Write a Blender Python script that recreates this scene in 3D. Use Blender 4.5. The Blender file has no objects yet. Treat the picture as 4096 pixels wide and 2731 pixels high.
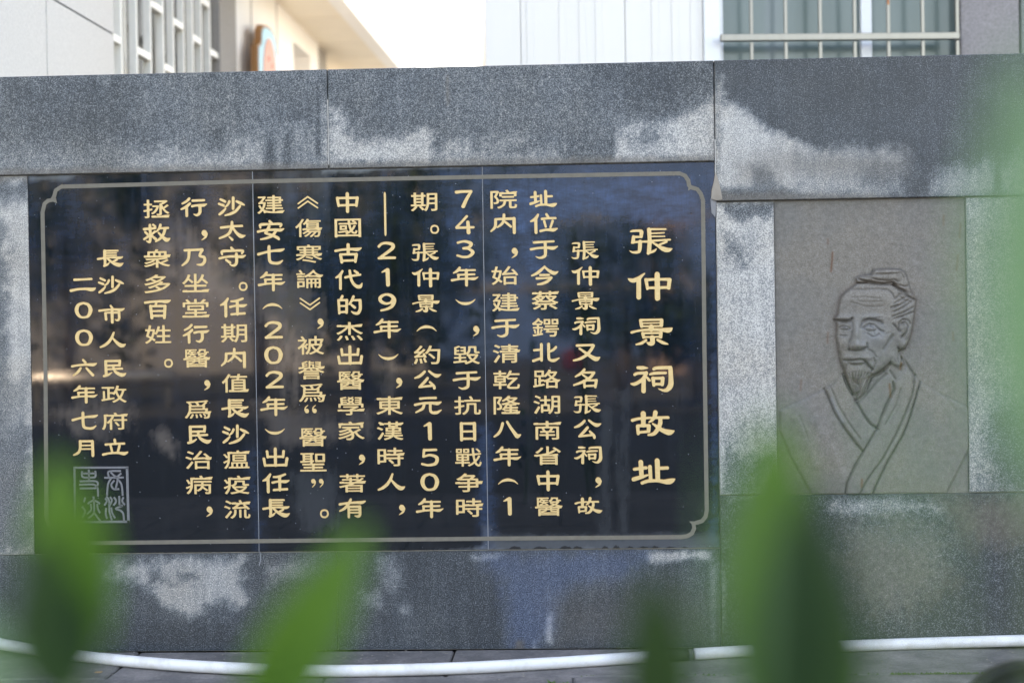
import bpy, bmesh, math, random
import numpy as np
from mathutils import Vector, Matrix

# ---------------------------------------------------------------- camera, sky, sun, exposure
scene = bpy.context.scene
COL = scene.collection
FPX, CXP, CYP = 4096 * 50 / 36.0, 2048.0, 1365.5
YAW, PITCH, ROLL = math.radians(-2.3245), math.radians(-0.518), math.radians(0.88983)
DIST = 5.69
def cam_axes():
    f = Vector((math.sin(YAW) * math.cos(PITCH), math.cos(YAW) * math.cos(PITCH), math.sin(PITCH)))
    r = Vector((math.cos(YAW), -math.sin(YAW), 0)); d = -r.cross(f)
    c, s = math.cos(ROLL), math.sin(ROLL)
    return (r * c + d * s), (d * c - r * s), f
AX_R, AX_D, AX_F = cam_axes()
def ray(px, py):
    return AX_R * ((px - CXP) / FPX) + AX_D * ((py - CYP) / FPX) + AX_F
_d = ray(1500, 2600)
CAM = Vector((0, -DIST, -_d.z / _d.y * DIST))
cam_data = bpy.data.cameras.new("camera")
cam = bpy.data.objects.new("camera", cam_data); COL.objects.link(cam)
m = Matrix((AX_R, -AX_D, -AX_F)).transposed().to_4x4(); m.translation = CAM
cam.matrix_world = m
cam_data.lens = 50; cam_data.sensor_width = 36; cam_data.clip_start = 0.05; cam_data.clip_end = 2000
cam_data.dof.use_dof = True
cam_data.dof.focus_distance = DIST
cam_data.dof.aperture_fstop = 1.4
cam_data.dof.aperture_blades = 9
scene.camera = cam

SUN_EL, SUN_AZ = math.radians(52), math.radians(-20)       # behind the wall, a little to the left
world = bpy.data.worlds.new("World"); scene.world = world; world.use_nodes = True
wn = world.node_tree.nodes; wl = world.node_tree.links
sky = wn.new('ShaderNodeTexSky'); sky.sky_type = 'NISHITA'; sky.sun_disc = False
sky.sun_elevation = SUN_EL; sky.sun_rotation = SUN_AZ; sky.dust_density = 1.5; sky.air_density = 1.0
wl.new(sky.outputs[0], wn['Background'].inputs[0]); wn['Background'].inputs[1].default_value = 0.15
sun_d = bpy.data.lights.new("sun", 'SUN'); sun_d.energy = 2.6; sun_d.angle = math.radians(0.6); sun_d.color = (1, .985, .95)
sun = bpy.data.objects.new("sun", sun_d); COL.objects.link(sun)
sdir = Vector((math.sin(SUN_AZ) * math.cos(SUN_EL), math.cos(SUN_AZ) * math.cos(SUN_EL), math.sin(SUN_EL)))
sun.rotation_euler = sdir.to_track_quat('Z', 'Y').to_euler()
scene.view_settings.view_transform = 'Standard'; scene.view_settings.look = 'None'
scene.view_settings.exposure = 2.85; scene.view_settings.gamma = 1; scene.view_settings.use_curve_mapping = False
scene.cycles.max_bounces = 8; scene.cycles.use_denoising = True
random.seed(7); rng = np.random.default_rng(5)

scene.view_settings.use_white_balance = True; scene.view_settings.white_balance_temperature = 9400; scene.view_settings.white_balance_tint = 16
# ---------------------------------------------------------------- helpers
def wp(px, py, Y=0.0):
    d = ray(px, py); return CAM + d * ((Y - CAM.y) / d.y)
def gp(px, py, Z=0.0):
    d = ray(px, py); return CAM + d * ((Z - CAM.z) / d.z)
def dp(px, py, dist):
    return CAM + ray(px, py) * dist
def to_px(P):                      # array (n,3) -> photo pixels
    v = P - np.array(CAM); x = v @ np.array(AX_R); y = v @ np.array(AX_D); z = v @ np.array(AX_F)
    return CXP + FPX * x / z, CYP + FPX * y / z
def tag(o, label=None, cat=None, group=None, kind=None):
    if label: o['label'] = label
    if cat: o['category'] = cat
    if group: o['group'] = group
    if kind: o['kind'] = kind
    return o
def empty(name, loc=(0, 0, 0), label=None, cat=None, group=None):
    o = bpy.data.objects.new(name, None); COL.objects.link(o); o.location = loc
    o.empty_display_size = .1
    return tag(o, label, cat, group)
def link(name, me, mat=None, parent=None):
    if mat is not None and not me.materials: me.materials.append(mat)
    o = bpy.data.objects.new(name, me); COL.objects.link(o)
    if parent is not None:
        o.parent = parent
        if parent.location.length: o.matrix_parent_inverse = Matrix.Translation(-Vector(abs_loc(parent)))
    return o
def abs_loc(o):
    v = Vector(o.location)
    return v
def mesh(name, verts, faces, mat=None, parent=None, smooth=False):
    me = bpy.data.meshes.new(name); me.from_pydata([tuple(v) for v in verts], [], faces); me.update()
    if smooth: me.polygons.foreach_set('use_smooth', [True] * len(me.polygons))
    return link(name, me, mat, parent)
def frame_pt(F, s, o, z):          # F = (origin xy, along dir, outward normal)
    return Vector((F[0].x + F[1].x * s + F[2].x * o, F[0].y + F[1].y * s + F[2].y * o, z))
WORLD_F = (Vector((0, 0)), Vector((1, 0)), Vector((0, -1)))
def box(name, s0, s1, o0, o1, z0, z1, mat, parent=None, F=WORLD_F, bev=0.0):
    bm = bmesh.new()
    vs = [bm.verts.new(frame_pt(F, s, o, z)) for s in (s0, s1) for o in (o0, o1) for z in (z0, z1)]
    for f in ((0,1,3,2),(4,6,7,5),(0,4,5,1),(2,3,7,6),(0,2,6,4),(1,5,7,3)):
        bm.faces.new([vs[i] for i in f])
    bmesh.ops.recalc_face_normals(bm, faces=bm.faces)
    if bev: bmesh.ops.bevel(bm, geom=bm.edges[:], offset=bev, segments=1, affect='EDGES')
    me = bpy.data.meshes.new(name); bm.to_mesh(me); bm.free()
    return link(name, me, mat, parent)
def tube_mesh(pts, rad, n=10, cap=True):
    pts = [Vector(p) for p in pts]; V = []; Fc = []
    R = rad if isinstance(rad, (list, tuple)) else [rad] * len(pts)
    for i, p in enumerate(pts):
        t = (pts[min(i + 1, len(pts) - 1)] - pts[max(i - 1, 0)]).normalized()
        u = t.cross(Vector((0, 0, 1)) if abs(t.z) < .9 else Vector((0, 1, 0))).normalized(); w = t.cross(u)
        for k in range(n):
            a = 2 * math.pi * k / n; V.append(p + (u * math.cos(a) + w * math.sin(a)) * R[i])
    for i in range(len(pts) - 1):
        for k in range(n):
            k2 = (k + 1) % n; Fc.append((i * n + k, i * n + k2, (i + 1) * n + k2, (i + 1) * n + k))
    if cap: Fc.append(tuple(range(n))[::-1]); Fc.append(tuple(range((len(pts) - 1) * n, len(pts) * n)))
    return V, Fc
def tube(name, pts, rad, mat, parent=None, n=10):
    V, Fc = tube_mesh(pts, rad, n); return mesh(name, V, Fc, mat, parent, True)
def smooth_path(P, k=8):
    P = [Vector(p) for p in P]; Q = [P[0]] + P + [P[-1]]; out = []
    for i in range(1, len(Q) - 2):
        a, b, c, e = Q[i-1], Q[i], Q[i+1], Q[i+2]
        for j in range(k):
            t = j / k; out.append(.5 * ((2*b) + (c-a)*t + (2*a-5*b+4*c-e)*t*t + (3*b-a-3*c+e)*t**3))
    out.append(P[-1]); return out
def ribbon(name, pts, w, mat, parent, y0, y1, closed=False):    # flat strip in the wall plane, pts (x,z)
    P = [Vector(p) for p in pts]; n = len(P); V = []; Fc = []
    for i in range(n):
        a = P[i-1] if (i or closed) else P[i]; b = P[(i+1) % n] if (i < n-1 or closed) else P[i]
        t = (b - a).normalized(); nn = Vector((-t.y, t.x)) * (w / 2)
        for q, y in ((P[i] + nn, y0), (P[i] - nn, y0), (P[i] + nn, y1), (P[i] - nn, y1)):
            V.append((q.x, y, q.y))
    for i in range(n if closed else n - 1):
        a = 4 * i; b = 4 * ((i + 1) % n)
        Fc += [(a, a+1, b+1, b), (a, b, b+2, a+2), (a+1, a+3, b+3, b+1)]
    return mesh(name, V, Fc, mat, parent)

# numpy value noise
def vnoise(x, y, seed=0):
    xi = np.floor(x).astype(np.int64); yi = np.floor(y).astype(np.int64); xf = x - xi; yf = y - yi
    def h(a, b):
        n = (a * 374761393 + b * 668265263 + seed * 974634777) & 0xffffffff
        n = ((n ^ (n >> 13)) * 1274126177) & 0xffffffff
        return ((n ^ (n >> 16)) & 0xffff) / 65535.0
    u = xf * xf * (3 - 2 * xf); v = yf * yf * (3 - 2 * yf)
    return (h(xi, yi) * (1-u) + h(xi+1, yi) * u) * (1-v) + (h(xi, yi+1) * (1-u) + h(xi+1, yi+1) * u) * v
def fbm(x, y, seed=0, oct=4):
    s = 0; a = .5; t = 0
    for k in range(oct):
        s = s + a * vnoise(x, y, seed + k); t += a; x = x * 2.03 + 11; y = y * 2.03 + 7; a *= .55
    return s / t
def sd_poly(x, y, poly):           # signed distance, negative inside
    d = np.full(x.shape, 1e18); ins = np.zeros(x.shape, bool); n = len(poly)
    for i in range(n):
        ax, ay = poly[i]; bx, by = poly[(i + 1) % n]; vx, vy = bx - ax, by - ay
        t = np.clip(((x - ax) * vx + (y - ay) * vy) / (vx*vx + vy*vy + 1e-9), 0, 1)
        d = np.minimum(d, (x - ax - vx*t)**2 + (y - ay - vy*t)**2)
        c = ((ay > y) != (by > y)) & (x < (bx - ax) * (y - ay) / ((by - ay) + 1e-12) + ax)
        ins ^= c
    return np.where(ins, -1, 1) * np.sqrt(d)
def sd_line(x, y, pts):
    d = np.full(x.shape, 1e18)
    for (ax, ay), (bx, by) in zip(pts[:-1], pts[1:]):
        vx, vy = bx - ax, by - ay; t = np.clip(((x - ax)*vx + (y - ay)*vy) / (vx*vx + vy*vy + 1e-9), 0, 1)
        d = np.minimum(d, (x - ax - vx*t)**2 + (y - ay - vy*t)**2)
    return np.sqrt(d)
def sst(t): t = np.clip(t, 0, 1); return t * t * (3 - 2 * t)

# ---------------------------------------------------------------- materials
def new_mat(name):
    m = bpy.data.materials.new(name); m.use_nodes = True
    nt = m.node_tree; return m, nt, nt.nodes['Principled BSDF']
def N(nt, typ, **kw):
    n = nt.nodes.new(typ)
    for k, v in kw.items():
        if k in n.inputs: n.inputs[k].default_value = v
        else: setattr(n, k, v)
    return n
def obj_coord(nt, scale=(1, 1, 1)):
    g = nt.nodes.new('ShaderNodeNewGeometry'); mp = nt.nodes.new('ShaderNodeMapping')
    nt.links.new(g.outputs['Position'], mp.inputs[0]); mp.inputs['Scale'].default_value = scale
    return mp.outputs[0]
def noise(nt, scale, detail=3, rough=.55, vec=None, sc=(1, 1, 1)):
    n = N(nt, 'ShaderNodeTexNoise'); n.inputs['Scale'].default_value = scale; n.inputs['Detail'].default_value = detail
    n.inputs['Roughness'].default_value = rough
    nt.links.new(vec if vec is not None else obj_coord(nt, sc), n.inputs['Vector']); return n.outputs[0]
def ramp(nt, fac, stops):
    r = nt.nodes.new('ShaderNodeValToRGB'); e = r.color_ramp.elements
    while len(e) < len(stops): e.new(.5)
    for el, (p, c) in zip(e, stops):
        el.position = p; el.color = (c, c, c, 1) if isinstance(c, (int, float)) else (*c, 1)
    nt.links.new(fac, r.inputs[0]); return r.outputs[0]
def mth(nt, op, a, b=None, c=None, clamp=False):
    n = nt.nodes.new('ShaderNodeMath'); n.operation = op; n.use_clamp = clamp
    for i, v in enumerate((a, b, c)):
        if v is None: continue
        if isinstance(v, (int, float)): n.inputs[i].default_value = v
        else: nt.links.new(v, n.inputs[i])
    return n.outputs[0]
def mixc(nt, fac, a, b, mode='MIX'):
    n = nt.nodes.new('ShaderNodeMix'); n.data_type = 'RGBA'; n.blend_type = mode
    for i, v in ((0, fac), (6, a), (7, b)):
        if isinstance(v, (int, float)): n.inputs[i].default_value = v
        elif isinstance(v, tuple): n.inputs[i].default_value = (*v, 1)
        else: nt.links.new(v, n.inputs[i])
    return n.outputs[2]
def bump(nt, bsdf, h, strength=.3, dist=.002):
    b = nt.nodes.new('ShaderNodeBump'); b.inputs['Strength'].default_value = strength; b.inputs['Distance'].default_value = dist
    nt.links.new(h, b.inputs['Height']); nt.links.new(b.outputs[0], bsdf.inputs['Normal'])
def simple(name, col, rough=.6, var=.15, scale=6, bumps=0, metal=0, spec=.5, sc=(1, 1, 1), fine=60):
    m, nt, b = new_mat(name)
    n = noise(nt, scale, 5, sc=sc)
    c = mixc(nt, n, tuple(x * (1 - var) for x in col), tuple(min(1, x * (1 + var)) for x in col))
    nt.links.new(c, b.inputs['Base Color']); b.inputs['Roughness'].default_value = rough
    b.inputs['Metallic'].default_value = metal; b.inputs['Specular IOR Level'].default_value = spec
    if bumps: bump(nt, b, noise(nt, fine, 3), bumps)
    return m
def stained_granite():
    m, nt, b = new_mat("stained_granite")
    at = nt.nodes.new('ShaderNodeAttribute'); at.attribute_name = 'stain_and_light'
    sp = nt.nodes.new('ShaderNodeSeparateColor'); nt.links.new(at.outputs['Color'], sp.inputs[0])
    R, G, B = sp.outputs[0], sp.outputs[1], sp.outputs[2]
    vec = obj_coord(nt)
    g1 = noise(nt, 215, 2, .6, vec); g2 = noise(nt, 62, 2, .6, vec); g3 = noise(nt, 9, 4, .6, vec)
    g = mth(nt, 'ADD', mth(nt, 'MULTIPLY', mth(nt, 'SUBTRACT', g1, .5), 2.1), mth(nt, 'MULTIPLY', mth(nt, 'SUBTRACT', g2, .5), .5))
    g = mth(nt, 'MULTIPLY', g, mth(nt, 'SUBTRACT', 1.15, mth(nt, 'MULTIPLY', R, .55)))
    runs = mth(nt, 'MULTIPLY', mth(nt, 'SUBTRACT', noise(nt, 1, 5, .65, obj_coord(nt, (26, 1, 1.6))), .5), .34)
    lt = mth(nt, 'ADD', mth(nt, 'ADD', R, runs), mth(nt, 'MULTIPLY', mth(nt, 'SUBTRACT', g3, .5), .14))
    t = mth(nt, 'ADD', lt, g, clamp=True)
    c = ramp(nt, t, [(0, (.018, .023, .029)), (.25, (.055, .066, .077)), (.55, (.145, .163, .178)), (.85, (.345, .338, .328)), (1, (.55, .54, .515))])
    c = mixc(nt, mth(nt, 'MULTIPLY', B, .62), c, mixc(nt, t, (.015, .028, .065), (.13, .19, .32)))  # sky reflection painted blue into the stone
    warm = ramp(nt, noise(nt, 2.3, 4, .6, vec), [(.42, 0.), (.68, 1.)])
    c = mixc(nt, mth(nt, 'MULTIPLY', warm, .55), c, mixc(nt, 1.0, c, (1.0, .90, .78), 'MULTIPLY'))
    dirt = mixc(nt, g2, (.05, .042, .035), (.19, .165, .135))
    c = mixc(nt, mth(nt, 'MULTIPLY', G, .8), c, dirt)
    nt.links.new(c, b.inputs['Base Color'])
    r = mth(nt, 'ADD', mth(nt, 'MULTIPLY', g2, .25), .33); nt.links.new(r, b.inputs['Roughness'])
    bump(nt, b, g1, .12, .001)
    return m
def black_granite():
    m, nt, b = new_mat("polished_black_granite")
    vec = obj_coord(nt)
    fine = noise(nt, 260, 2, .6, vec)
    st = noise(nt, 1, 5, .65, obj_coord(nt, (16, 1, 1.4)))        # vertical wash streaks
    st2 = noise(nt, 1, 4, .6, obj_coord(nt, (55, 1, 3.2)))
    patch = noise(nt, 2.6, 5, .6, vec)
    film = mth(nt, 'MULTIPLY', ramp(nt, st, [(.50, 0.0), (.72, 1.0)]), ramp(nt, patch, [(.42, .1), (.68, 1.0)]))
    film = mth(nt, 'ADD', film, mth(nt, 'MULTIPLY', ramp(nt, st2, [(.58, 0.0), (.75, 1.0)]), .35), clamp=True)
    c = mixc(nt, fine, (.0015, .0035, .0055), (.006, .010, .014))
    at = nt.nodes.new('ShaderNodeAttribute'); at.attribute_name = 'stain_and_light'
    sp = nt.nodes.new('ShaderNodeSeparateColor'); nt.links.new(at.outputs['Color'], sp.inputs[0])
    c = mixc(nt, mth(nt, 'MULTIPLY', film, .22), c, (.06, .07, .08))
    c = mixc(nt, sp.outputs[0], c, (.15, .165, .18))             # grey cement film
    c = mixc(nt, mth(nt, 'MULTIPLY', sp.outputs[1], 1.), c, (.15, .125, .11))              # brown street reflections, painted in
    swirl = mth(nt, 'MULTIPLY', ramp(nt, noise(nt, 1, 5, .7, obj_coord(nt, (9, 1, 26))), [(.38, .25), (.66, 1.0)]), ramp(nt, noise(nt, 1, 4, .7, obj_coord(nt, (120, 1, 18))), [(.3, .55), (.7, 1.0)]))
    c = mixc(nt, mth(nt, 'MULTIPLY', sp.outputs[2], swirl), c, (.055, .125, .27))             # sky reflection painted as scratchy blue streaks
    # specks and scratches
    v = N(nt, 'ShaderNodeTexVoronoi'); v.inputs['Scale'].default_value = 26; nt.links.new(vec, v.inputs['Vector'])
    speck = ramp(nt, v.outputs['Distance'], [(.035, 1.0), (.06, 0.0)])
    c = mixc(nt, mth(nt, 'MULTIPLY', speck, .55), c, (.35, .38, .42))
    nt.links.new(c, b.inputs['Base Color'])
    rr = mth(nt, 'ADD', mth(nt, 'MULTIPLY', film, .03), mth(nt, 'ADD', mth(nt, 'MULTIPLY', patch, .02), .012))
    rr = mth(nt, 'ADD', rr, mth(nt, 'MULTIPLY', mth(nt, 'ADD', sp.outputs[0], sp.outputs[2]), .22), clamp=True)
    nt.links.new(rr, b.inputs['Roughness']); b.inputs['IOR'].default_value = 1.6
    bump(nt, b, noise(nt, 4, 2, .5, vec), .05, .004)
    return m
M_GRAN = stained_granite(); M_BLACK = black_granite()
M_MORTAR = simple("pale_mortar", (.42, .41, .39), .9, .35, 40, .4)
M_GOLD, nt, b = new_mat("gold_paint")
n = noise(nt, 90, 3); nt.links.new(mixc(nt, n, (.64, .42, .17), (.80, .58, .29)), b.inputs['Base Color'])
b.inputs['Roughness'].default_value = .42; b.inputs['Metallic'].default_value = .15
M_GOLDE = simple("gold_paint_edge", (.34, .15, .03), .5, .35, 60)
M_BAND = simple("bush_hammered_band", (.165, .148, .118), .8, .25, 30, .5)
M_GROUT = simple('grey_grout', (.25, .26, .28), .85, .6, 9, sc=(1, 1, .6))
M_CHIP = simple('broken_black_stone', (.006, .007, .009), .7, .3)
M_SEAL = simple("etched_seal", (.16, .16, .17), .75, .3, 50)

# ---------------------------------------------------------------- stains of the stones and one painted sky sheen (their own outlines, in photo pixels on the wall)
# channel 0 lightness, 1 brown dirt, 2 blue sky sheen; (channel, value, softness, wobble, polygon)
BASE = {'capL': .34, 'capM': .34, 'capR': .11, 'pierL': .84, 'lowL': .22, 'lowM': .16, 'pierR': .84, 'pierF': .60, 'lowR': .13}
Z = [
 # left cap
 (0,.52,70,70,[(-400,600),(0,590),(260,585),(420,610),(560,590),(760,600),(860,560),(1010,540),(1100,520),(1180,540),(1320,540),(1320,720),(-400,740)]),
 (0,.68,50,60,[(470,625),(620,600),(760,640),(900,590),(1020,570),(1075,590),(1070,680),(700,690),(480,685)]),
 (0,.60,40,40,[(1165,500),(1215,490),(1225,570),(1190,585)]), (0,.45,40,40,[(30,545),(70,500),(100,505),(80,560)]),
 (0,.62,30,30,[(1270,430),(1310,400),(1312,660),(1240,650)]),
 (0,.22,60,70,[(0,330),(500,330),(560,560),(300,560),(100,470)]),
 # middle cap
 (0,.84,40,40,[(1314,420),(1352,440),(1385,520),(1440,560),(1560,560),(1690,510),(1735,530),(1725,650),(1320,665)]),
 (0,.66,50,50,[(1740,590),(1850,560),(1900,600),(2010,540),(2110,520),(2100,570),(1960,610),(2060,620),(2240,600),(2240,655),(1740,655)]),
 (0,.72,35,30,[(1780,560),(1890,540),(1880,600),(1790,610)]),
 (0,.84,35,35,[(2455,540),(2480,510),(2560,490),(2620,500),(2700,470),(2790,430),(2870,370),(2870,640),(2450,650)]),
 (0,.44,60,50,[(2490,540),(2620,520),(2660,560),(2560,590)]),
 (0,.15,90,70,[(2350,250),(2860,240),(2860,360),(2700,430),(2500,420)]),
 (0,.38,120,80,[(1800,270),(2300,260),(2300,500),(1800,520)]),
 # right cap
 (0,.84,32,30,[(2862,300),(2885,330),(2900,420),(2990,445),(3070,520),(3160,555),(3260,590),(3330,640),(3340,700),(3200,760),(2862,770)]),
 (0,.68,40,40,[(3200,600),(3420,590),(3620,600),(3625,790),(3180,790)]),
 (0,.40,30,30,[(3010,670),(3060,660),(3120,750),(3010,760)]), (0,.42,40,40,[(3440,640),(3620,660),(3600,770),(3440,740)]),
 (0,.62,60,60,[(3690,790),(3760,700),(3960,640),(4150,600),(4500,600),(4500,800)]),
 (0,.22,40,40,[(3640,640),(3680,700),(3670,780),(3620,790)]),
 (1,.55,60,20,[(2930,650),(3080,600),(3300,620),(3620,600),(3624,700),(3300,700),(2960,740)]),
 (1,.75,18,14,[(2870,765),(3100,772),(3350,776),(3600,786),(3600,812),(2870,812)]),
 (0,.3,25,20,[(2880,762),(3120,760),(3170,790),(2880,800)]),
 # runs down the stones
 (1,.85,5,4,[(1787,305),(1794,305),(1797,420),(1790,425)]), (0,.12,7,6,[(1262,640),(1270,330),(1276,330),(1282,640)]), (0,.18,14,16,[(1060,600),(1070,530),(1090,530),(1100,690),(1060,690)]),
 (0,.20,12,14,[(1140,560),(1160,520),(1165,690),(1135,690)]), (0,.20,10,14,[(2440,520),(2452,500),(2455,640),(2440,640)]), (1,.5,8,10,[(2330,690),(2334,690),(2334,700),(2330,700)]),
 (0,.16,9,8,[(1318,250),(1326,250),(1322,420),(1318,420)]), (0,.2,10,10,[(2866,250),(2874,250),(2876,330),(2866,330)]), (1,.5,6,6,[(2868,320),(2876,320),(2876,640),(2868,640)]), (1,.5,6,6,[(2846,380),(2853,380),(2853,630),(2846,630)]),
 (0,.15,14,14,[(3970,790),(3985,640),(4000,640),(4010,790)]), (0,.30,30,40,[(820,590),(870,500),(900,500),(905,600)]), (0,.42,50,50,[(350,640),(480,600),(520,640),(480,690),(350,700)]),
 # dirty lower rims of the caps
 (1,.75,14,14,[(-400,686),(1310,652),(2857,622),(2857,660),(1310,690),(-400,740)]),
 # left pier
 (0,.35,60,60,[(-200,720),(130,720),(130,760),(60,800),(-200,820)]),
 (0,.42,50,60,[(-200,900),(15,900),(30,1150),(20,1500),(60,1620),(120,1700),(130,2215),(-200,2215)]),
 (0,.62,60,60,[(0,1560),(130,1500),(130,1640),(20,1720)]),
 # lower left block
 (0,.74,35,45,[(430,2270),(560,2235),(980,2235),(985,2330),(1000,2410),(940,2420),(850,2400),(800,2455),(760,2480),(680,2440),(620,2370),(560,2330),(420,2300)]),
 (0,.35,20,25,[(590,2270),(640,2275),(690,2330),(600,2330)]), (0,.35,20,20,[(700,2280),(760,2290),(790,2310),(720,2320)]),
 (0,.55,50,40,[(1060,2250),(1260,2240),(1250,2290),(1080,2330)]),
 (0,.10,70,60,[(380,2480),(1350,2520),(1350,2620),(380,2620)]),
 # lower middle block
 (0,.48,35,40,[(1510,2240),(1590,2230),(1600,2290),(1560,2380),(1520,2330)]), (0,.50,35,35,[(1450,2370),(1520,2360),(1530,2430),(1460,2420)]),
 (0,.52,20,20,[(1595,2425),(1640,2425),(1640,2450),(1600,2450)]),
 (0,.10,30,40,[(1850,2260),(1950,2240),(2010,2300),(2020,2420),(2030,2600),(1890,2600),(1880,2400)]),
 (0,.32,60,40,[(1900,2225),(2230,2205),(2600,2200),(2600,2290),(2480,2350),(2300,2340),(2250,2420),(2220,2580),(2030,2590),(2020,2340),(1960,2260)]),
 (2,1.,60,40,[(1920,2225),(2230,2210),(2590,2200),(2580,2270),(2470,2330),(2300,2330),(2230,2400),(2215,2500),(2160,2580),(2035,2590),(2015,2320),(1960,2270)]),  # polished strip with the reflected sky painted on in blue
 (1,.3,120,90,[(2210,2420),(2700,2330),(2860,2400),(2860,2600),(2210,2600)]),
 (0,.78,9,16,[(2190,2455),(2208,2450),(2206,2570),(2186,2575),(2180,2510)]), (0,.8,6,6,[(2192,2380),(2200,2380),(2199,2400),(2193,2400)]),
 (1,.9,6,6,[(2066,2560),(2090,2560),(2096,2600),(2060,2600)]), (0,.8,6,6,[(2136,2560),(2144,2560),(2142,2595),(2134,2595)]),
 (0,.78,12,16,[(2585,2205),(2850,2200),(2845,2240),(2760,2235),(2690,2245),(2600,2255)]),
 (0,.6,10,12,[(1880,2220),(2000,2215),(1990,2235),(1900,2240)]),
 (0,.62,14,14,[(2842,2260),(2862,2260),(2860,2560),(2846,2540)]),
 # right pier
 (0,.32,35,40,[(2880,812),(3095,810),(3095,870),(3020,860),(2980,890),(2900,850)]), (0,.42,40,45,[(2905,930),(2960,980),(2990,1080),(2940,1060),(2890,990)]),
 (0,.45,50,60,[(2880,1700),(2960,1820),(3080,1830),(3080,1990),(2880,1990)]), (0,.85,12,20,[(2872,820),(2890,820),(2900,1800),(2880,1990),(2874,1990)]),
 # far right pier
 (0,.70,30,30,[(3885,810),(3935,820),(3925,1500),(3960,1700),(3900,1950),(3880,1950)]), (0,.25,70,70,[(3960,1650),(4500,1550),(4500,1960),(3990,1960)]),
 # lower right block
 (0,.66,30,40,[(3290,2010),(3420,2000),(3540,1995),(3700,2010),(3770,2020),(3770,2060),(3640,2040),(3500,2060),(3330,2060)]),
 (1,.8,120,90,[(3380,2110),(3560,2080),(3760,2150),(3800,2330),(3600,2460),(3420,2420),(3350,2260)]), (0,.42,130,90,[(3380,2110),(3560,2080),(3760,2150),(3800,2330),(3600,2460),(3420,2420),(3350,2260)]),
 (1,.8,80,60,[(3760,2000),(4300,1960),(4300,2120),(3900,2200)]), (0,.10,90,80,[(3900,2150),(4500,2100),(4500,2600),(3700,2600),(3650,2500)]),
 (0,.62,10,14,[(2884,2250),(2900,2260),(2905,2480),(2888,2540)]),
]
def stain_sheen_field(px, py, base):
    out = np.zeros((len(px), 4), np.float32); out[:, 3] = 1; out[:, 0] = base
    w1 = fbm(px / 60, py / 60, 3) - .5; w2 = fbm(px / 17, py / 17, 9, 3) - .5
    out[:, 0] += (fbm(px / 210, py / 120, 21) - .5) * .18 + w1 * .10
    for ch, val, soft, wob, poly in Z:
        xs = [p[0] for p in poly]; ys = [p[1] for p in poly]; e = soft * 1.5 + wob * 1.5 + 8
        k = np.flatnonzero((px > min(xs) - e) & (px < max(xs) + e) & (py > min(ys) - e) & (py < max(ys) + e))
        if not len(k): continue
        d = sd_poly(px[k], py[k], poly) + (w1[k] * 1.5 + w2[k] * 1.3) * wob
        mk = sst(.5 - d / (soft * 1.5 + 8))
        out[k, ch] = out[k, ch] * (1 - mk) + val * mk
    return out
def slab(name, x0, x1, z0, z1, yf, depth, base, mat, parent, step=.011, ch=.003, field=stain_sheen_field):
    """block with a finely divided face (chamfered rim) carrying its stains and painted sheen"""
    nx = max(2, int((x1 - x0 - 2*ch) / step)); nz = max(2, int((z1 - z0 - 2*ch) / step))
    xs = np.r_[x0, np.linspace(x0 + ch, x1 - ch, nx), x1]; zs = np.r_[z0, np.linspace(z0 + ch, z1 - ch, nz), z1]
    X, Zz = np.meshgrid(xs, zs); Yf = np.full(X.shape, yf); Yf[0, :] = Yf[-1, :] = yf + ch; Yf[:, 0] = Yf[:, -1] = yf + ch
    V = np.stack([X, Yf, Zz], -1).reshape(-1, 3); W = len(xs); Hn = len(zs)
    i = np.arange(W - 1); j = np.arange(Hn - 1); I, J = np.meshgrid(i, j); a = (J * W + I).ravel()
    Fq = np.stack([a, a + 1, a + W + 1, a + W], -1)
    nb = len(V); back = np.array([[x0, yf+depth, z0], [x1, yf+depth, z0], [x1, yf+depth, z1], [x0, yf+depth, z1]])
    rim_b = list(range(W)); rim_t = list(range((Hn-1)*W, Hn*W)); rim_l = [k*W for k in range(Hn)]; rim_r = [k*W + W-1 for k in range(Hn)]
    faces = Fq.tolist() + [rim_b[::-1] + [nb, nb+1], rim_t + [nb+2, nb+3], rim_l + [nb+3, nb], rim_r[::-1] + [nb+1, nb+2], [nb+1, nb, nb+3, nb+2]]
    V = np.vstack([V, back]); me = bpy.data.meshes.new(name); me.from_pydata(V.tolist(), [], faces); me.update()
    px, py = to_px(V); at = me.color_attributes.new('stain_and_light', 'FLOAT_COLOR', 'POINT')
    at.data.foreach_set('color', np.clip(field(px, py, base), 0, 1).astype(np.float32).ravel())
    return link(name, me, mat, parent)

# ---------------------------------------------------------------- the memorial wall
def X_(px, py=1400): return wp(px, py).x
def Z_(py, px=2000): return wp(px, py).z
PX0 = (wp(113, 708).x + wp(137, 2215).x) / 2; PX1 = (wp(2863, 651).x + wp(2877, 2192).x) / 2
PZ1 = (wp(113, 706).z + wp(2863, 643).z) / 2; PZ0 = (wp(137, 2215).z + wp(2877, 2190).z) / 2
TOPZ = (wp(0, 308).z + wp(2857, 243).z + wp(4096, 218.5).z) / 3
RZ = (wp(2866, 803.6).z + wp(4096, 788.7).z) / 2            # lower edge of the right cap
RB = (wp(2880, 1987).z + wp(4000, 1962).z) / 2
XC1 = (wp(1311, 275).x + wp(1315, 672).x) / 2; XC2 = (wp(2855, 243).x + wp(2862, 800).x) / 2
XL1 = X_(1349, 2400)
g = .0018
XL, XR = -5.2, 5.6
wall = empty('memorial_wall', (0, .15, 0), 'grey granite wall of big stained blocks carrying the black inscription plaque and the portrait panel', 'wall')
core = box('mortar_core', XL + .02, XR - .02, -.34, -.012, .0, TOPZ - .02, M_MORTAR, wall)
D = .34
slab('cap_stone', XL, XC1 - 1.8, PZ1 + g, TOPZ, -.008, D, BASE['capL'], M_GRAN, wall, .05)
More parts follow.
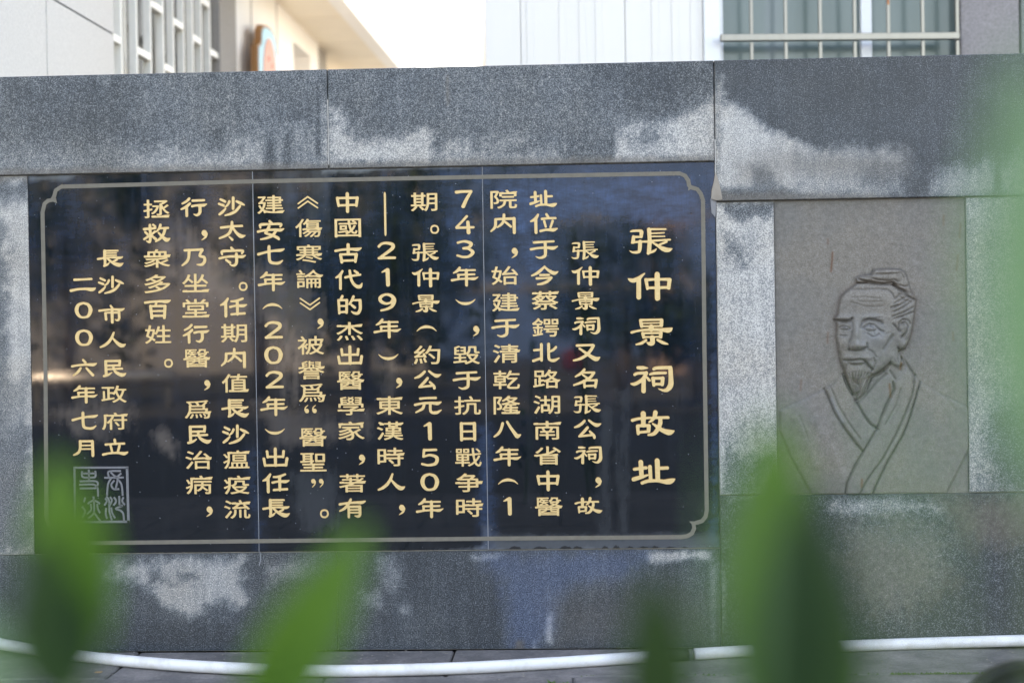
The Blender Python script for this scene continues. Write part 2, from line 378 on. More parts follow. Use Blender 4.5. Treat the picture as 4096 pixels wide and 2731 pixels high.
slab('cap_stone', XC1 - 1.8 + 2*g, XC1 - g, PZ1 + g, TOPZ, -.008, D, BASE['capL'], M_GRAN, wall)
slab('cap_stone', XC1 + g, XC2 - g, PZ1 + g, TOPZ, -.008, D, BASE['capM'], M_GRAN, wall)
slab('cap_stone', XC2 + g, XC2 + 1.9, RZ + g, TOPZ - .001, -.014, D, BASE['capR'], M_GRAN, wall)
slab('cap_stone', XC2 + 1.9 + 2*g, XR, RZ + g, TOPZ - .001, -.014, D, BASE['capR'], M_GRAN, wall, .05)
slab('pier_block', PX0 - 1.05, PX0 - g, PZ0, PZ1 - g, 0, .32, BASE['pierL'], M_GRAN, wall)
slab('pier_block', XL, PX0 - 1.05 - 2*g, PZ0, PZ1 - g, 0, .32, BASE['pierL'], M_GRAN, wall, .05)
slab('base_block', XL, XL1 - 1.95, .004, PZ0 - 2*g, 0, .32, BASE['lowL'], M_GRAN, wall, .05)
slab('base_block', XL1 - 1.95 + 2*g, XL1 - g, .004, PZ0 - 2*g, 0, .32, BASE['lowL'], M_GRAN, wall)
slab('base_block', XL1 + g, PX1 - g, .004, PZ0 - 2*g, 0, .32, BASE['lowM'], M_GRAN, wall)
PPX0, PPX1 = X_(3104, 1400), X_(3868, 1400)
slab('pier_block', PX1 + g, PPX0 - g, RB + g, RZ - g, -.006, .32, BASE['pierR'], M_GRAN, wall)
slab('pier_block', PPX1 + g, XR, RB + g, RZ - g, -.006, .32, BASE['pierF'], M_GRAN, wall, .014)
slab('base_block', PX1 + g, XR, .004, RB - g, -.006, .32, BASE['lowR'], M_GRAN, wall)
for xx, za, zb, pm in ((XC1, wp(1313, 660).z, wp(1312, 400).z, M_MORTAR), (XC2, wp(2860, 700).z, wp(2858, 560).z, M_MORTAR)):
    ribbon('joint_mortar', [(xx, za), (xx + .0008, (za + zb) / 2), (xx, zb)], .0042, pm, wall, -.0085 if xx == XC1 else -.0135, .004)
# mortar squeezed out where the stones meet
def smear(name, poly, mat, y, th, parent):
    P = [wp(a, b_, y) for a, b_ in poly]; n = len(P); V = [p for p in P] + [p + Vector((0, th, 0)) for p in P]
    c = sum(P, Vector()) / n; V.append(c + Vector((0, -.002, 0)))
    return mesh(name, V, [(i, (i+1) % n, 2*n) for i in range(n)] + [(i, i+n, (i+1) % n + n, (i+1) % n) for i in range(n)], mat, parent)
M_SMEAR = simple("beige_mortar", (.30, .26, .22), .85, .3, 25, .3)
smear('mortar_smear', [(2862,688),(2869,705),(2880,745),(2890,798),(2866,802),(2845,795),(2848,760),(2855,730)], M_SMEAR, -.0165, .02, wall)
smear('mortar_smear', [(2855,735),(2862,690),(2865,810),(2862,870),(2846,850),(2842,800),(2850,760)], simple("grey_mortar", (.22,.22,.23), .85, .4, 30, .3), -.0075, .02, wall)

# ---------------------------------------------------------------- the inscription plaque
plaque = empty('inscription_plaque', ((PX0 + PX1) / 2, 0, PZ0), 'black polished granite plaque in three slabs with gold Chinese writing and a thin border', 'plaque')
def black_field(px, py, base):
    out = np.zeros((len(px), 4), np.float32); out[:, 3] = 1
    w1 = fbm(px / 50, py / 50, 33) - .5; w2 = fbm(px / 14, py / 14, 39, 3) - .5; streak = fbm(px / 16, py / 170, 51, 4) - .5; str2 = fbm(px / 45, py / 260, 57, 3) - .5
    def add(ch, val, soft, wob, poly, st=0):
        d = sd_poly(px, py, poly) + (w1 * 1.5 + w2) * wob + streak * st * 2
        mk = sst(.5 - d / (soft * 1.8)); out[:, ch] = np.maximum(out[:, ch], mk * val)
    add(0, .75, 14, 14, [(1290,668),(1480,662),(1900,655),(1890,668),(1500,680),(1290,690)]); add(0, .5, 10, 10, [(113,708),(300,700),(280,718),(120,722)])
    add(0, .7, 16, 18, [(1880,2200),(1945,2180),(1955,2185),(2100,2188),(2200,2186),(2350,2182),(2500,2188),(2860,2182),(2876,2200),(1700,2215)])
    add(0, .45, 30, 18, [(1950,2150),(2880,2140),(2880,2210),(1950,2215)])
    add(0, .35, 14, 10, [(1930,2100),(1965,2100),(1965,2200),(1930,2200)])
    add(2, .55, 60, 50, [(1880,690),(2060,700),(2100,720),(2450,700),(2760,720),(2800,800),(2800,880),(2620,900),(2300,860),(2180,940),(2060,900),(1990,760)], 40)  # blue patches painted as sky reflected in the polish
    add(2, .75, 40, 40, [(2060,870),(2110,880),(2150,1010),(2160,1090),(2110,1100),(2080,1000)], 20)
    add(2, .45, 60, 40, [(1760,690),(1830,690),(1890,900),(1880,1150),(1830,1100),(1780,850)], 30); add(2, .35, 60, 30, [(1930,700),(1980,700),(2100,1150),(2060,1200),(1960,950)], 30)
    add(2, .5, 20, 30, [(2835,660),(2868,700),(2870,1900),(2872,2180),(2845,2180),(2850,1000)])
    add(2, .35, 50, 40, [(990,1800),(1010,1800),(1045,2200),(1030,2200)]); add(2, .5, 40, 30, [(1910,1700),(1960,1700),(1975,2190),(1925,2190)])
    add(1, .42, 60, 50, [(690,900),(740,920),(830,1050),(960,1130),(1010,1230),(990,1290),(900,1200),(840,1170),(720,1120),(690,1000)], 60)  # brown streaks painted in as reflections of the street
    add(1, .38, 50, 50, [(1020,1080),(1120,1060),(1270,1150),(1290,1330),(1200,1400),(1160,1600),(1130,1500),(1090,1300),(1030,1260)], 70)
    add(1, .55, 40, 40, [(620,955),(680,960),(700,1000),(660,1020)], 20)
    add(1, .38, 50, 40, [(1040,1620),(1200,1660),(1480,1680),(1470,1740),(1330,1760),(1100,1790),(1060,1720)], 30)
    add(1, .40, 60, 50, [(200,1640),(500,1600),(520,1650),(430,1740),(340,1730),(300,1690)], 40); add(1, .50, 30, 30, [(280,1690),(330,1690),(340,1730),(300,1740)])
    add(1, .55, 35, 30, [(615,1740),(660,1730),(690,1780),(690,1830),(650,1800)], 20)
    add(1, .30, 40, 30, [(1545,1440),(1580,1440),(1570,1640),(1555,1640)], 20)
    add(0, .16, 40, 30, [(1180,1900),(1340,1880),(1350,2130),(1220,2120)], 40); add(0, .13, 30, 20, [(2400,1640),(2440,1640),(2430,2130),(2400,2130)], 30); add(0, .14, 30, 20, [(2470,1560),(2510,1560),(2500,2130),(2480,2130)], 30)
    add(0, .2, 60, 40, [(1240,680),(1300,680),(1290,1000),(1250,1100)], 50); add(0, .16, 60, 40, [(1120,690),(1180,690),(1180,860),(1140,880)], 50)
    # dusty sky haze painted in streaks, stronger towards the top
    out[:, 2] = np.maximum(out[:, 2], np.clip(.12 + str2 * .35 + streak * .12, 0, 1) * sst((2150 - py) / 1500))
    return out
S1 = (wp(1009.6, 728).x + wp(1037, 2206).x) / 2; S2 = (wp(1927, 667).x + wp(1955, 2206).x) / 2
sl = []
for a, b_ in ((PX0, S1 - .0015), (S1 + .0015, S2 - .0015), (S2 + .0015, PX1 - .001)):
    s_ = slab('granite_slab', a, b_, PZ0 + .001, PZ1 - .001, .001, .03, 0, M_BLACK, plaque, .010, .0012, black_field); sl.append(s_)
for xx, zz0 in ((S1, PZ0), (S2, PZ0)):
    ribbon('grout_line', [(xx, PZ0 - .001), (xx, (PZ0+PZ1)/2), (xx, PZ1 - .001)], .0026, M_GROUT, plaque, .0016, .004)
ribbon('grout_drip', [(wp(1040,2205).x, PZ0), (wp(1043,2235).x, wp(1043,2235).z), (wp(1037,2262).x, wp(1037,2262).z)], .0036, M_GROUT, wall, -.001, .003)
band = [(245,747),(1010,726),(1930,708),(2718,694),(2740,703),(2753,722),(2756,742),(2764,750),(2789,757),(2803,775),(2812,800),(2818,1400),(2827,2040),(2822,2066),(2808,2083),(2788,2089),(2774,2094),(2777,2112),(2768,2132),(2750,2143),(2725,2147),(1955,2153),(1037,2163),(270,2172),(245,2160),(228,2140),(222,2118),(214,2104),(196,2098),(186,2070),(182,1500),(170,850),(178,815),(192,803),(208,800),(217,785),(223,762)]
BW = .0165
bpts = [(wp(a, b_).x, wp(a, b_).z) for a, b_ in band]
ribbon('border_line', bpts, BW, M_BAND, plaque, -.0002, .003, True)
for c_ in (((2764,746),(2752,763)), ((2778,2094),(2757,2084)), ((214,2100),(232,2090)), ((215,798),(228,814))):
    (a, b_), (c, d_) = c_; p, q = wp(a, b_), wp(c, d_)
    v = (q - p); nn = Vector((-v.z, 0, v.x)).normalized() * .011
    mesh('border_tip', [p + nn + Vector((0,-.0004,0)), p - nn + Vector((0,-.0004,0)), q + Vector((0,-.0004,0)), p + nn + Vector((0,.003,0)), p - nn + Vector((0,.003,0)), q + Vector((0,.003,0))],
         [(0,1,2),(0,2,5,3),(1,4,5,2),(0,3,4,1)], M_BAND, plaque)

for cx_, w_, h_ in ((2262,50,17),(2310,40,15),(2060,50,14),(2160,60,12),(2420,26,18),(2465,28,22),(2520,26,16),(2575,40,14),(2620,30,18),(2680,34,12),(2740,30,10)):
    pts_ = [(cx_ - w_/2, 2196 - (cx_-2060)*.009), (cx_ - w_*.3, 2190 - h_*.25), (cx_ - w_*.05, 2190 - h_*.55), (cx_ + w_*.2, 2190 - h_*.25), (cx_ + w_*.35, 2190 - h_*.35), (cx_ + w_/2, 2195 - (cx_-2060)*.009)]
    mesh('edge_chip', [wp(a, b_, -.0004) for a, b_ in pts_] + [wp(a, b_, .004) for a, b_ in pts_], [tuple(range(6))[::-1]] + [(i, i+1, i+7, i+6) for i in range(5)], M_CHIP, plaque)
# gold characters: outlines unpacked from a table of 8 bit polygon points
CHARS = "張仲景祠故址又名公位于今蔡鍔北路湖南省中醫院内始建清乾隆八年1743毀抗日戰争時期約元5029東漢人國古代的杰出學家著有傷寒論被譽爲聖安七任長沙太守值瘟疫流行乃坐堂民治病拯救衆多百姓市政府立二六月，。（）—《》“”"
GDATA = """2 179 114 117 121 126 129 204 206 208 209 209 207 205 133 130 129 130 130 131 197 199 200 200 197 132 130 130 130 131 135 199 201 203 202 201 199 132 131 131 131 132 135 182 227 230 232 232 231 228 216 214 213 215 215 213 212 198
178 177 180 189 213 222 239 239 239 232 228 221 210 199 189 182 163 132 131 131 128 131 139 156 158 158 152 150 145 136 123 118 114 112 109 106 105 110 110 108 87 83 81 80 77 73 68 62 55 45 36 30 25 21 15 14 16 30 41 54 58 59 59
61 60 57 41 34 30 26 24 23 23 25 29 31 33 37 40 45 67 69 69 69 69 68 54 22 20 19 20 25 29 34 48 77 83 85 87 89 89 88 84 82 77 70 46 45 45 47 61 67 71 76 80 82 109 110 111 111 108 109 110 17 16 16 20 20 22 22 23 26 29 31 31 31 31
33 41 44 45 44 45 47 49 51 53 54 55 61 63 63 64 65 67 69 70 71 71 72 74 84 86 86 84 82 83 86 89 90 92 93 94 94 98 100 102 104 110 117 118 121 125 133 135 137 138 140 149 153 157 158 157 152 148 130 104 105 107 148 149 145 136 137
138 150 153 157 161 165 168 171 171 170 168 164 103 102 102 101 101 102 125 145 154 160 162 163 164 162 161 158 154 148 146 145 150 150 148 146 144 138 106 102 102 104 107 107 106 105 102 100 93 66 61 59 58 59 62 62 61 60 52 41
40 39 40 39 38 35 30 29 27 26 26 28 30 33 38 41 49 71 74 75 74 74 76 92 92 91 86 85 86 90 90 90 90 89 80 26 23 21 9 192 147 141 142 145 166 170 201 201 94 97 98 99 101 113 110 95 94 4 54 162 167 171 176 179 181 181 182 185 233
237 239 242 242 235 234 232 228 224 221 218 216 184 181 181 179 176 172 168 163 159 156 154 154 154 151 124 122 119 116 113 110 109 100 100 101 103 107 110 116 153 154 155 158 17 16 17 19 23 29 47 50 51 51 52 54 57 61 108 112 114
115 115 114 111 110 111 112 166 170 173 175 176 176 174 170 166 115 112 111 111 112 115 116 116 114 109 60 56 53 51 50 50 51 51 48 26 21 33 99 101 103 105 105 92 83 82 80 77 72 68 64 61 59 58 59 59 57 47 41 36 31 25 20 16 14 15
17 40 48 69 84 22 21 21 23 25 41 55 159 163 166 168 168 167 164 161 158 75 71 70 73 73 73 71 68 63 57 51 49 49 51 49 40 30 11 124 120 119 122 124 153 154 154 154 153 151 66 66 68 97 97 97 95 93 66 65 64 14 182 181 181 181 182 185
215 217 218 220 220 216 191 184 65 67 71 93 96 96 96 95 94 70 67 66 65 65 6 119 65 68 74 174 181 184 186 189 190 188 187 186 183 178 170 139 137 137 138 140 177 237 239 239 237 235 230 223 220 212 205 186 184 184 185 182 182 180
176 172 169 165 163 144 143 143 143 141 139 134 128 121 113 108 103 100 97 97 99 109 115 117 118 118 116 114 92 90 86 84 80 78 76 75 70 70 72 74 77 79 84 86 166 169 170 170 159 136 133 128 124 121 114 92 60 44 20 17 15 12 12 14
17 51 78 108 110 111 111 109 82 76 72 69 66 64 59 60 62 17 17 17 17 16 17 18 20 25 54 57 60 62 63 61 61 62 64 66 67 68 66 67 68 76 82 87 91 92 93 92 87 87 89 94 115 119 122 124 124 123 120 119 119 121 137 144 151 154 159 161 162
160 158 154 150 143 141 141 142 141 140 138 133 120 119 119 120 122 123 123 122 120 117 95 92 89 87 86 86 88 88 88 87 86 85 83 82 82 86 86 86 82 82 85 88 95 95 94 91 87 84 82 75 71 68 67 67 62 61 61 64 65 64 62 57 25 21 19 11 78
77 77 78 79 82 168 170 171 170 168 28 29 30 34 36 36 36 35 30 28 28 15 80 80 81 82 84 113 120 124 129 136 167 169 170 169 167 43 45 49 51 52 52 48 47 48 52 52 51 45 43 43 16 90 88 88 89 90 92 118 124 129 133 140 163 165 166 166
163 99 100 102 108 109 110 110 106 105 106 110 110 108 101 100 99 16 156 159 161 213 215 215 214 212 197 186 178 167 153 151 151 153 124 124 125 151 153 155 157 157 157 155 152 145 136 132 129 126 17 93 97 100 102 102 100 95 80
74 62 43 40 39 38 40 69 78 125 125 126 130 133 136 140 151 154 156 158 158 156 153 151 140 135 6 20 56 72 84 94 108 109 110 108 102 93 83 71 54 51 48 47 47 48 49 52 16 16 16 19 24 25 28 29 31 33 35 35 32 31 29 26 23 21 18 17 47
205 231 236 238 240 245 244 242 237 232 227 218 212 202 193 183 167 161 160 161 162 183 189 193 198 203 207 211 216 218 219 218 217 215 158 150 144 140 137 134 133 132 133 136 141 148 166 17 17 18 22 29 110 117 126 136 143 147
153 156 157 156 153 144 139 138 137 137 141 142 141 140 137 132 126 116 103 72 36 35 34 35 36 39 40 40 38 36 32 29 25 22 20 18 67 96 100 103 106 108 109 109 102 107 121 122 122 121 118 115 113 110 98 97 96 95 96 95 94 91 86 82 78
75 72 71 73 72 71 51 43 36 30 22 14 13 13 15 28 32 47 57 68 76 80 84 85 84 82 56 49 40 36 32 30 29 30 32 43 53 68 93 44 43 44 46 48 52 55 71 74 89 91 94 98 99 100 99 97 83 82 83 84 90 152 156 159 162 162 161 158 155 152 108 106
105 116 119 121 121 118 114 110 108 107 105 104 98 92 84 77 71 63 62 61 61 61 63 68 69 67 64 62 58 55 49 47 46 45 16 139 162 204 206 208 210 208 206 204 144 118 115 113 114 115 128 48 47 48 48 50 54 58 59 60 63 66 65 62 59 57 51
26 131 136 143 179 187 191 193 196 197 193 191 187 183 179 174 150 147 145 141 138 134 132 131 125 126 127 74 73 75 75 73 74 75 78 83 117 122 125 125 125 121 121 122 125 128 128 126 124 121 83 79 77 10 146 145 145 146 147 172 175
177 176 172 90 91 94 106 107 107 106 93 90 90 2 148 135 139 144 148 151 152 152 148 148 152 206 209 212 213 214 212 208 177 175 176 176 174 169 171 179 191 238 239 239 234 230 223 215 206 198 186 170 161 159 147 143 136 130 122
102 99 97 97 97 98 101 118 126 133 141 141 122 121 122 124 126 147 150 152 155 155 154 152 140 138 129 122 108 105 103 103 113 116 115 112 92 90 89 88 89 91 99 105 108 112 114 115 112 112 110 108 105 98 59 57 55 53 48 44 42 41 37
38 40 44 62 64 65 64 61 47 20 15 12 11 13 15 17 31 45 63 64 63 64 66 68 71 75 79 83 86 89 90 90 90 93 117 122 123 125 126 129 131 17 16 17 19 23 26 30 46 49 49 48 49 51 54 57 61 63 63 64 77 84 92 107 109 114 118 126 126 128 137
141 147 150 150 148 143 134 127 127 141 146 150 152 154 154 153 152 150 147 145 143 138 134 126 113 110 91 87 85 84 84 94 95 90 79 72 64 63 63 64 74 78 83 84 82 78 68 63 62 62 63 64 67 86 90 90 90 89 90 92 95 100 128 131 134 136
137 137 140 141 146 148 149 148 145 141 101 97 93 91 90 90 86 67 66 68 77 75 72 68 64 62 61 57 54 52 49 33 29 25 23 21 20 20 21 24 27 32 48 51 51 50 52 52 49 45 24 20 13 57 56 56 56 57 91 93 94 94 93 83 77 70 106 107 109 125 127
124 124 123 108 106 106 107 106 1 127 140 146 151 154 157 158 159 160 199 204 206 206 205 204 200 162 160 159 159 160 170 179 209 222 238 239 238 231 225 218 215 208 200 193 172 151 136 113 99 92 83 68 64 62 59 57 57 60 80 100
101 100 99 95 74 61 46 23 17 13 11 11 12 15 18 49 51 51 50 49 47 24 22 20 18 18 19 23 46 49 49 48 48 50 52 55 59 63 67 69 71 72 72 73 75 89 92 95 95 91 87 75 73 74 76 93 95 98 99 99 97 97 99 103 107 112 116 117 119 121 134 135
135 133 133 135 137 17 16 17 20 24 29 59 61 60 62 67 70 72 75 77 78 78 79 125 129 130 131 126 125 126 128 130 143 148 153 154 156 156 156 151 145 144 145 146 147 150 156 156 156 153 150 145 141 133 128 124 112 107 110 121 126 131
138 138 135 131 126 122 119 117 109 108 106 84 79 79 81 81 79 76 74 69 66 63 62 60 36 32 29 26 24 23 24 25 28 31 34 56 59 59 58 60 64 69 73 74 76 77 103 104 101 101 103 103 94 66 59 55 52 51 52 55 60 126 128 128 126 124 29 25 22
20 1 78 142 183 187 193 196 197 197 187 174 155 156 159 177 192 206 215 233 237 239 239 232 228 221 212 206 195 187 179 152 137 135 107 91 79 68 45 21 18 16 13 13 14 17 53 71 86 97 112 114 112 65 63 62 64 66 70 74 76 120 132 134
137 153 162 168 168 164 128 49 46 44 41 40 40 41 43 46 51 21 20 22 26 29 33 38 57 78 101 102 104 115 122 127 129 127 128 130 132 145 151 158 161 162 160 157 153 133 121 120 138 146 151 154 159 162 161 160 156 153 150 147 137 130
122 116 106 103 101 63 60 56 53 51 49 49 50 79 87 86 83 64 52 41 40 39 39 43 42 41 39 36 30 26 24 22 21 3 81 104 108 113 116 118 118 110 109 110 187 192 196 197 197 195 176 169 157 156 161 194 201 205 210 215 217 217 206 204 200
198 194 190 187 185 184 182 121 118 117 114 109 105 101 98 95 94 92 61 23 20 17 14 13 13 15 17 83 93 96 99 101 109 120 119 89 87 86 84 69 37 33 31 29 28 28 30 57 73 84 101 9 8 9 12 16 22 33 34 35 35 36 40 44 47 53 79 87 98 99 100
99 96 96 97 101 106 110 163 169 172 173 173 172 168 162 161 161 162 163 168 172 173 173 170 166 135 132 132 142 152 153 152 148 146 143 140 138 112 107 103 101 101 100 93 91 68 64 59 60 68 82 82 81 79 77 74 71 52 40 30 12 14 97
93 94 99 131 133 136 137 146 153 160 166 166 162 52 53 54 56 77 79 83 83 77 71 63 54 53 52 12 125 116 115 116 117 118 185 187 188 191 190 130 117 122 123 143 145 146 143 143 141 120 117 116 3 25 137 140 145 172 179 190 200 209
220 238 240 241 239 229 223 216 206 194 187 176 155 135 132 131 133 10 10 11 31 35 39 42 43 43 42 44 47 49 60 65 69 72 71 68 61 44 25 22 17 13 24 99 105 108 110 113 113 111 97 89 80 64 57 51 43 22 18 17 15 16 17 45 67 77 96 12 11
12 13 18 24 28 44 52 59 69 72 75 76 79 78 77 74 71 69 54 40 32 14 56 122 125 129 132 135 136 137 138 137 125 113 102 88 87 87 92 146 151 151 150 138 136 137 139 143 147 151 175 185 189 192 193 191 187 184 181 177 174 172 171 169
167 166 159 59 54 50 49 49 51 53 57 59 61 91 118 66 65 65 66 68 70 74 77 80 95 110 121 132 133 135 135 130 129 128 126 114 109 105 101 100 100 101 122 132 138 146 159 164 168 170 170 169 166 164 161 150 146 145 147 156 155 152
150 146 141 140 137 133 131 100 69 4 34 145 148 152 157 172 173 174 175 225 229 231 232 231 228 223 164 145 114 108 104 103 103 103 104 108 113 148 152 151 141 140 140 141 143 7 6 6 9 31 34 38 39 40 42 45 49 53 56 57 57 59 63 62
59 56 53 49 47 44 43 40 39 37 22 18 15 12 9 31 77 82 86 89 89 82 74 74 72 69 66 61 57 54 51 50 49 48 47 22 20 17 15 14 14 15 17 36 48 59 74 10 10 12 15 20 39 54 166 170 174 175 176 175 172 169 164 74 73 73 78 78 77 75 72 70 68 66
53 43 31 13 39 196 201 206 209 210 190 189 185 194 238 240 241 240 230 224 217 206 194 160 151 141 132 100 95 92 89 89 92 95 139 158 175 179 176 174 173 173 191 193 62 61 63 67 72 125 128 131 132 129 131 132 136 146 151 155 158
158 152 152 152 154 162 161 159 154 150 145 142 135 133 132 131 129 126 123 120 68 64 18 127 131 136 139 141 151 151 150 148 145 141 138 135 134 121 121 122 124 64 63 65 68 71 116 120 122 124 126 126 125 122 118 75 71 69 66 1 87
171 207 210 213 214 213 210 206 150 149 148 149 150 152 201 217 237 239 240 241 239 228 221 213 202 192 184 159 151 150 149 148 146 143 140 136 130 116 109 97 85 77 71 56 55 56 59 77 83 89 97 103 120 122 123 124 124 124 123 103
79 59 20 16 14 12 9 8 9 12 16 68 91 121 124 123 123 122 43 39 37 34 34 35 36 39 45 20 19 21 24 28 31 34 36 38 39 41 64 67 68 69 68 65 65 67 70 72 83 88 93 96 97 96 90 89 91 117 131 143 150 153 158 161 167 168 170 169 166 163 153
150 147 147 152 153 153 151 149 140 137 133 118 91 89 88 88 90 92 100 99 99 97 94 90 85 82 80 73 71 69 68 43 40 39 44 43 42 37 33 30 28 26 24 3 41 123 128 131 148 163 175 189 201 210 220 237 239 241 240 230 224 215 205 194 185
176 155 143 128 125 112 101 88 74 59 41 22 18 16 15 14 15 17 47 62 92 12 11 12 28 39 46 53 57 60 60 58 59 61 64 76 81 86 88 87 83 77 61 50 35 33 48 59 70 80 87 93 98 98 97 94 91 89 86 70 60 37 17 86 91 164 168 170 172 172 171 169
167 163 89 85 83 81 81 82 79 78 79 80 82 85 89 92 94 96 96 96 95 93 89 85 83 41 172 183 187 190 191 192 191 186 174 163 155 146 131 115 105 97 82 66 63 62 61 63 64 94 123 143 150 154 154 151 126 61 57 55 52 52 53 55 57 62 126 101
100 102 104 107 110 114 122 135 144 150 155 161 166 169 170 170 169 167 166 162 160 158 151 141 131 126 122 121 120 121 125 124 122 117 114 110 108 106 105 105 6 186 80 93 97 98 99 102 155 157 158 159 161 176 178 179 181 214 238
241 242 235 234 232 224 217 212 207 197 181 179 178 178 177 175 171 161 159 157 157 156 154 101 99 98 98 97 94 84 84 102 118 128 128 128 129 141 144 148 150 212 222 223 220 208 193 192 191 195 208 233 234 234 227 224 216 214 213
211 183 177 177 179 207 223 227 227 227 215 213 210 194 160 159 160 168 169 169 155 143 140 140 139 138 137 135 129 115 97 95 90 90 92 114 117 118 118 117 115 92 82 83 94 95 94 84 72 55 44 41 39 28 27 28 47 64 73 77 77 71 47 45
44 43 30 28 25 19 18 19 33 49 55 56 57 54 41 38 31 29 19 18 19 21 34 48 58 67 76 77 78 77 75 25 23 20 20 20 21 23 28 54 56 60 62 76 78 78 16 16 16 18 26 27 27 25 17 16 16 16 18 24 25 20 20 21 23 32 39 40 41 43 43 43 41 41 41 43
49 51 52 53 52 52 49 43 41 41 41 41 43 49 52 53 53 54 55 55 57 56 52 51 48 49 54 55 55 60 62 66 77 89 90 91 93 99 106 107 109 117 118 117 117 125 128 128 129 130 131 144 153 155 156 158 164 165 165 155 138 137 136 131 130 129 128
128 129 132 153 160 162 164 167 168 168 167 159 156 155 155 154 151 131 129 128 128 129 130 134 136 138 145 152 160 165 165 164 158 155 154 147 139 133 130 129 128 128 126 121 119 122 122 120 114 112 110 107 101 99 98 97 94 88 85
87 87 80 79 78 77 70 62 54 46 46 46 44 41 41 41 40 37 34 31 29 27 25 24 25 27 27 27 25 18 14 130 124 116 103 101 104 116 155 159 160 159 145 132 131 61 69 78 90 92 93 93 93 93 92 90 77 62 61 10 78 74 75 92 94 97 100 101 100 98 67
68 69 76 76 74 70 68 67 67 11 163 161 162 172 176 178 185 190 192 190 187 68 69 71 79 82 81 76 71 69 68 68 11 57 52 51 52 72 75 79 79 78 62 60 73 77 78 79 90 89 86 85 84 76 74 16 174 171 168 89 86 84 83 64 62 62 76 198 200 200
198 176 101 106 106 106 106 103 103 112 113 114 115 114 114 113 112 101 9 88 64 66 68 77 79 80 78 78 99 106 108 107 99 98 97 94 76 74 74 74 75 76 102 105 106 105 103 78 75 74 74 75 77 84 84 79 78 88 91 98 102 103 91 92 93 101 104
105 106 105 102 40 26 24 23 21 22 25 53 55 56 57 56 56 54 25 23 24 24 26 55 56 56 56 54 38 36 34 33 28 25 23 19 18 20 34 44 54 17 16 16 19 20 22 26 29 41 46 48 52 61 69 71 72 72 74 76 84 85 86 87 88 92 98 100 100 101 106 140 141
142 140 139 137 135 106 104 106 108 110 138 139 139 138 139 141 148 151 151 162 163 162 159 153 150 149 146 145 144 105 102 101 101 100 98 89 87 87 86 84 75 72 72 71 70 68 68 71 71 69 61 57 56 46 39 29 16 114 161 164 166 166 167
167 166 164 161 117 114 113 112 112 113 24 24 24 25 26 32 63 67 68 68 68 68 67 64 29 25 16 179 227 230 231 232 232 232 231 230 227 182 178 177 177 177 177 24 24 24 25 26 32 63 67 68 68 68 68 67 64 29 25 12 131 129 128 128 129 132
148 149 150 149 148 146 37 38 39 52 54 55 55 54 52 38 37 37 14 195 193 193 192 193 195 201 213 215 216 216 216 215 212 37 38 39 52 54 55 55 55 54 53 47 40 38 37 13 66 50 49 50 53 64 87 92 92 90 78 69 67 41 55 56 57 58 58 58 57 56
54 46 41 40 13 123 126 221 223 224 225 224 223 221 125 123 122 122 77 76 76 77 78 85 87 88 89 89 88 86 79 49 111 113 116 232 235 236 236 235 232 161 158 156 154 155 156 217 220 221 219 216 213 209 205 199 192 170 164 163 159 159
162 187 193 196 198 200 199 195 130 129 128 134 135 132 115 112 110 110 110 100 99 99 99 100 101 109 112 112 113 113 114 120 121 121 122 122 124 138 151 159 163 166 168 168 168 168 167 158 155 154 155 154 152 147 138 135 134 134
133 131 118 114 113 112 112 110 108 102 15 34 40 42 43 47 50 50 48 39 37 36 33 28 28 30 107 107 108 110 122 135 138 139 141 140 139 125 112 109 108 2 60 145 151 155 159 161 162 161 161 162 171 182 189 202 205 208 213 217 219 219
218 207 198 192 186 177 162 161 160 160 161 162 163 164 172 184 202 233 236 238 239 237 215 207 200 192 184 176 169 162 150 146 142 140 138 137 137 137 138 139 141 7 6 7 10 15 20 64 67 68 64 57 51 37 35 34 34 37 40 45 49 62 71 75
78 82 86 87 89 112 125 135 137 138 141 141 138 129 129 131 135 137 155 160 163 165 166 165 164 161 155 152 145 138 129 113 72 18 15 12 9 44 85 91 96 100 102 101 100 97 94 91 86 83 80 79 78 76 24 21 17 12 11 12 15 18 75 77 78 78
77 74 29 25 23 22 21 22 23 25 28 75 77 78 78 80 9 8 10 14 20 148 154 158 160 161 160 158 156 152 146 146 164 164 163 160 155 150 146 144 126 125 124 76 73 72 76 74 72 70 67 63 61 59 58 54 53 51 18 13 6 111 148 161 164 165 161 161
162 205 214 216 216 213 207 199 187 186 188 196 216 221 238 240 241 240 237 230 224 220 218 218 217 214 201 200 198 195 148 144 142 140 129 125 124 124 124 123 121 114 112 103 100 84 81 80 80 82 84 106 109 111 112 112 111 97 25
22 21 19 18 18 20 28 29 29 30 31 44 46 46 46 47 49 60 61 62 62 59 59 59 62 62 61 60 32 30 29 29 30 31 34 105 106 107 107 107 108 110 116 127 137 146 16 18 20 22 30 31 32 32 35 37 39 45 55 66 78 80 83 87 97 98 98 99 100 102 106
114 118 120 122 163 167 168 168 167 163 163 163 163 167 168 168 168 167 164 121 116 116 118 118 111 110 115 116 120 133 135 135 132 132 135 141 144 145 148 160 160 160 158 152 147 146 144 141 92 90 89 88 90 91 137 140 141 139 138
136 120 114 112 109 103 78 77 76 76 75 74 28 24 23 23 23 24 26 59 61 63 62 57 46 33 18 14 49 47 47 47 47 48 52 83 85 87 88 87 86 83 37 38 40 59 61 62 62 62 62 61 40 38 37 37 12 152 151 151 157 166 170 174 180 186 189 189 185 47
48 49 57 67 69 67 61 53 48 47 46 25 137 129 118 116 110 108 103 82 81 80 81 82 84 107 108 109 110 112 128 137 148 155 156 140 138 62 70 77 77 74 73 76 76 77 79 94 96 96 97 98 101 102 102 96 92 86 82 79 62 61 12 169 150 148 148
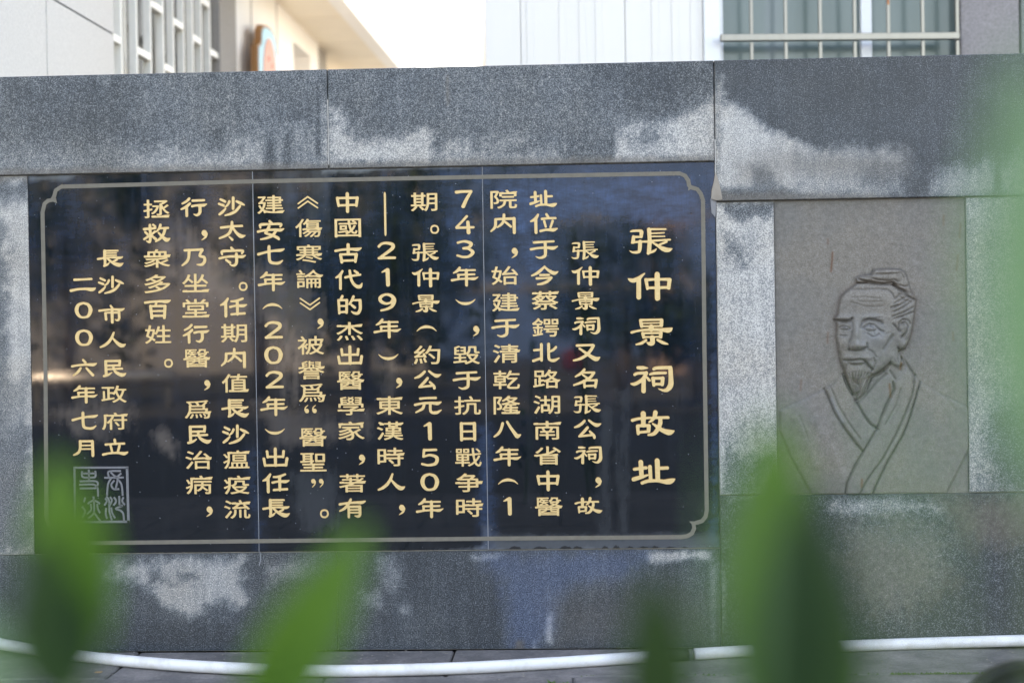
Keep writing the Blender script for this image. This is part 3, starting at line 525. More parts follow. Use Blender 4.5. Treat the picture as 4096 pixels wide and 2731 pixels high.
154 172 175 178 185 186 183 172 92 103 105 106 106 107 106 104 102 101 99 92 12 145 143 143 143 144 145 194 197 198 199 198 193 120 122 129 146 148 148 149 148 147 124 121 120 7 14 37 39 44 66 77 78 78 69 68 66 53 30 29 29 17 16
17 26 32 33 35 44 44 44 37 28 26 24 100 108 122 124 125 126 126 126 130 155 157 158 158 156 129 127 126 126 126 130 148 151 151 152 152 153 155 160 163 165 165 165 166 168 174 231 234 236 236 236 235 232 228 222 209 195 193 192
188 188 190 212 215 216 216 215 212 187 184 182 178 173 168 161 152 148 137 137 138 147 147 145 99 97 97 95 93 83 79 78 78 78 78 80 102 105 106 106 105 103 72 70 70 71 74 101 105 106 106 106 107 18 18 19 20 23 45 48 48 49 49 51
60 62 63 63 66 85 88 89 89 90 92 135 138 139 137 125 114 105 97 25 22 21 20 20 21 22 26 152 158 161 164 165 167 166 166 164 156 154 153 153 152 151 116 114 113 113 114 116 132 144 152 160 168 167 161 160 158 148 147 146 146 147
155 158 158 158 158 156 153 92 91 90 89 89 85 66 63 63 62 60 51 49 49 48 48 47 45 22 20 14 187 185 184 184 185 187 193 213 215 216 216 216 215 212 34 35 38 55 59 59 59 59 59 56 39 37 35 34 14 27 30 34 57 68 69 69 61 57 40 21 19
18 20 61 60 61 70 75 76 78 86 87 79 73 71 69 67 13 187 185 184 184 185 189 212 214 216 216 216 215 212 73 74 77 95 98 99 99 99 98 77 75 74 73 14 100 98 97 97 98 100 106 128 131 132 132 132 131 128 103 104 107 128 131 132 132 132
131 128 108 106 104 103 15 57 70 72 72 65 54 43 40 37 24 23 23 40 54 55 105 110 112 113 126 145 162 165 165 160 158 155 130 107 106 2 145 117 136 138 138 139 141 176 182 195 220 239 243 243 237 236 233 223 217 212 200 143 139 138
138 139 140 218 221 222 223 223 222 217 212 202 193 170 167 162 163 164 191 199 201 201 201 201 200 178 172 173 172 161 162 164 183 185 186 187 186 185 182 139 137 136 136 137 138 189 191 191 191 190 186 138 137 136 136 133 121
117 116 115 115 114 110 67 63 62 62 63 64 113 114 115 115 114 112 72 69 68 67 68 69 71 90 92 92 81 82 76 56 53 52 51 50 47 33 31 30 30 31 32 34 112 114 114 115 114 110 20 17 14 14 15 17 21 47 51 54 56 113 114 115 115 16 16 18 30
31 32 32 30 28 24 24 25 28 37 45 46 46 47 48 46 46 47 49 58 60 60 61 61 62 67 155 160 164 166 168 168 168 167 158 155 154 155 154 153 152 79 77 76 75 76 79 82 95 97 97 97 98 100 103 108 110 110 110 111 113 121 123 124 124 125 128
133 136 137 137 138 140 163 165 165 165 163 140 138 137 137 137 136 133 128 125 124 124 123 122 113 111 110 110 110 108 103 100 98 97 97 97 94 80 76 75 75 76 78 166 168 168 168 167 160 67 62 61 61 60 60 59 49 47 46 46 45 40 37 34
32 30 29 29 31 32 32 31 29 18 13 101 100 110 113 117 136 139 147 153 153 152 148 107 76 77 90 97 97 97 97 86 77 76 76 75 75 5 83 118 132 135 136 137 137 137 138 143 155 176 179 188 190 189 187 170 167 168 170 179 182 190 212 227
235 235 233 222 220 217 201 195 192 186 172 159 137 135 139 151 186 210 214 214 209 208 208 208 207 204 190 187 186 184 87 85 83 82 80 64 63 62 62 61 59 31 26 21 18 16 15 16 18 21 54 66 103 113 115 116 116 116 16 16 16 17 21 60
62 63 63 57 46 46 48 48 47 45 34 32 30 29 24 24 28 41 51 59 61 62 68 68 67 54 51 55 59 67 73 80 82 83 83 78 77 78 80 87 91 162 166 167 168 168 166 162 161 161 161 162 167 168 168 167 163 98 96 96 100 98 98 97 95 91 87 85 83 82 81
74 71 70 67 20 17 17 73 89 91 91 90 85 71 59 45 41 28 28 29 42 52 63 71 25 28 29 30 32 39 53 63 72 72 66 64 62 54 47 36 26 13 84 83 83 84 86 183 185 186 187 185 174 162 89 96 98 103 104 105 105 104 104 102 101 99 96 96 11 85 84
83 83 84 86 183 186 187 187 184 117 118 119 124 126 127 127 126 123 118 117 12 84 83 83 84 86 183 186 187 187 186 184 89 139 141 146 147 148 148 147 145 140 139 138 138 3 61 122 126 131 135 138 140 140 140 141 200 207 210 215 218
221 222 211 209 205 200 197 194 191 189 187 145 141 140 140 140 137 135 131 126 122 118 116 113 113 113 113 112 64 62 57 53 48 45 43 31 32 34 38 43 47 54 112 112 113 113 117 6 5 6 8 12 17 40 42 43 43 41 41 42 45 48 53 118 124 128
129 128 126 124 120 120 120 121 123 162 167 171 174 176 177 176 174 171 167 162 124 122 121 122 122 126 127 126 123 118 53 48 45 42 41 41 44 43 43 40 15 9 13 60 58 57 61 62 66 109 112 113 113 113 112 109 62 63 64 100 103 104 103
102 101 99 67 63 62 12 141 140 140 140 140 141 187 190 191 195 195 194 63 64 69 99 101 102 102 101 100 67 64 63 17 129 34 124 128 129 130 130 129 128 82 79 78 80 118 122 123 123 121 98 96 96 97 99 123 126 127 126 125 106 103 122
123 120 121 130 132 133 150 159 160 158 141 139 138 142 137 135 127 127 128 139 144 146 147 148 152 202 204 205 205 207 209 225 228 229 229 227 216 212 216 216 210 198 198 199 223 239 241 242 241 236 235 235 232 227 218 212 212
213 213 213 213 212 209 197 195 194 193 186 64 61 60 57 46 43 42 42 42 43 47 98 100 101 101 100 97 33 23 20 17 15 15 16 18 22 30 32 32 32 32 17 17 17 18 20 24 26 27 27 29 32 33 34 34 37 40 42 43 44 47 49 50 50 51 55 57 58 59 60
71 72 77 78 79 82 83 79 76 75 74 68 67 64 60 57 51 44 43 41 37 33 29 18 17 16 17 17 18 32 36 36 36 37 41 45 47 47 48 51 54 61 72 74 75 84 84 85 86 89 95 101 103 104 104 107 108 109 111 114 161 164 167 168 167 167 163 162 161 161
162 166 167 168 167 164 160 114 110 109 109 109 108 107 104 104 104 106 105 102 100 97 94 92 90 89 89 87 22 18 10 51 49 48 48 49 53 58 63 64 61 27 29 31 40 43 41 37 31 29 27 18 164 163 161 159 155 150 150 154 164 189 195 195 192
190 189 189 187 184 28 29 34 38 42 46 47 48 48 48 47 46 44 40 37 30 28 27 10 70 68 64 63 64 78 80 81 82 80 42 43 47 48 49 50 49 48 45 43 4 49 48 49 53 46 48 53 48 16 49 48 48 49 51 54 56 54 54 70 75 77 76 74 53 51 56 61 75 77 78
78 77 74 72 66 63 60 59 59 58 57 10 160 155 157 178 182 186 189 191 190 186 59 60 61 68 67 64 62 60 59 58 11 90 75 74 75 82 103 108 110 107 100 92 66 76 77 78 78 78 78 77 75 71 67 11 181 156 153 152 174 176 179 192 193 191 185 81
90 91 92 93 92 90 87 86 85 83 11 131 126 59 55 55 56 59 132 135 135 133 88 89 89 90 91 92 93 93 92 91 89 10 118 117 117 118 120 137 139 140 139 137 104 106 107 109 109 109 109 107 105 104 10 158 156 157 158 160 197 204 207 196
192 104 106 108 109 109 109 109 108 105 104 11 62 60 60 61 62 75 87 93 95 95 87 119 121 123 126 128 127 124 122 121 120 119 19 117 111 106 97 80 82 99 190 192 194 194 192 158 150 145 142 141 140 138 119 125 129 132 137 137 138
138 138 137 136 135 134 134 132 130 126 121 119 12 158 157 157 158 160 191 193 194 194 194 192 161 119 121 123 124 125 126 125 123 121 120 119 119 8 62 61 61 61 62 66 66 66 132 132 133 137 138 138 137 136 10 63 61 61 61 64 190
193 194 193 191 147 148 150 151 151 151 151 150 148 147 4 43 156 159 161 174 176 210 235 238 238 232 232 232 230 228 214 212 211 209 204 114 111 110 109 94 92 91 91 89 89 91 93 97 123 125 129 131 148 150 150 142 141 143 145 16 16
18 33 35 29 29 30 32 40 43 64 68 69 69 70 78 80 80 80 78 71 69 69 68 66 49 43 39 37 35 35 33 34 36 37 37 36 34 23 21 19 19 52 19 77 87 89 89 86 67 68 76 79 83 85 87 88 87 85 80 76 69 60 48 46 42 43 45 54 62 66 67 68 66 64 60 55
48 47 47 61 63 61 53 39 37 37 37 36 33 20 17 17 17 17 24 23 27 29 30 38 70 72 79 84 89 94 100 106 114 120 124 127 129 130 130 128 118 117 117 117 116 114 110 102 97 92 86 80 75 72 70 45 39 38 38 38 39 44 163 167 168 168 167 164
29 25 13 113 111 111 113 114 208 210 211 211 210 209 200 117 51 54 63 65 66 66 65 63 56 53 52 51 51 68 94 231 233 233 233 231 194 191 190 190 191 193 210 214 215 216 218 219 221 233 235 236 235 233 231 228 225 221 214 189 181 176
172 170 169 169 169 168 166 150 147 146 144 139 132 129 118 105 86 83 73 73 75 90 99 105 112 115 120 123 125 125 123 97 93 92 92 93 95 95 98 102 107 109 109 110 114 148 151 152 153 152 151 148 135 133 133 137 138 140 146 156 160
163 164 166 167 167 166 164 160 155 147 114 110 110 109 109 110 112 122 135 144 147 155 162 168 168 159 156 155 151 147 144 139 136 129 120 113 110 109 109 108 106 99 97 2 78 122 126 131 134 137 138 137 138 198 200 206 209 213
216 221 222 223 222 221 220 215 209 204 199 197 196 195 193 138 136 135 135 137 161 189 191 192 190 186 184 181 176 151 131 129 122 115 105 98 72 70 68 64 63 56 49 40 23 21 17 15 13 12 13 34 39 42 44 45 46 47 49 52 56 113 114 116
118 6 5 6 8 12 16 37 39 38 38 35 35 35 37 41 45 49 163 167 170 174 176 174 170 166 62 60 59 59 59 61 63 64 82 106 109 114 118 122 122 123 121 100 82 81 90 98 106 111 124 124 123 118 118 128 136 142 154 156 156 155 153 150 146 122
115 108 101 91 52 48 46 43 42 40 38 13 8 14 70 69 69 68 65 67 86 98 104 108 110 111 110 108 60 61 62 93 112 112 97 85 78 72 66 61 59 59 5 43 155 171 174 174 160 140 137 139 148 187 198 199 196 182 181 181 183 193 195 198 204 220
232 235 235 231 222 220 217 212 208 138 122 110 108 103 103 103 112 117 124 140 153 16 19 21 22 41 66 70 71 71 69 68 67 63 48 46 45 44 40 40 41 47 64 79 85 87 90 93 93 91 83 82 86 87 89 88 78 76 75 69 64 56 37 18 62 50 52 63 67
68 66 62 63 67 93 99 101 101 100 97 95 90 83 84 100 104 105 104 99 95 93 77 72 59 48 33 31 29 19 18 18 21 34 42 52 56 55 53 26 24 23 32 36 37 37 34 21 18 17 18 18 21 39 42 43 44 49 17 17 17 18 20 29 46 48 49 49 50 52 54 66 78 90
103 121 123 135 138 140 143 148 151 151 139 137 150 158 166 167 167 159 158 156 154 147 141 132 126 125 123 109 107 105 84 69 66 64 64 64 63 60 52 50 49 49 48 46 40 20 15 59 57 56 45 46 48 62 66 67 69 74 78 80 79 77 64 65 67 100
101 103 110 111 110 106 92 79 66 64 64 21 116 121 216 220 221 221 221 220 217 205 202 200 198 139 135 134 132 117 116 115 115 100 99 99 100 101 103 166 167 168 168 167 162 161 161 162 167 168 168 167 163 103 16 136 135 134 134
135 136 139 197 199 201 201 201 201 200 193 139 114 115 122 144 146 147 147 147 147 146 143 117 115 114 113 113 3 207 146 159 162 163 164 166 214 216 216 217 220 229 231 232 231 229 218 216 216 215 214 167 164 164 164 167 216 220
221 221 221 219 167 165 164 164 166 168 228 230 230 230 229 225 166 164 164 163 161 156 158 175 182 210 221 240 243 243 232 229 227 214 204 151 121 95 79 76 72 70 69 70 69 62 60 52 45 33 30 20 18 19 30 39 45 46 45 36 31 27 28 30
37 41 43 52 54 56 59 63 67 67 64 44 40 32 30 26 25 25 32 40 52 59 60 60 57 25 23 23 24 26 69 77 82 89 89 89 86 61 61 63 78 85 87 89 87 84 78 71 72 80 88 95 109 124 140 144 146 145 144 144 143 139 91 88 87 87 90 139 143 144 144
143 139 100 97 97 97 100 139 143 144 144 143 139 101 99 99 99 101 142 143 144 143 143 140 89 86 85 86 89 139 143 144 144 143 141 102 101 100 101 103 139 143 144 144 16 16 16 18 28 29 30 32 48 51 51 51 53 60 63 64 64 66 83 85 86
87 88 91 95 96 96 97 99 105 107 108 109 109 110 116 118 118 118 120 121 128 130 131 131 132 133 146 148 148 150 150 147 143 142 142 143 145 159 163 164 165 164 164 162 158 163 163 162 159 155 151 150 145 146 154 160 167 167 161
159 156 150 142 136 133 131 120 112 103 101 99 97 97 99 114 117 118 115 103 89 87 86 86 87 90 89 83 80 79 75 68 54 45 41 40 40 39 37 30 27 26 26 24 26 29 31 32 38 70 71 72 72 73 74 76 86 101 116 130 132 137 140 143 146 148 150
149 148 147 145 133 131 131 131 130 126 120 118 118 117 116 112 109 109 108 107 101 98 96 96 95 94 90 87 87 86 85 79 76 74 74 72 71 66 65 64 64 63 59 53 51 51 51 49 45 44 42 42 40 33 31 30 29 29 27 18 11 167 164 164 164 166 193
195 197 197 197 195 42 43 45 49 51 51 51 49 45 43 43 12 167 164 164 164 164 166 194 197 197 197 197 195 64 65 67 71 73 74 74 73 71 67 65 64 8 72 147 160 163 165 165 166 168 223 227 227 227 227 225 168 166 165 166 168 220 221 222
221 222 224 240 243 243 237 236 233 228 218 212 193 91 80 76 74 73 73 75 79 107 109 113 115 140 144 144 144 144 143 93 91 90 91 93 143 144 144 144 144 140 87 85 84 84 85 87 143 144 145 16 16 16 18 26 28 28 28 29 32 37 39 40 41 42
46 48 48 49 50 52 60 60 61 61 62 64 74 79 81 81 84 85 81 81 83 81 79 77 72 69 67 66 66 68 69 69 68 67 63 61 60 60 59 54 50 49 48 48 46 43 41 41 41 40 38 32 29 28 28 26 18 14 38 40 44 66 77 78 78 69 67 64 48 30 29 30 20 19 20 28
34 36 38 47 47 46 38 30 29 26 10 167 165 165 167 170 177 182 206 206 192 60 62 67 68 69 68 67 62 61 60 14 28 31 37 60 68 69 69 60 56 43 20 18 18 25 62 62 64 74 78 79 82 90 91 83 74 72 70 64 36 96 195 210 214 216 216 216 215 214
209 201 192 172 170 166 167 169 191 194 196 196 195 194 190 117 115 114 114 113 109 98 95 94 94 94 94 87 87 86 87 90 95 153 158 161 165 167 168 168 166 158 155 154 154 154 152 148 145 143 143 143 143 145 164 167 168 168 168 166
163 93 89 11 116 114 114 115 117 192 195 196 195 194 192 100 101 106 108 109 109 108 106 101 100 100 16 63 66 76 77 78 62 47 43 39 26 25 25 26 41 60 61 103 104 109 110 113 138 160 165 165 159 158 156 154 134 106 104 12 115 114
114 115 117 192 195 196 195 194 192 120 122 123 129 130 131 131 130 128 123 122 121 121 3 160 65 78 82 83 83 83 85 121 123 125 125 124 121 85 84 83 84 85 116 119 121 122 123 131 138 145 150 153 167 169 170 170 164 164 165 229 233
234 234 233 231 158 154 138 139 144 200 206 218 219 216 168 154 152 151 152 153 161 206 211 214 216 218 219 221 233 235 236 234 232 229 223 218 204 163 152 143 138 134 131 130 130 133 137 145 163 177 179 178 175 137 135 134 133
129 122 121 120 120 119 116 85 84 83 83 84 86 125 127 127 127 125 123 87 84 83 83 83 82 79 67 64 63 63 63 62 61 22 18 17 17 17 19 59 61 63 63 62 61 30 28 27 28 29 31 61 62 63 62 61 59 22 20 20 20 23 61 62 63 63 16 16 16 17 20 31
33 33 33 34 43 46 47 47 48 53 56 57 58 59 62 62 62 53 44 31 18 16 18 18 20 23 38 39 40 40 41 44 51 53 54 54 55 74 75 75 76 75 78 80 84 126 140 145 147 149 150 151 151 151 149 145 130 129 129 132 132 134 147 154 160 164 165 167
167 166 164 162 160 155 151 145 138 132 124 106 94 91 90 90 89 87 79 79 78 75 75 78 110 114 115 115 116 117 122 124 125 125 126 129 138 139 140 140 140 144 164 167 168 168 168 168 167 163 143 140 140 140 139 137 129 126 125 125
125 123 117 116 115 115 113 108 60 58 58 57 57 55 48 47 47 47 45 38 34 33 33 32 30 18 10 49 47 46 47 49 98 100 101 100 98 70 71 75 79 80 80 79 77 71 70 10 49 47 46 47 49 98 100 101 100 98 92 93 97 101 102 102 101 99 93 92 7 114
138 150 155 156 151 152 159 202 211 214 214 207 198 183 181 181 184 200 232 235 235 235 226 224 206 204 203 201 171 168 168 169 170 216 218 218 216 214 170 169 168 169 171 210 214 215 215 215 215 217 235 237 237 231 231 230 228
218 212 207 192 87 84 81 80 80 83 86 114 116 120 122 145 147 148 147 146 106 103 102 97 87 85 86 94 100 110 114 114 114 112 94 91 83 82 82 85 102 121 136 139 138 123 121 109 97 94 85 84 84 103 116 126 136 16 17 18 21 28 29 30 29
32 34 37 45 52 62 64 66 67 71 77 78 79 80 89 90 87 89 94 96 96 97 98 106 107 108 110 118 120 121 121 122 126 128 129 129 130 132 138 141 142 143 143 144 146 154 161 163 164 164 166 166 164 164 164 161 158 153 150 149 147 148 150
151 151 150 144 142 142 141 139 133 133 129 126 124 118 112 97 94 91 89 88 92 91 83 82 80 79 76 71 67 64 62 52 52 58 64 64 57 56 54 44 36 27 17 52 72 76 78 86 88 88 86 66 67 79 82 84 86 87 85 83 80 76 71 63 49 46 45 42 42 45 57
62 65 67 67 63 58 47 46 46 60 62 62 59 40 37 36 36 34 33 19 17 17 17 18 21 23 23 23 27 29 31 36 71 74 85 91 95 100 108 118 122 125 128 129 131 131 130 129 121 118 118 117 116 114 109 101 93 86 76 74 71 46 39 38 37 37 38 43 166
168 168 168 167 163 25 24 23 12 139 138 139 144 153 160 170 178 182 182 177 145 42 44 45 48 54 57 52 47 44 43 42 42 9 156 138 138 160 182 181 179 161 159 74 82 83 84 83 82 80 74 74 12 129 128 126 126 130 143 147 148 148 148 141
132 97 101 106 107 108 108 107 105 98 97 96 96 10 116 113 109 108 110 145 147 148 147 146 121 122 126 128 129 129 128 126 122 121 10 171 169 168 168 169 170 176 202 205 196 141 142 144 148 150 150 148 144 143 141 2 32 122 125 129
132 135 154 168 191 209 213 216 222 237 239 240 241 240 229 223 220 213 209 204 197 192 189 180 144 118 117 117 119 14 13 13 15 17 48 69 99 120 123 125 125 125 125 126 129 131 147 152 154 157 157 157 154 151 147 132 75 28 24 20
16 29 85 91 94 97 100 101 95 89 84 76 66 61 54 39 22 18 15 13 12 12 13 33 42 52 59 65 68 79 82 24 23 24 26 30 36 59 77 91 105 120 125 131 140 148 149 148 146 144 141 139 121 113 100 89 77 69 30 26 2 116 79 83 86 90 92 93 93 88 90
126 129 133 138 143 147 150 208 213 216 217 215 212 154 152 151 150 152 206 208 210 212 212 212 210 208 206 152 151 150 151 152 154 199 215 235 237 237 225 219 212 202 193 185 160 152 151 150 150 149 146 143 139 135 131 128 126
126 126 125 124 105 82 77 72 67 59 21 17 14 10 9 8 9 10 14 17 60 63 63 63 63 60 59 60 63 70 74 83 122 124 125 125 124 122 76 68 62 55 33 30 28 27 28 53 62 75 12 11 11 13 16 20 23 32 33 34 33 30 29 30 33 34 34 34 38 43 47 49 49 49
51 67 69 68 69 71 74 76 78 81 83 84 85 86 87 101 102 102 101 100 96 97 100 111 116 121 124 124 124 119 119 120 122 166 169 172 175 176 175 174 170 167 162 121 119 118 119 120 121 123 123 124 132 132 131 128 125 122 118 116 113
112 107 106 103 87 85 82 78 75 71 69 68 70 69 69 68 51 49 49 49 56 59 62 67 67 66 62 59 39 30 14 10 84 83 82 81 82 122 124 125 126 124 86 87 92 102 104 103 103 102 87 85 1 29 130 135 138 145 148 151 153 154 152 149 145 139 133
128 124 122 119 117 115 90 87 86 84 85 86 107 114 122 126 12 11 11 13 16 20 26 160 166 170 173 174 174 171 167 161 45 44 44 51 51 49 46 44 42 26 21 17 13 1 45 98 137 192 195 199 201 202 202 201 178 165 155 136 134 131 128 124 120
116 113 110 108 106 106 107 129 142 150 171 170 167 128 105 68 62 59 56 54 53 53 54 56 59 62 66 17 16 16 17 20 22 25 30 33 73 98 121 166 169 172 173 174 174 173 172 169 166 162 158 154 108 84 70 40 39 39 39 41 46 45 43 41 38 34
31 27 24 21 19 19 1 63 145 148 152 155 158 160 161 160 159 86 84 85 89 145 146 146 145 146 150 155 159 162 167 170 172 175 176 178 207 210 213 214 215 214 213 211 208 205 179 177 177 179 179 177 174 170 166 160 155 151 149 147
147 146 61 57 55 53 52 52 55 101 141 10 10 10 11 14 16 20 23 26 105 108 109 109 108 107 105 71 66 61 58 58 58 61 64 69 104 107 108 108 109 111 114 117 121 123 125 127 127 128 129 132 162 167 171 175 178 179 179 177 174 169 163
131 129 130 129 126 124 121 113 108 60 14 1 88 113 126 137 150 163 174 184 192 196 198 198 194 188 182 173 173 191 200 206 208 210 210 208 206 201 194 184 176 167 156 140 128 110 92 63 59 57 57 58 62 67 71 98 109 117 130 147 156
164 174 180 180 175 167 159 153 144 124 115 110 108 107 108 110 114 145 152 156 162 166 168 166 155 145 135 125 117 108 72 69 67 64 62 61 62 64 67 93 12 11 11 13 17 20 25 31 37 44 47 59 68 74 82 83 92 99 106 109 117 123 130 133
141 148 156 160 165 168 170 170 169 164 154 152 148 144 139 136 135 136 145 148 149 149 148 145 140 131 122 118 112 105 99 96 94 93 93 90 85 82 78 75 73 68 67 64 60 53 49 47 41 36 33 31 31 32 42 42 41 39 37 33 29 25 23 16 4 116
60 63 66 76 82 116 120 121 122 122 123 124 129 133 137 139 141 141 143 146 202 206 207 209 209 210 210 213 230 232 234 235 234 233 228 206 199 195 192 190 189 189 189 185 163 161 161 159 158 156 151 140 143 147 213 223 224 224
220 215 206 193 192 194 208 218 233 235 234 225 222 209 200 190 177 175 151 133 122 120 118 111 110 113 123 121 108 28 22 20 19 17 18 20 59 61 62 63 62 59 26 24 24 24 26 60 62 63 63 62 29 26 26 26 26 29 17 16 16 25 24 24 25 25 29
71 74 74 72 68 63 57 48 24 22 21 21 21 22 25 59 64 65 66 65 66 69 75 77 78 79 79 78 76 73 68 59 39 36 35 35 36 37 54 61 67 75 85 86 86 86 89 91 93 101 110 122 135 137 139 146 150 155 156 159 167 168 164 160 156 148 148 159 165
168 167 167 159 156 154 151 150 151 159 159 159 156 148 146 144 141 140 139 125 122 121 121 120 116 110 108 108 107 106 92 91 91 90 86 33 30 28 38 74 46 44 44 44 45 66 67 68 67 66 47 44 44 44 45 48 99 103 104 104 104 103 100 80
78 78 78 80 101 103 104 104 101 82 78 77 76 27 36 38 47 49 50 51 53 57 61 63 64 64 67 76 77 78 78 77 75 71 67 64 64 63 62 56 53 51 51 50 46 39 38 38 37 36 27 42 124 123 123 122 120 85 83 82 82 83 86 120 122 123 123 121 86 83 82
82 83 84 87 122 126 128 129 130 135 146 155 159 160 160 147 140 137 130 128 128 129 127 83 83 84 89 90 91 91 92 105 107 108 108 109 113 118 121 121 122 126 135 137 138 138 135 135 137 148 149 148 144 139 137 136 135 120 109 101
100 99 91 86 84 14 159 158 158 161 169 176 178 181 189 193 198 197 193 163 101 102 103 109 118 125 124 123 115 109 102 101 100 100 2 95 155 157 159 171 174 173 179 232 234 235 235 234 232 228 106 100 98 95 74 73 72 72 73 77 98 99
100 101 101 99 76 74 73 72 71 69 64 57 38 32 30 25 25 26 47 50 52 53 52 52 49 25 23 21 20 18 18 19 21 48 52 52 52 52 49 25 22 21 20 20 21 24 49 52 52 53 54 56 69 71 72 72 73 74 94 99 101 103 152 153 153 148 141 140 143 16 16 17
34 40 45 46 46 47 49 56 59 59 60 60 59 63 64 64 66 69 87 91 91 88 89 90 97 99 101 106 107 108 153 158 161 164 165 167 166 166 156 154 153 152 152 151 146 114 112 112 116 116 115 113 106 103 102 102 97 95 92 67 65 64 64 63 62 59
53 51 50 50 49 46 21 18 17 18 18 20 47 48 49 50 51 47 46 45 45 43 34 23 21 19 57 121 123 129 195 200 201 201 202 205 214 217 219 220 221 223 233 236 236 235 234 232 229 227 222 216 198 191 186 183 181 181 181 179 177 144 141 141
140 138 137 132 124 113 98 95 94 85 84 84 85 98 106 113 115 118 120 120 74 73 73 73 74 77 150 151 152 152 150 146 129 127 126 130 133 138 148 154 159 162 164 165 166 166 164 162 158 153 92 89 87 87 87 88 90 114 123 128 138 149
159 167 168 167 160 159 157 155 148 141 133 129 121 109 77 3 41 69 72 76 79 84 87 170 172 178 182 187 193 195 195 194 193 190 184 181 177 174 171 169 168 166 89 86 85 83 80 77 74 70 67 64 62 61 60 61 63 66 13 12 12 13 16 16 15 15
12 12 13 17 22 26 158 163 168 171 171 170 168 166 160 159 158 159 160 164 167 169 171 171 171 169 167 163 159 25 21 17 14 12 90 87 87 87 87 91 164 167 168 168 168 167 34 36 38 78 81 82 82 82 80 39 37 36 12 89 87 87 86 86 87 166
168 169 169 168 164 98 99 101 137 139 140 141 140 139 101 98 98 10 135 156 159 170 172 173 176 177 179 185 228 230 231 232 232 231 182 179 179 182 185 186 190 196 209 210 213 221 223 223 222 214 204 194 192 194 200 205 210 214
216 219 221 222 224 235 235 234 230 226 222 217 212 205 198 192 187 184 178 176 155 148 135 131 122 121 122 139 147 162 170 170 165 160 160 158 138 135 133 132 132 131 128 92 90 89 89 90 91 135 138 139 139 139 138 136 93 90 88 88
87 86 74 71 70 70 70 69 68 22 18 18 18 18 20 67 69 70 70 69 68 31 29 28 27 28 29 33 128 130 133 156 158 158 156 156 17 16 16 17 18 55 60 60 60 56 57 59 67 68 69 74 75 76 98 107 110 107 99 77 77 77 80 82 84 87 101 114 125 129 135
144 148 151 150 147 140 129 128 128 133 136 141 153 160 164 167 168 167 164 160 156 152 143 142 155 159 165 164 158 156 155 147 143 133 126 124 103 78 77 76 77 76 73 79 115 118 119 119 120 121 127 129 129 129 130 132 138 140 141
142 142 142 145 164 166 167 167 167 166 163 145 143 142 142 141 138 132 130 129 129 128 126 122 120 120 119 119 117 67 64 62 62 62 62 65 62 61 59 25 20 15 195 199 201 210 222 225 227 226 215 213 212 205 187 187 188 20 19 19 27 38
42 45 47 52 52 51 42 25 24 23 15 27 70 74 74 75 74 74 72 69 30 26 25 25 25 26 21 20 21 23 29 51 54 55 55 55 54 53 51 25 22 16 86 129 132 133 134 134 134 133 132 129 89 85 84 84 84 84 21 20 21 21 23 29 51 54 55 55 55 54 53 51 25
22 13 43 40 40 40 41 44 53 56 59 59 59 59 56 31 32 33 41 44 44 45 44 44 38 33 32 31 13 101 99 99 99 100 101 107 115 118 119 119 118 117 31 32 33 41 44 44 45 44 44 41 34 32 31 11 45 44 43 44 45 67 69 70 70 69 62 73 75 78 83 84 85
84 83 76 73 73 11 89 87 87 87 89 112 114 115 115 114 107 73 75 78 83 84 85 84 83 76 73 73 11 45 44 43 44 45 67 69 70 70 69 62 96 98 101 106 107 108 107 106 99 96 96 11 89 87 87 87 89 112 114 115 115 114 107 96 98 101 106 107 108
107 106 99 96 96 4 101 91 106 110 111 111 106 106 108 169 179 182 182 181 163 162 162 167 202 204 205 206 225 241 243 243 237 236 235 232 223 216 206 205 205 204 204 202 139 136 135 135 134 132 128 120 106 83 79 78 73 72 74 109
113 114 114 114 113 109 44 41 41 41 43 45 112 114 114 114 113 109 21 18 16 14 14 15 17 20 23 49 54 57 109 113 114 114 114 112 54 52 48 39 26 25 25 26 49 65 79 89 16 18 19 21 22 28 29 29 29 34 36 37 39 55 56 57 58 59 61 78 81 79
80 80 83 91 100 101 102 102 103 103 103 106 128 130 131 132 132 135 153 158 161 165 167 168 168 168 167 158 155 154 154 153 151 148 135 132 132 131 130 129 120 118 118 117 116 115 105 102 102 102 101 99 95 92 89 87 86 85 84 86 87
87 86 84 75 74 72 72 72 69 72 64 63 62 61 49 39 28 18 12 89 86 71 71 77 130 133 141 146 147 145 141 44 45 56 58 58 58 57 51 47 45 44 44 11 138 136 135 135 137 176 182 183 183 183 182 72 73 76 85 87 87 85 83 75 73 73 12 137 135
135 135 136 137 179 182 183 184 183 182 102 103 109 115 117 117 117 117 116 105 103 102 5 114 154 168 171 172 173 173 175 222 224 225 226 225 223 175 174 173 173 173 174 175 177 183 215 239 241 243 243 242 237 236 235 232 222 216
207 206 205 206 209 232 234 234 233 231 208 206 205 205 204 201 195 185 175 156 154 153 148 148 150 181 183 184 184 184 183 181 131 123 97 93 91 90 89 89 87 39 38 37 36 33 21 18 17 17 17 17 18 22 87 89 89 90 90 91 122 124 128 130
150 152 152 152 151 147 103 101 101 101 102 105 147 151 152 152 16 16 16 17 20 33 35 35 36 37 46 48 49 50 50 52 57 64 66 67 66 64 59 59 59 60 61 63 70 78 80 81 81 82 82 83 92 95 96 97 99 106 108 110 110 112 115 155 160 163 166
168 168 168 168 167 158 155 154 154 153 152 114 112 111 110 110 111 110 110 108 113 133 136 136 137 138 147 149 150 150 149 148 144 32 29 28 27 27 28 30 61 63 65 63 64 66 67 67 66 63 52 50 49 49 47 39 37 36 35 35 35 32 18 13 39
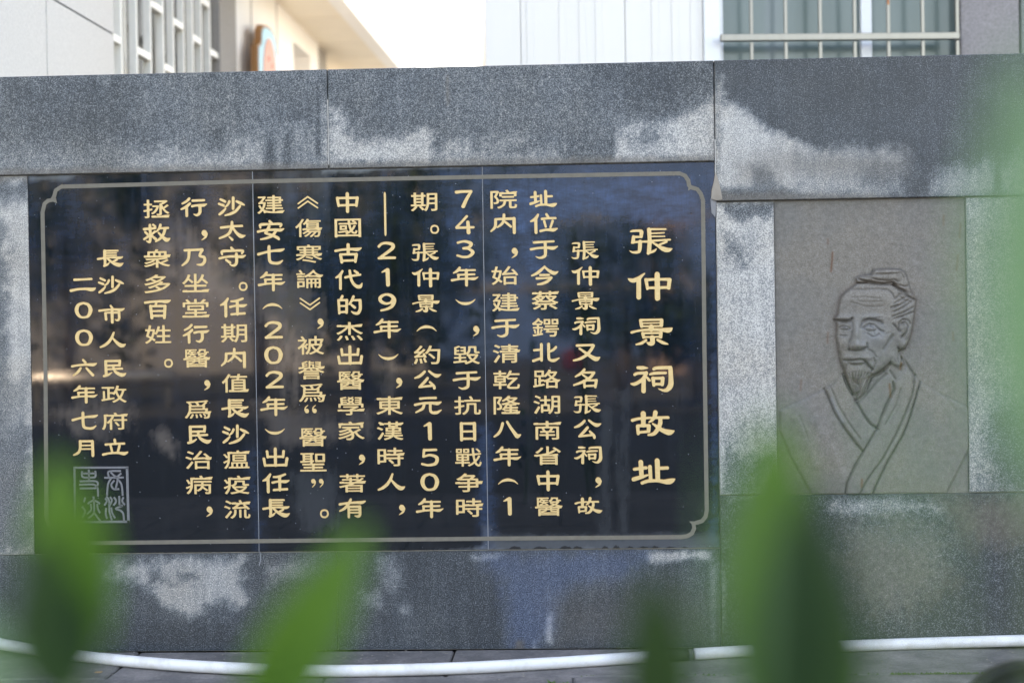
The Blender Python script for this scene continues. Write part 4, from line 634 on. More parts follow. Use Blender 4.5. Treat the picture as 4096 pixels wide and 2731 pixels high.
37 37 37 38 41 64 68 69 69 69 68 64 41 43 45 69 73 74 74 73 72 69 45 41 41 13 91 90 90 90 91 93 97 181 183 184 184 183 182 81 83 89 95 99 97 96 96 95 93 83 82 81 13 39 37 37 37 38 41 64 68 69 69 69 68 64 88 90 92 117 121 122 122
122 120 117 92 89 88 15 119 122 124 140 146 153 155 154 141 139 137 129 108 108 109 114 113 113 125 130 138 141 144 149 149 148 139 121 120 118 6 136 43 56 60 61 61 62 66 94 100 102 102 103 103 107 120 122 122 123 125 137 139 140
139 137 124 123 122 122 122 123 137 139 140 140 139 137 108 106 104 106 121 129 131 135 141 145 147 149 149 150 151 154 230 235 236 236 236 235 233 229 221 202 191 189 183 183 184 212 214 215 216 216 214 212 172 169 167 163 157
150 145 143 140 129 127 126 123 114 112 110 101 87 87 96 92 71 62 69 70 69 63 54 45 36 32 20 18 20 30 38 46 49 50 47 20 17 17 17 18 21 38 40 41 41 40 38 24 22 21 20 21 23 38 40 41 41 16 16 17 20 32 35 35 35 35 33 20 17 16 16 16
18 32 34 35 35 37 45 49 50 50 51 52 108 112 113 114 115 117 125 127 127 128 128 129 131 145 153 152 148 136 122 109 94 28 23 22 22 22 23 24 28 151 156 160 163 166 167 167 166 155 154 152 152 151 150 146 114 112 112 112 112 114
131 147 160 166 168 167 162 160 157 157 161 161 160 149 136 133 129 128 128 129 131 133 136 143 153 160 167 167 161 159 157 150 143 136 131 129 128 127 125 123 116 114 114 113 113 112 52 51 50 50 49 47 40 37 35 35 34 32 18 13 170
169 169 169 170 174 212 214 216 216 215 214 175 37 38 45 56 59 59 59 59 57 39 37 36 36 11 62 61 61 61 63 99 101 102 102 100 67 50 52 59 60 61 61 60 59 52 50 50 12 171 169 169 169 169 170 212 214 215 216 215 214 74 75 77 95 97 98
98 98 97 77 75 74 12 62 61 61 62 63 98 100 102 102 101 100 67 74 77 84 86 87 87 87 85 77 75 74 74 12 63 61 61 61 62 66 98 100 102 102 101 100 100 101 102 110 113 113 113 113 112 102 101 100 5 77 70 74 84 89 90 89 79 56 54 54 62
72 77 94 97 100 110 113 113 111 94 63 62 67 93 94 94 89 89 90 93 102 105 107 118 122 122 121 110 109 116 123 124 124 122 110 108 107 93 93 94 102 104 104 102 100 97 57 26 24 19 19 20 28 41 50 56 56 51 25 23 22 18 19 28 42 57 17
16 19 21 23 25 36 59 61 62 63 62 61 44 42 43 48 49 51 53 69 94 97 97 94 93 92 83 80 80 78 77 77 78 99 109 112 113 116 117 130 145 148 150 151 154 153 152 122 121 119 117 116 115 110 108 108 112 116 115 106 103 102 99 91 84 78 77
77 80 78 76 69 67 61 49 33 51 147 151 163 166 167 166 157 157 159 231 235 236 236 233 230 228 225 223 218 213 206 198 171 164 162 157 158 160 197 200 204 207 209 211 213 214 213 208 148 146 136 126 123 111 109 109 110 123 131 138
145 17 16 18 19 21 24 44 45 46 46 47 48 53 112 132 145 154 158 162 165 167 168 168 168 166 155 153 153 153 152 147 139 130 109 74 63 61 61 61 62 75 84 84 78 77 76 74 60 48 37 20 15 148 151 154 168 179 193 194 193 182 179 178 164
137 137 138 80 80 82 92 101 114 116 118 124 125 124 110 89 87 86 15 72 78 79 81 85 88 88 85 74 71 70 66 63 63 64 121 120 121 123 139 154 158 159 161 161 159 140 125 123 122 16 34 37 48 51 52 48 41 37 36 33 20 18 18 18 26 32 122
121 123 124 126 139 154 163 164 165 162 161 160 158 141 124 2 21 134 190 194 197 199 201 201 200 198 193 126 103 62 59 56 54 52 52 54 56 60 21 20 20 22 24 28 31 34 37 40 39 40 45 44 43 40 37 32 29 26 25 84 226 236 238 239 230 225
215 207 197 186 160 158 156 155 155 158 159 161 166 171 181 190 204 233 236 238 239 238 223 209 200 191 183 174 167 159 151 145 141 137 134 133 134 133 131 109 106 100 96 88 78 56 28 23 21 19 19 19 22 57 67 72 76 78 80 82 80 79
70 22 17 14 12 9 8 9 9 12 14 57 78 93 148 206 61 60 62 66 76 81 87 89 90 88 83 83 84 106 124 135 136 138 140 141 141 140 137 127 127 129 131 134 148 159 163 165 166 165 164 162 158 154 151 144 132 115 84 82 81 81 82 106 116 125
132 142 153 153 152 150 147 145 142 121 114 109 105 100 92 84 83 83 84 95 95 94 92 90 86 83 80 78 76 68 65 63 61 62 1 76 81 86 94 186 191 194 196 196 193 189 95 94 90 90 92 112 124 136 146 159 171 183 195 202 205 208 209 208 204
198 190 181 168 156 145 122 109 89 63 59 57 57 61 66 70 101 113 122 131 152 162 168 171 174 176 179 179 179 177 175 170 162 153 143 132 126 118 107 82 76 71 70 69 74 75 76 15 14 16 15 16 19 24 29 33 35 39 41 69 71 71 65 62 61 62
64 67 71 78 85 90 99 112 123 136 146 156 162 166 168 170 171 170 166 159 156 151 145 141 140 140 149 151 151 150 145 142 138 136 132 128 117 110 105 101 99 95 90 86 83 81 81 83 86 94 94 91 87 84 24 21 18 2 46 121 125 129 156 167
176 184 189 194 199 202 205 207 207 204 199 192 187 182 176 170 161 147 131 113 100 94 87 82 75 66 61 57 54 50 49 49 50 52 56 59 64 69 77 86 103 12 11 11 17 21 26 33 39 47 55 62 74 82 90 106 123 137 144 150 156 160 164 167 169
168 166 163 160 156 150 139 132 124 116 100 91 82 72 64 55 47 39 33 26 21 15 31 125 103 98 93 90 86 84 83 84 87 91 97 102 109 117 126 137 147 154 159 164 168 171 172 172 168 164 159 154 147 129 32 41 44 48 55 66 78 90 101 113 124
133 140 145 148 149 148 145 141 136 126 114 101 87 78 66 55 47 43 40 32 1 69 115 131 151 171 182 191 198 202 203 202 199 193 186 169 112 109 109 113 155 202 206 208 210 211 211 210 208 206 200 131 67 61 57 56 56 56 59 66 102 151
166 169 172 173 172 169 163 153 138 129 117 103 97 92 86 75 71 66 62 60 57 56 56 56 66 74 80 91 101 10 9 11 14 18 23 31 39 49 59 67 76 83 97 137 139 140 141 140 141 142 144 146 150 153 156 160 161 163 163 165 164 160 156 153 150
146 142 115 77 63 59 54 49 46 44 41 37 33 32 31 34 36 38 44 58 61 62 61 59 56 53 49 46 34 27 21 16 13 2 63 114 128 137 147 155 166 172 181 187 194 200 203 203 204 202 199 195 190 185 177 171 164 148 129 107 79 74 70 67 67 68 70
75 113 123 133 144 153 159 162 162 161 151 143 125 114 106 99 89 80 72 66 61 56 53 52 53 55 61 69 76 84 101 10 10 10 12 14 18 22 28 35 43 54 62 67 76 87 98 108 117 125 134 139 144 152 159 164 169 170 168 163 159 156 154 152 142
138 133 127 120 112 103 102 102 106 108 111 111 110 108 105 101 96 91 86 78 68 57 51 44 35 28 23 19 13 28 114 107 97 90 84 82 81 82 85 90 97 105 112 122 131 143 149 153 156 164 165 163 154 148 141 133 126 120 31 33 39 44 50 54 59
64 69 75 80 85 88 90 90 88 85 82 77 62 59 54 44 39 36 33 31 30 5 105 117 131 135 136 137 139 170 176 209 233 237 237 231 231 229 207 198 140 137 136 136 137 139 207 210 211 212 212 212 211 207 163 161 159 161 169 189 206 233 235
235 224 222 218 190 175 160 138 137 136 136 135 133 118 116 115 115 115 114 112 92 78 61 34 31 29 18 19 20 47 71 87 90 92 91 89 48 44 44 43 43 44 45 48 112 114 115 115 114 112 25 23 20 20 21 24 26 54 56 60 62 113 114 115 115 16
16 16 18 30 31 31 29 24 23 24 26 34 44 45 46 46 46 47 49 54 55 56 56 56 57 61 114 117 118 119 120 120 121 123 128 137 144 152 153 155 165 166 165 155 148 141 127 128 131 164 167 168 168 167 163 131 129 128 128 141 148 155 165 165
164 155 153 152 143 133 125 123 121 120 120 119 118 117 114 61 57 56 56 56 55 52 47 46 46 46 44 39 36 32 30 29 28 28 30 31 31 31 29 18 11 67 64 64 64 66 112 114 115 115 114 113 69 70 72 79 81 81 81 79 71 69 69 11 139 137 136 136
138 187 190 191 191 190 189 69 70 72 79 81 81 81 79 71 69 69 11 66 64 64 64 66 112 114 115 115 114 113 94 95 100 105 106 107 106 105 95 94 94 11 138 136 136 136 138 187 190 191 191 190 189 94 95 100 105 106 107 106 105 95 94 94 6
160 115 126 130 131 132 135 171 172 173 174 175 178 190 192 193 193 194 195 221 236 238 238 231 221 212 205 194 193 193 191 167 164 164 167 214 217 218 218 218 216 167 164 163 164 167 218 221 221 221 221 219 216 164 162 161 161
162 164 227 230 231 231 231 229 189 181 181 187 199 209 233 235 234 225 222 208 194 182 170 153 151 140 129 116 102 85 83 75 75 76 102 115 122 122 118 79 77 77 78 79 136 139 140 140 138 92 89 88 88 88 90 139 142 143 142 139 94 91
90 90 90 91 94 139 141 142 139 115 114 113 113 112 110 79 77 70 68 63 61 49 46 43 41 40 41 40 31 30 31 37 39 41 55 72 78 80 83 110 112 113 16 16 16 18 26 28 28 27 25 17 16 16 16 17 18 26 27 28 25 25 26 29 39 46 49 49 47 49 59 61
61 62 64 64 65 66 69 94 98 99 99 100 102 105 105 106 107 108 114 116 117 118 118 119 123 124 125 126 126 126 129 135 137 138 138 139 140 144 148 151 155 156 159 167 168 166 162 158 152 139 140 149 155 160 164 168 167 159 156 156
149 145 140 139 139 138 136 132 128 126 126 124 121 118 118 118 117 114 109 107 106 105 105 102 100 99 99 98 97 91 69 66 65 64 64 62 61 61 60 57 43 41 41 40 41 47 47 44 44 47 47 45 43 40 36 34 30 28 25 20 19 18 23 30 30 28 28 28
26 18 10 133 132 132 132 135 170 172 173 172 170 41 43 46 48 49 49 48 46 42 41 13 27 30 36 57 68 69 68 61 57 37 20 18 18 62 61 63 71 77 78 80 88 89 80 74 72 70 12 110 109 109 110 111 139 141 143 143 142 140 114 77 78 84 86 87 88
87 85 78 77 76 76 11 164 163 163 164 165 195 198 198 198 197 169 77 78 84 86 87 88 87 85 78 77 76 15 61 63 66 75 77 76 66 52 41 40 38 25 24 25 43 105 104 105 110 112 115 131 151 165 165 165 159 156 154 131 1 56 135 138 141 145
146 139 134 134 155 168 179 191 205 213 222 236 239 241 241 235 231 227 221 216 209 202 197 186 181 175 164 148 128 125 123 110 103 91 76 62 47 22 18 16 14 13 14 16 41 55 74 89 100 112 119 131 14 13 14 17 21 48 63 66 86 98 107
114 121 124 124 122 123 125 129 140 145 149 152 154 155 155 154 150 146 141 131 112 84 82 84 103 113 124 135 144 150 157 157 155 153 150 146 144 130 121 106 91 76 57 43 17 6 23 19 229 235 236 236 236 236 235 232 216 215 213 210
44 39 38 36 22 18 17 17 17 17 16 16 16 18 22 162 167 168 168 168 167 161 160 160 161 167 168 168 168 166 163 22 18 49 40 39 38 38 39 41 45 108 117 117 107 105 106 107 119 120 120 112 53 51 49 47 48 51 124 126 128 129 130 132 137
141 142 135 130 129 125 53 50 50 51 54 125 127 127 126 127 127 121 31 32 36 140 145 146 146 146 145 144 137 135 133 132 126 125 125 125 132 132 130 122 120 119 111 111 113 118 120 119 116 113 110 90 66 63 63 62 61 54 51 50 50 49
48 36 32 31 30 16 146 145 145 147 148 152 169 180 180 176 161 159 159 163 162 155 31 31 32 48 50 50 50 49 48 46 40 38 36 32 31 30 68 178 178 192 196 197 192 192 201 203 204 203 202 200 154 151 150 150 153 156 158 159 166 170 174
176 186 192 192 192 186 180 167 166 168 172 177 183 185 186 188 190 192 194 204 205 206 204 202 197 193 187 181 172 166 160 153 151 136 119 119 130 209 213 214 214 213 210 186 31 32 39 41 44 48 49 50 52 56 61 62 62 63 63 64 67 82
94 95 95 86 78 70 68 69 70 71 74 86 97 112 114 117 122 125 127 127 125 121 113 111 111 115 116 118 125 131 137 140 141 141 140 137 133 127 126 135 144 145 146 146 145 144 32 31 30 30 16 60 62 68 115 118 119 119 119 118 117 114 63
60 59 59 59 71 70 70 70 71 72 76 102 106 106 107 107 106 103 98 75 11 78 77 76 76 77 98 100 101 102 101 100 82 82 84 93 95 96 95 94 84 82 82 2 82 122 126 131 136 139 140 140 140 141 207 235 237 238 239 230 224 216 207 198 189 160
150 141 140 140 139 140 185 194 198 201 205 207 207 195 194 191 189 185 179 175 172 170 86 84 83 82 78 74 68 63 62 60 50 50 51 53 55 61 69 113 113 114 113 113 110 80 60 21 16 12 11 11 13 15 20 68 113 113 113 113 117 6 5 6 8 13 18
43 45 45 44 42 42 44 47 58 63 68 71 72 71 66 65 65 66 67 84 87 87 85 86 88 93 97 101 156 161 165 167 168 167 163 157 156 158 158 159 166 170 172 172 169 167 163 101 98 94 91 89 87 88 87 86 84 67 65 65 67 69 77 76 72 68 63 61 59
57 50 46 44 20 15 9 12 78 76 76 80 80 82 171 174 175 178 178 177 106 107 109 138 140 140 138 138 137 109 108 107 2 85 131 136 140 143 146 147 151 152 153 186 190 191 190 171 169 168 169 172 177 182 208 210 211 211 211 224 228 231
232 231 229 225 161 156 155 155 157 160 164 168 173 179 185 191 197 202 208 215 217 222 235 238 240 241 239 238 234 227 223 215 204 197 189 181 172 160 154 148 144 139 132 129 100 95 91 89 89 91 93 98 126 129 125 125 127 8 7 8 10
14 18 47 49 50 46 45 44 43 25 22 17 14 11 10 11 29 31 34 41 43 42 43 46 49 54 57 59 67 68 69 70 79 90 99 106 114 121 126 131 134 135 136 135 134 131 118 118 120 123 138 146 154 162 163 165 165 163 160 155 149 136 128 117 109 98
74 74 81 80 77 74 69 66 63 61 55 54 17 14 12 28 72 77 82 84 85 76 69 68 67 64 61 56 53 50 47 46 46 44 21 18 16 15 14 16 33 44 54 69 10 10 12 15 20 39 54 166 169 172 174 174 174 171 168 164 72 72 78 77 76 74 70 67 54 44 32 13 4 48
67 72 77 80 82 82 82 72 72 72 100 106 109 113 115 117 119 119 118 117 115 114 112 109 106 101 98 95 92 91 57 54 52 49 46 43 39 37 35 34 28 30 34 39 46 47 62 64 3 3 4 7 12 15 18 34 36 37 37 35 35 36 37 40 43 47 80 89 151 154 157
159 160 160 159 156 153 152 153 154 160 162 164 164 163 161 159 155 45 40 36 35 37 36 8 5 71 159 163 168 171 174 174 167 167 168 220 223 227 229 230 232 231 229 223 217 213 207 198 191 183 175 163 158 153 142 141 141 143 146 164
184 191 195 199 202 205 206 207 206 206 202 159 157 152 144 145 148 151 179 182 184 183 179 175 169 164 138 136 136 135 129 125 122 119 136 154 156 8 7 8 11 15 21 38 39 40 38 39 41 44 47 97 117 129 144 154 160 164 168 169 169 167
163 160 156 144 140 138 137 136 143 146 145 141 136 129 122 114 93 63 59 58 56 57 64 75 76 77 78 99 102 107 112 117 119 119 116 91 87 83 83 87 87 85 80 53 13 10 12 53 51 51 52 53 91 94 95 96 96 95 92 55 56 59 84 86 86 86 83 60 56
55 55 12 54 53 52 53 54 57 89 92 93 94 94 93 102 103 106 132 135 135 134 133 131 106 103 102 5 88 117 132 136 137 137 138 139 168 174 187 212 231 235 235 229 228 227 215 205 193 161 157 157 161 166 175 188 206 218 233 234 235 222
218 205 189 172 158 145 140 138 137 137 136 136 133 117 116 115 115 115 114 112 106 91 79 66 46 34 31 29 19 18 19 36 47 63 84 92 95 95 91 25 23 20 20 22 24 28 54 56 60 62 113 114 115 115 116 16 16 17 20 39 40 41 41 39 37 34 33 34
37 45 53 55 56 57 56 56 56 57 62 67 74 83 92 98 103 105 107 117 117 111 103 92 81 70 65 64 66 68 118 120 121 121 120 117 69 66 64 65 71 85 93 102 112 117 118 117 108 106 105 98 93 84 69 62 57 56 56 55 54 49 45 42 40 39 38 38 40
41 41 40 39 20 17 15 197 200 204 219 227 233 234 233 218 216 215 203 185 185 186 126 126 127 141 150 158 161 163 168 167 167 151 132 131 130 16 48 51 62 66 67 66 64 55 46 37 32 20 20 20 30 36 128 127 128 129 131 133 138 151 161
168 167 163 162 160 152 145 15 96 102 104 106 110 117 118 117 116 102 100 99 87 87 89 130 129 130 132 140 156 160 161 162 165 165 163 133 132 131 15 144 153 156 165 171 173 172 170 158 155 154 146 137 137 138 130 129 131 143 154
159 161 162 165 164 163 148 135 132 131 1 108 122 128 132 136 138 139 139 139 140 181 182 184 185 187 189 192 195 199 202 204 206 207 201 200 197 194 191 187 182 143 140 139 139 140 143 204 205 212 214 217 222 227 230 233 235 235
225 223 220 214 210 206 204 138 136 131 126 123 117 115 46 38 34 31 29 19 19 21 24 28 32 36 39 41 48 52 109 113 114 114 113 110 71 66 62 59 56 53 52 46 47 49 51 54 57 61 64 66 68 69 71 72 113 114 114 114 116 118 7 6 7 10 15 20 71
73 74 73 71 38 34 32 30 28 28 28 30 32 34 38 86 90 93 95 95 95 92 92 92 93 142 143 143 141 139 94 91 88 87 87 89 92 95 100 156 160 164 165 165 162 162 162 163 166 166 166 163 163 163 164 163 160 155 99 95 92 89 88 88 89 92 95 144
145 144 143 143 93 92 92 92 95 95 95 93 90 86 38 34 32 30 28 28 28 30 32 34 38 71 73 74 72 70 17 12 9 5 144 81 84 86 93 93 90 83 60 58 58 59 61 91 93 93 93 92 90 61 60 59 60 63 92 94 94 95 107 111 111 100 100 100 104 104 97 96 96
98 108 111 111 101 100 101 106 109 126 130 137 139 141 148 150 150 148 143 142 142 152 154 153 148 147 150 151 150 142 142 142 153 154 150 152 155 189 192 193 193 192 161 159 159 160 162 193 194 195 195 194 162 160 160 161 163
194 196 197 197 194 161 160 159 159 160 163 204 214 216 217 217 213 215 228 230 231 231 230 225 215 212 211 211 210 208 48 44 42 42 41 37 26 24 23 23 23 24 25 40 41 42 38 38 41 17 17 17 23 25 27 28 32 33 37 38 39 39 40 41 47 48
49 49 50 52 55 56 56 57 66 66 62 60 59 53 52 51 47 46 41 40 39 38 33 31 30 26 24 23 20 19 24 22 17 17 17 18 20 21 23 28 29 30 36 38 39 44 45 47 48 49 56 57 59 66 68 72 73 74 74 73 69 68 67 66 64 60 57 56 56 55 53 51 50 49 47 41
40 39 39 38 36 32 31 31 30 29 24 22 21 21 21 22 24 28 72 74 74 75 76 101 105 106 106 105 102 87 86 86 85 86 87 102 105 106 106 105 103 101 76 75 74 74 72 71 30 25 24 12 125 113 111 111 112 124 126 129 139 139 130 128 38 44 45 46
47 52 52 51 44 43 37 37 10 128 120 114 116 121 135 139 140 137 131 65 69 72 73 74 74 73 72 70 67 9 63 61 61 61 63 92 95 97 93 67 68 69 72 74 74 73 72 67 73 179 183 190 191 191 191 185 175 143 148 174 176 181 209 220 239 242 242
236 235 233 224 217 214 208 195 140 139 138 138 137 136 133 128 114 90 87 83 83 85 114 117 119 119 119 117 113 31 22 20 17 15 15 17 20 23 49 53 56 59 116 118 119 121 146 147 145 141 66 63 62 63 64 94 95 99 100 101 102 106 110 122
123 123 123 121 116 115 115 116 118 126 135 136 136 138 138 138 136 136 137 139 155 160 162 164 166 168 167 166 159 156 156 155 155 153 147 139 137 136 136 137 136 135 130 126 123 122 121 120 121 123 123 123 122 118 116 108 107
106 106 105 105 102 97 95 2 49 121 123 125 136 139 166 171 201 216 231 232 233 227 226 225 224 222 208 206 204 204 204 202 193 48 45 43 43 42 38 26 24 23 23 20 20 21 24 28 54 56 60 62 107 109 109 104 105 108 16 16 17 30 31 31 29
24 23 23 24 26 34 37 66 67 68 68 67 64 51 47 47 45 45 46 47 64 67 68 68 67 64 45 39 37 32 30 29 28 28 30 31 31 30 29 22 20 19 126 53 55 59 187 192 193 194 193 191 133 123 121 121 133 139 141 144 152 168 192 195 206 208 207 201
175 174 174 179 186 196 207 215 233 235 235 224 222 218 206 193 181 170 163 156 154 150 148 150 150 149 147 144 140 133 129 123 115 91 89 87 83 84 86 110 116 121 125 128 129 129 128 97 67 31 29 27 19 19 20 38 56 79 95 113 122 124
123 121 120 118 95 64 34 32 30 22 23 24 53 72 100 108 109 109 107 103 101 78 56 36 33 31 23 23 25 51 70 85 94 94 90 54 53 52 52 59 58 58 58 58 61 68 70 72 72 77 79 80 92 99 101 100 97 89 75 76 82 84 86 89 102 103 106 113 121 130
137 141 148 150 152 160 161 160 156 149 140 130 122 112 112 113 115 125 133 143 150 154 158 163 165 167 168 168 167 166 155 154 154 154 153 151 146 140 131 129 128 141 151 160 161 160 151 148 147 144 139 132 126 119 114 112 109
106 105 105 114 124 131 131 130 122 120 119 113 107 98 94 93 92 90 87 86 94 100 104 104 103 95 93 92 87 82 77 74 72 72 71 70 68 61 5 56 79 83 93 95 97 97 98 100 155 159 160 160 161 164 176 178 179 179 181 184 232 233 234 234 233
231 181 179 179 177 175 163 161 160 160 159 158 100 97 97 95 92 80 78 78 77 76 28 25 24 24 25 26 76 78 78 17 16 16 17 20 26 28 28 28 28 26 20 17 16 16 17 18 26 28 28 29 29 31 38 40 41 41 43 52 53 53 53 52 51 43 42 41 41 43 51 53
53 53 52 44 42 41 41 40 37 30 29 29 28 26 20 94 106 118 122 123 124 125 178 181 183 189 206 209 220 221 221 214 196 194 198 213 224 239 242 242 236 235 233 223 216 212 197 152 147 128 127 135 208 212 213 213 213 212 209 197 194
193 190 95 91 89 87 72 71 70 70 69 68 66 31 28 25 19 19 21 69 96 104 102 98 29 24 21 21 23 28 55 57 61 64 100 103 104 104 103 102 46 44 43 43 44 48 102 104 104 46 46 46 48 56 58 58 59 64 61 49 49 53 55 56 62 74 76 76 74 74 74 75
77 85 93 95 95 97 97 95 95 97 105 106 107 107 107 109 112 163 167 168 168 167 163 163 162 163 167 167 167 167 164 126 123 122 122 130 130 128 121 120 118 107 100 97 96 95 95 94 90 85 82 80 78 79 82 82 82 82 79 72 71 70 70 69 67
61 59 58 58 56 48 12 125 124 124 124 125 128 144 147 163 168 167 162 70 71 72 80 82 82 82 82 75 71 70 70 13 91 90 90 91 93 190 192 193 193 193 192 190 95 118 120 126 129 129 129 129 128 125 120 118 118 118 11 92 90 89 90 92 189
192 193 193 192 191 139 140 145 150 151 151 150 148 141 139 139 3 99 109 113 117 120 122 122 117 117 118 159 206 235 237 238 239 238 229 223 217 208 198 190 161 150 108 106 99 98 99 103 177 186 191 196 198 199 199 199 197 194 189
183 177 172 168 162 152 143 141 141 144 161 172 174 175 176 175 107 106 105 104 104 103 100 97 92 88 85 84 84 84 83 68 60 51 22 20 17 15 14 16 41 53 66 74 74 70 23 20 15 13 11 11 13 16 20 90 93 104 9 8 9 12 15 21 33 35 36 33 31
28 29 30 32 34 44 49 52 56 57 57 54 54 55 56 67 68 69 69 68 66 67 70 74 78 123 139 148 156 162 166 168 169 169 168 163 158 155 152 150 150 147 145 143 136 134 133 133 134 136 163 168 171 173 173 171 168 163 91 88 87 99 104 109
119 119 118 115 112 108 92 83 70 60 59 59 67 67 66 64 61 55 51 49 47 38 34 13 11 107 105 104 105 106 107 171 174 175 174 172 87 89 92 96 97 97 97 96 94 90 88 11 106 105 104 105 106 107 172 175 176 175 174 110 112 117 119 120 120
120 119 117 112 110 4 139 116 120 131 132 132 129 131 224 229 230 230 229 227 122 118 116 116 120 208 212 213 214 214 215 216 238 241 242 236 235 233 228 217 213 207 189 139 136 131 133 137 215 225 228 228 227 222 218 213 208 202
181 178 176 176 177 197 199 202 206 209 209 208 206 194 192 182 172 159 150 147 140 138 138 140 152 163 172 173 171 156 153 143 131 120 105 101 95 92 92 93 109 122 129 132 129 115 91 89 86 78 78 78 93 106 113 114 114 110 98 86 83
79 77 78 80 85 112 114 117 120 174 191 192 174 113 110 109 109 109 108 106 97 93 83 81 82 93 101 17 17 20 21 22 29 30 30 31 33 39 41 42 42 43 46 47 48 48 48 49 52 89 90 90 90 91 93 101 107 108 109 113 114 113 108 108 110 115 116
116 116 116 117 120 130 150 158 163 165 166 166 165 158 156 155 155 155 153 145 132 129 128 127 128 128 141 152 162 167 167 162 161 160 158 150 141 131 129 128 127 128 138 148 156 164 164 160 158 156 155 147 138 132 129 128 128
141 142 141 136 135 133 125 117 112 110 109 109 109 111 111 109 105 100 97 96 94 94 97 97 97 93 92 91 92 91 90 87 61 56 57 64 66 61 59 56 47 38 26 74 77 89 90 91 85 70 68 68 67 66 53 51 50 50 50 48 47 34 29 26 18 19 38 51 61 18
18 20 21 23 33 55 57 163 165 166 166 164 162 85 79 79 80 90 94 93 83 80 65 52 38 11 128 127 127 128 130 191 194 195 194 192 131 58 60 63 65 65 65 64 62 59 58 58 11 128 126 126 128 130 192 194 195 194 192 131 74 76 80 81 82 82 81
78 75 74 74 8 125 125 129 131 139 140 143 221 224 225 226 226 226 225 222 208 207 206 204 171 170 170 170 171 200 202 202 201 199 171 170 170 171 172 198 209 233 237 237 231 231 229 223 214 209 202 186 181 179 183 198 212 232 234
234 233 224 221 212 198 181 167 151 103 101 99 86 71 56 44 32 30 20 19 21 41 61 71 74 72 70 40 37 29 25 22 20 20 23 28 54 56 60 62 79 82 83 83 81 53 51 50 50 52 82 83 83 83 82 48 46 45 44 31 28 27 27 27 28 31 114 115 116 113 113
115 17 17 18 28 29 29 30 30 31 32 38 56 60 61 61 61 64 66 66 68 70 74 75 76 77 82 85 86 86 89 93 95 95 91 89 89 90 92 100 106 108 108 111 112 112 108 108 109 113 120 126 132 133 135 136 143 144 141 135 127 119 108 108 108 109 120
129 137 142 145 145 137 136 134 127 118 113 109 108 108 108 108 110 110 108 103 99 96 94 93 94 96 96 96 95 93 88 86 86 85 82 77 76 75 74 71 68 66 66 64 61 61 61 60 57 52 33 31 30 29 29 28 23 21 19 11 47 45 45 45 46 47 82 83 83 85
78 42 44 48 53 54 55 54 53 46 43 42 14 101 100 102 103 103 106 109 148 150 151 151 153 145 107 42 43 46 52 54 55 55 55 54 53 46 43 42 42 12 168 170 170 171 172 205 206 206 207 206 205 175 43 46 53 54 55 55 54 53 45 43 42 42 11
105 103 103 103 105 147 150 151 151 150 148 66 68 70 74 75 76 75 74 68 67 66 11 105 103 103 103 105 147 150 151 151 150 148 86 87 91 94 96 96 96 94 88 86 86 13 105 109 136 156 160 160 159 154 151 130 100 99 99 114 114 119 124 126
128 130 135 136 130 123 122 120 17 77 79 94 136 181 184 185 179 177 175 148 127 107 72 71 71 73 138 137 139 145 155 156 158 166 167 167 161 156 153 148 147 146 143 10 30 49 52 55 63 69 70 69 63 63 68 89 90 91 91 90 86 59 22 18 18
18 18 20 49 53 53 51 38 38 40 17 17 19 28 36 38 39 43 44 44 45 46 48 53 55 56 56 56 55 53 48 46 45 44 44 43 39 23 22 21 48 158 161 170 172 171 174 186 201 216 237 240 241 240 235 230 223 216 208 199 182 122 120 117 95 93 86 85 84
83 80 40 31 26 24 23 24 26 30 57 60 63 66 83 96 112 126 140 149 17 17 22 24 29 32 42 51 57 58 59 60 62 69 74 78 81 81 79 74 74 73 69 78 78 71 71 76 77 77 77 79 78 75 71 68 65 63 62 62 65 66 66 61 53 44 34 26 13 159 156 134 132
132 137 151 178 184 184 183 167 161 40 41 59 60 61 62 62 62 61 60 59 46 41 57 102 209 219 220 221 221 220 219 215 208 197 193 190 191 193 201 202 204 204 203 201 187 185 184 184 183 181 171 170 169 169 168 167 154 151 150 150 149
148 146 137 136 135 135 135 132 120 117 117 116 115 113 101 100 100 100 100 86 86 86 89 93 155 159 161 164 166 166 165 158 155 154 154 154 152 132 131 130 130 131 133 159 162 164 163 162 160 132 131 130 130 131 133 159 162 163
164 163 162 160 135 131 130 130 131 133 166 167 168 167 166 163 91 87 11 28 82 83 84 84 83 80 29 26 26 26 87 87 88 89 95 98 98 98 97 95 90 14 118 117 117 117 117 120 123 132 135 135 135 135 135 131 98 99 101 114 117 118 118 118
117 115 112 101 99 98 14 152 151 150 150 151 153 156 166 168 169 169 169 168 166 98 99 101 114 117 118 118 118 117 115 109 101 99 98 14 185 184 184 184 185 186 193 200 203 204 204 204 203 199 99 100 102 115 117 118 118 118 117
115 109 101 99 98 19 25 28 33 82 85 86 86 86 85 82 44 41 40 39 29 25 24 24 24 109 108 108 108 109 112 115 153 156 157 157 158 163 164 165 164 160 115 112 13 43 41 41 41 41 45 64 67 69 69 69 68 64 121 122 124 141 144 145 145 145
144 124 122 121 121 4 97 159 172 175 176 176 176 177 178 220 230 232 232 232 224 219 216 212 202 201 201 207 207 207 202 179 177 176 176 177 178 206 213 220 222 222 221 218 213 208 201 190 188 189 191 207 217 233 235 234 224 222
214 198 186 172 170 156 140 124 122 120 111 111 112 127 139 153 156 157 155 141 128 126 123 120 114 107 99 95 93 82 82 92 98 104 106 108 107 108 108 108 109 112 153 156 157 157 16 16 16 17 20 37 39 40 39 41 43 45 47 66 75 77 78
75 74 71 59 56 55 54 55 55 57 76 78 79 79 78 81 83 85 89 97 106 113 122 133 136 137 138 146 150 154 155 158 167 167 165 160 154 147 148 155 162 167 168 167 159 156 155 151 146 139 137 136 133 118 99 100 117 130 144 155 164 167
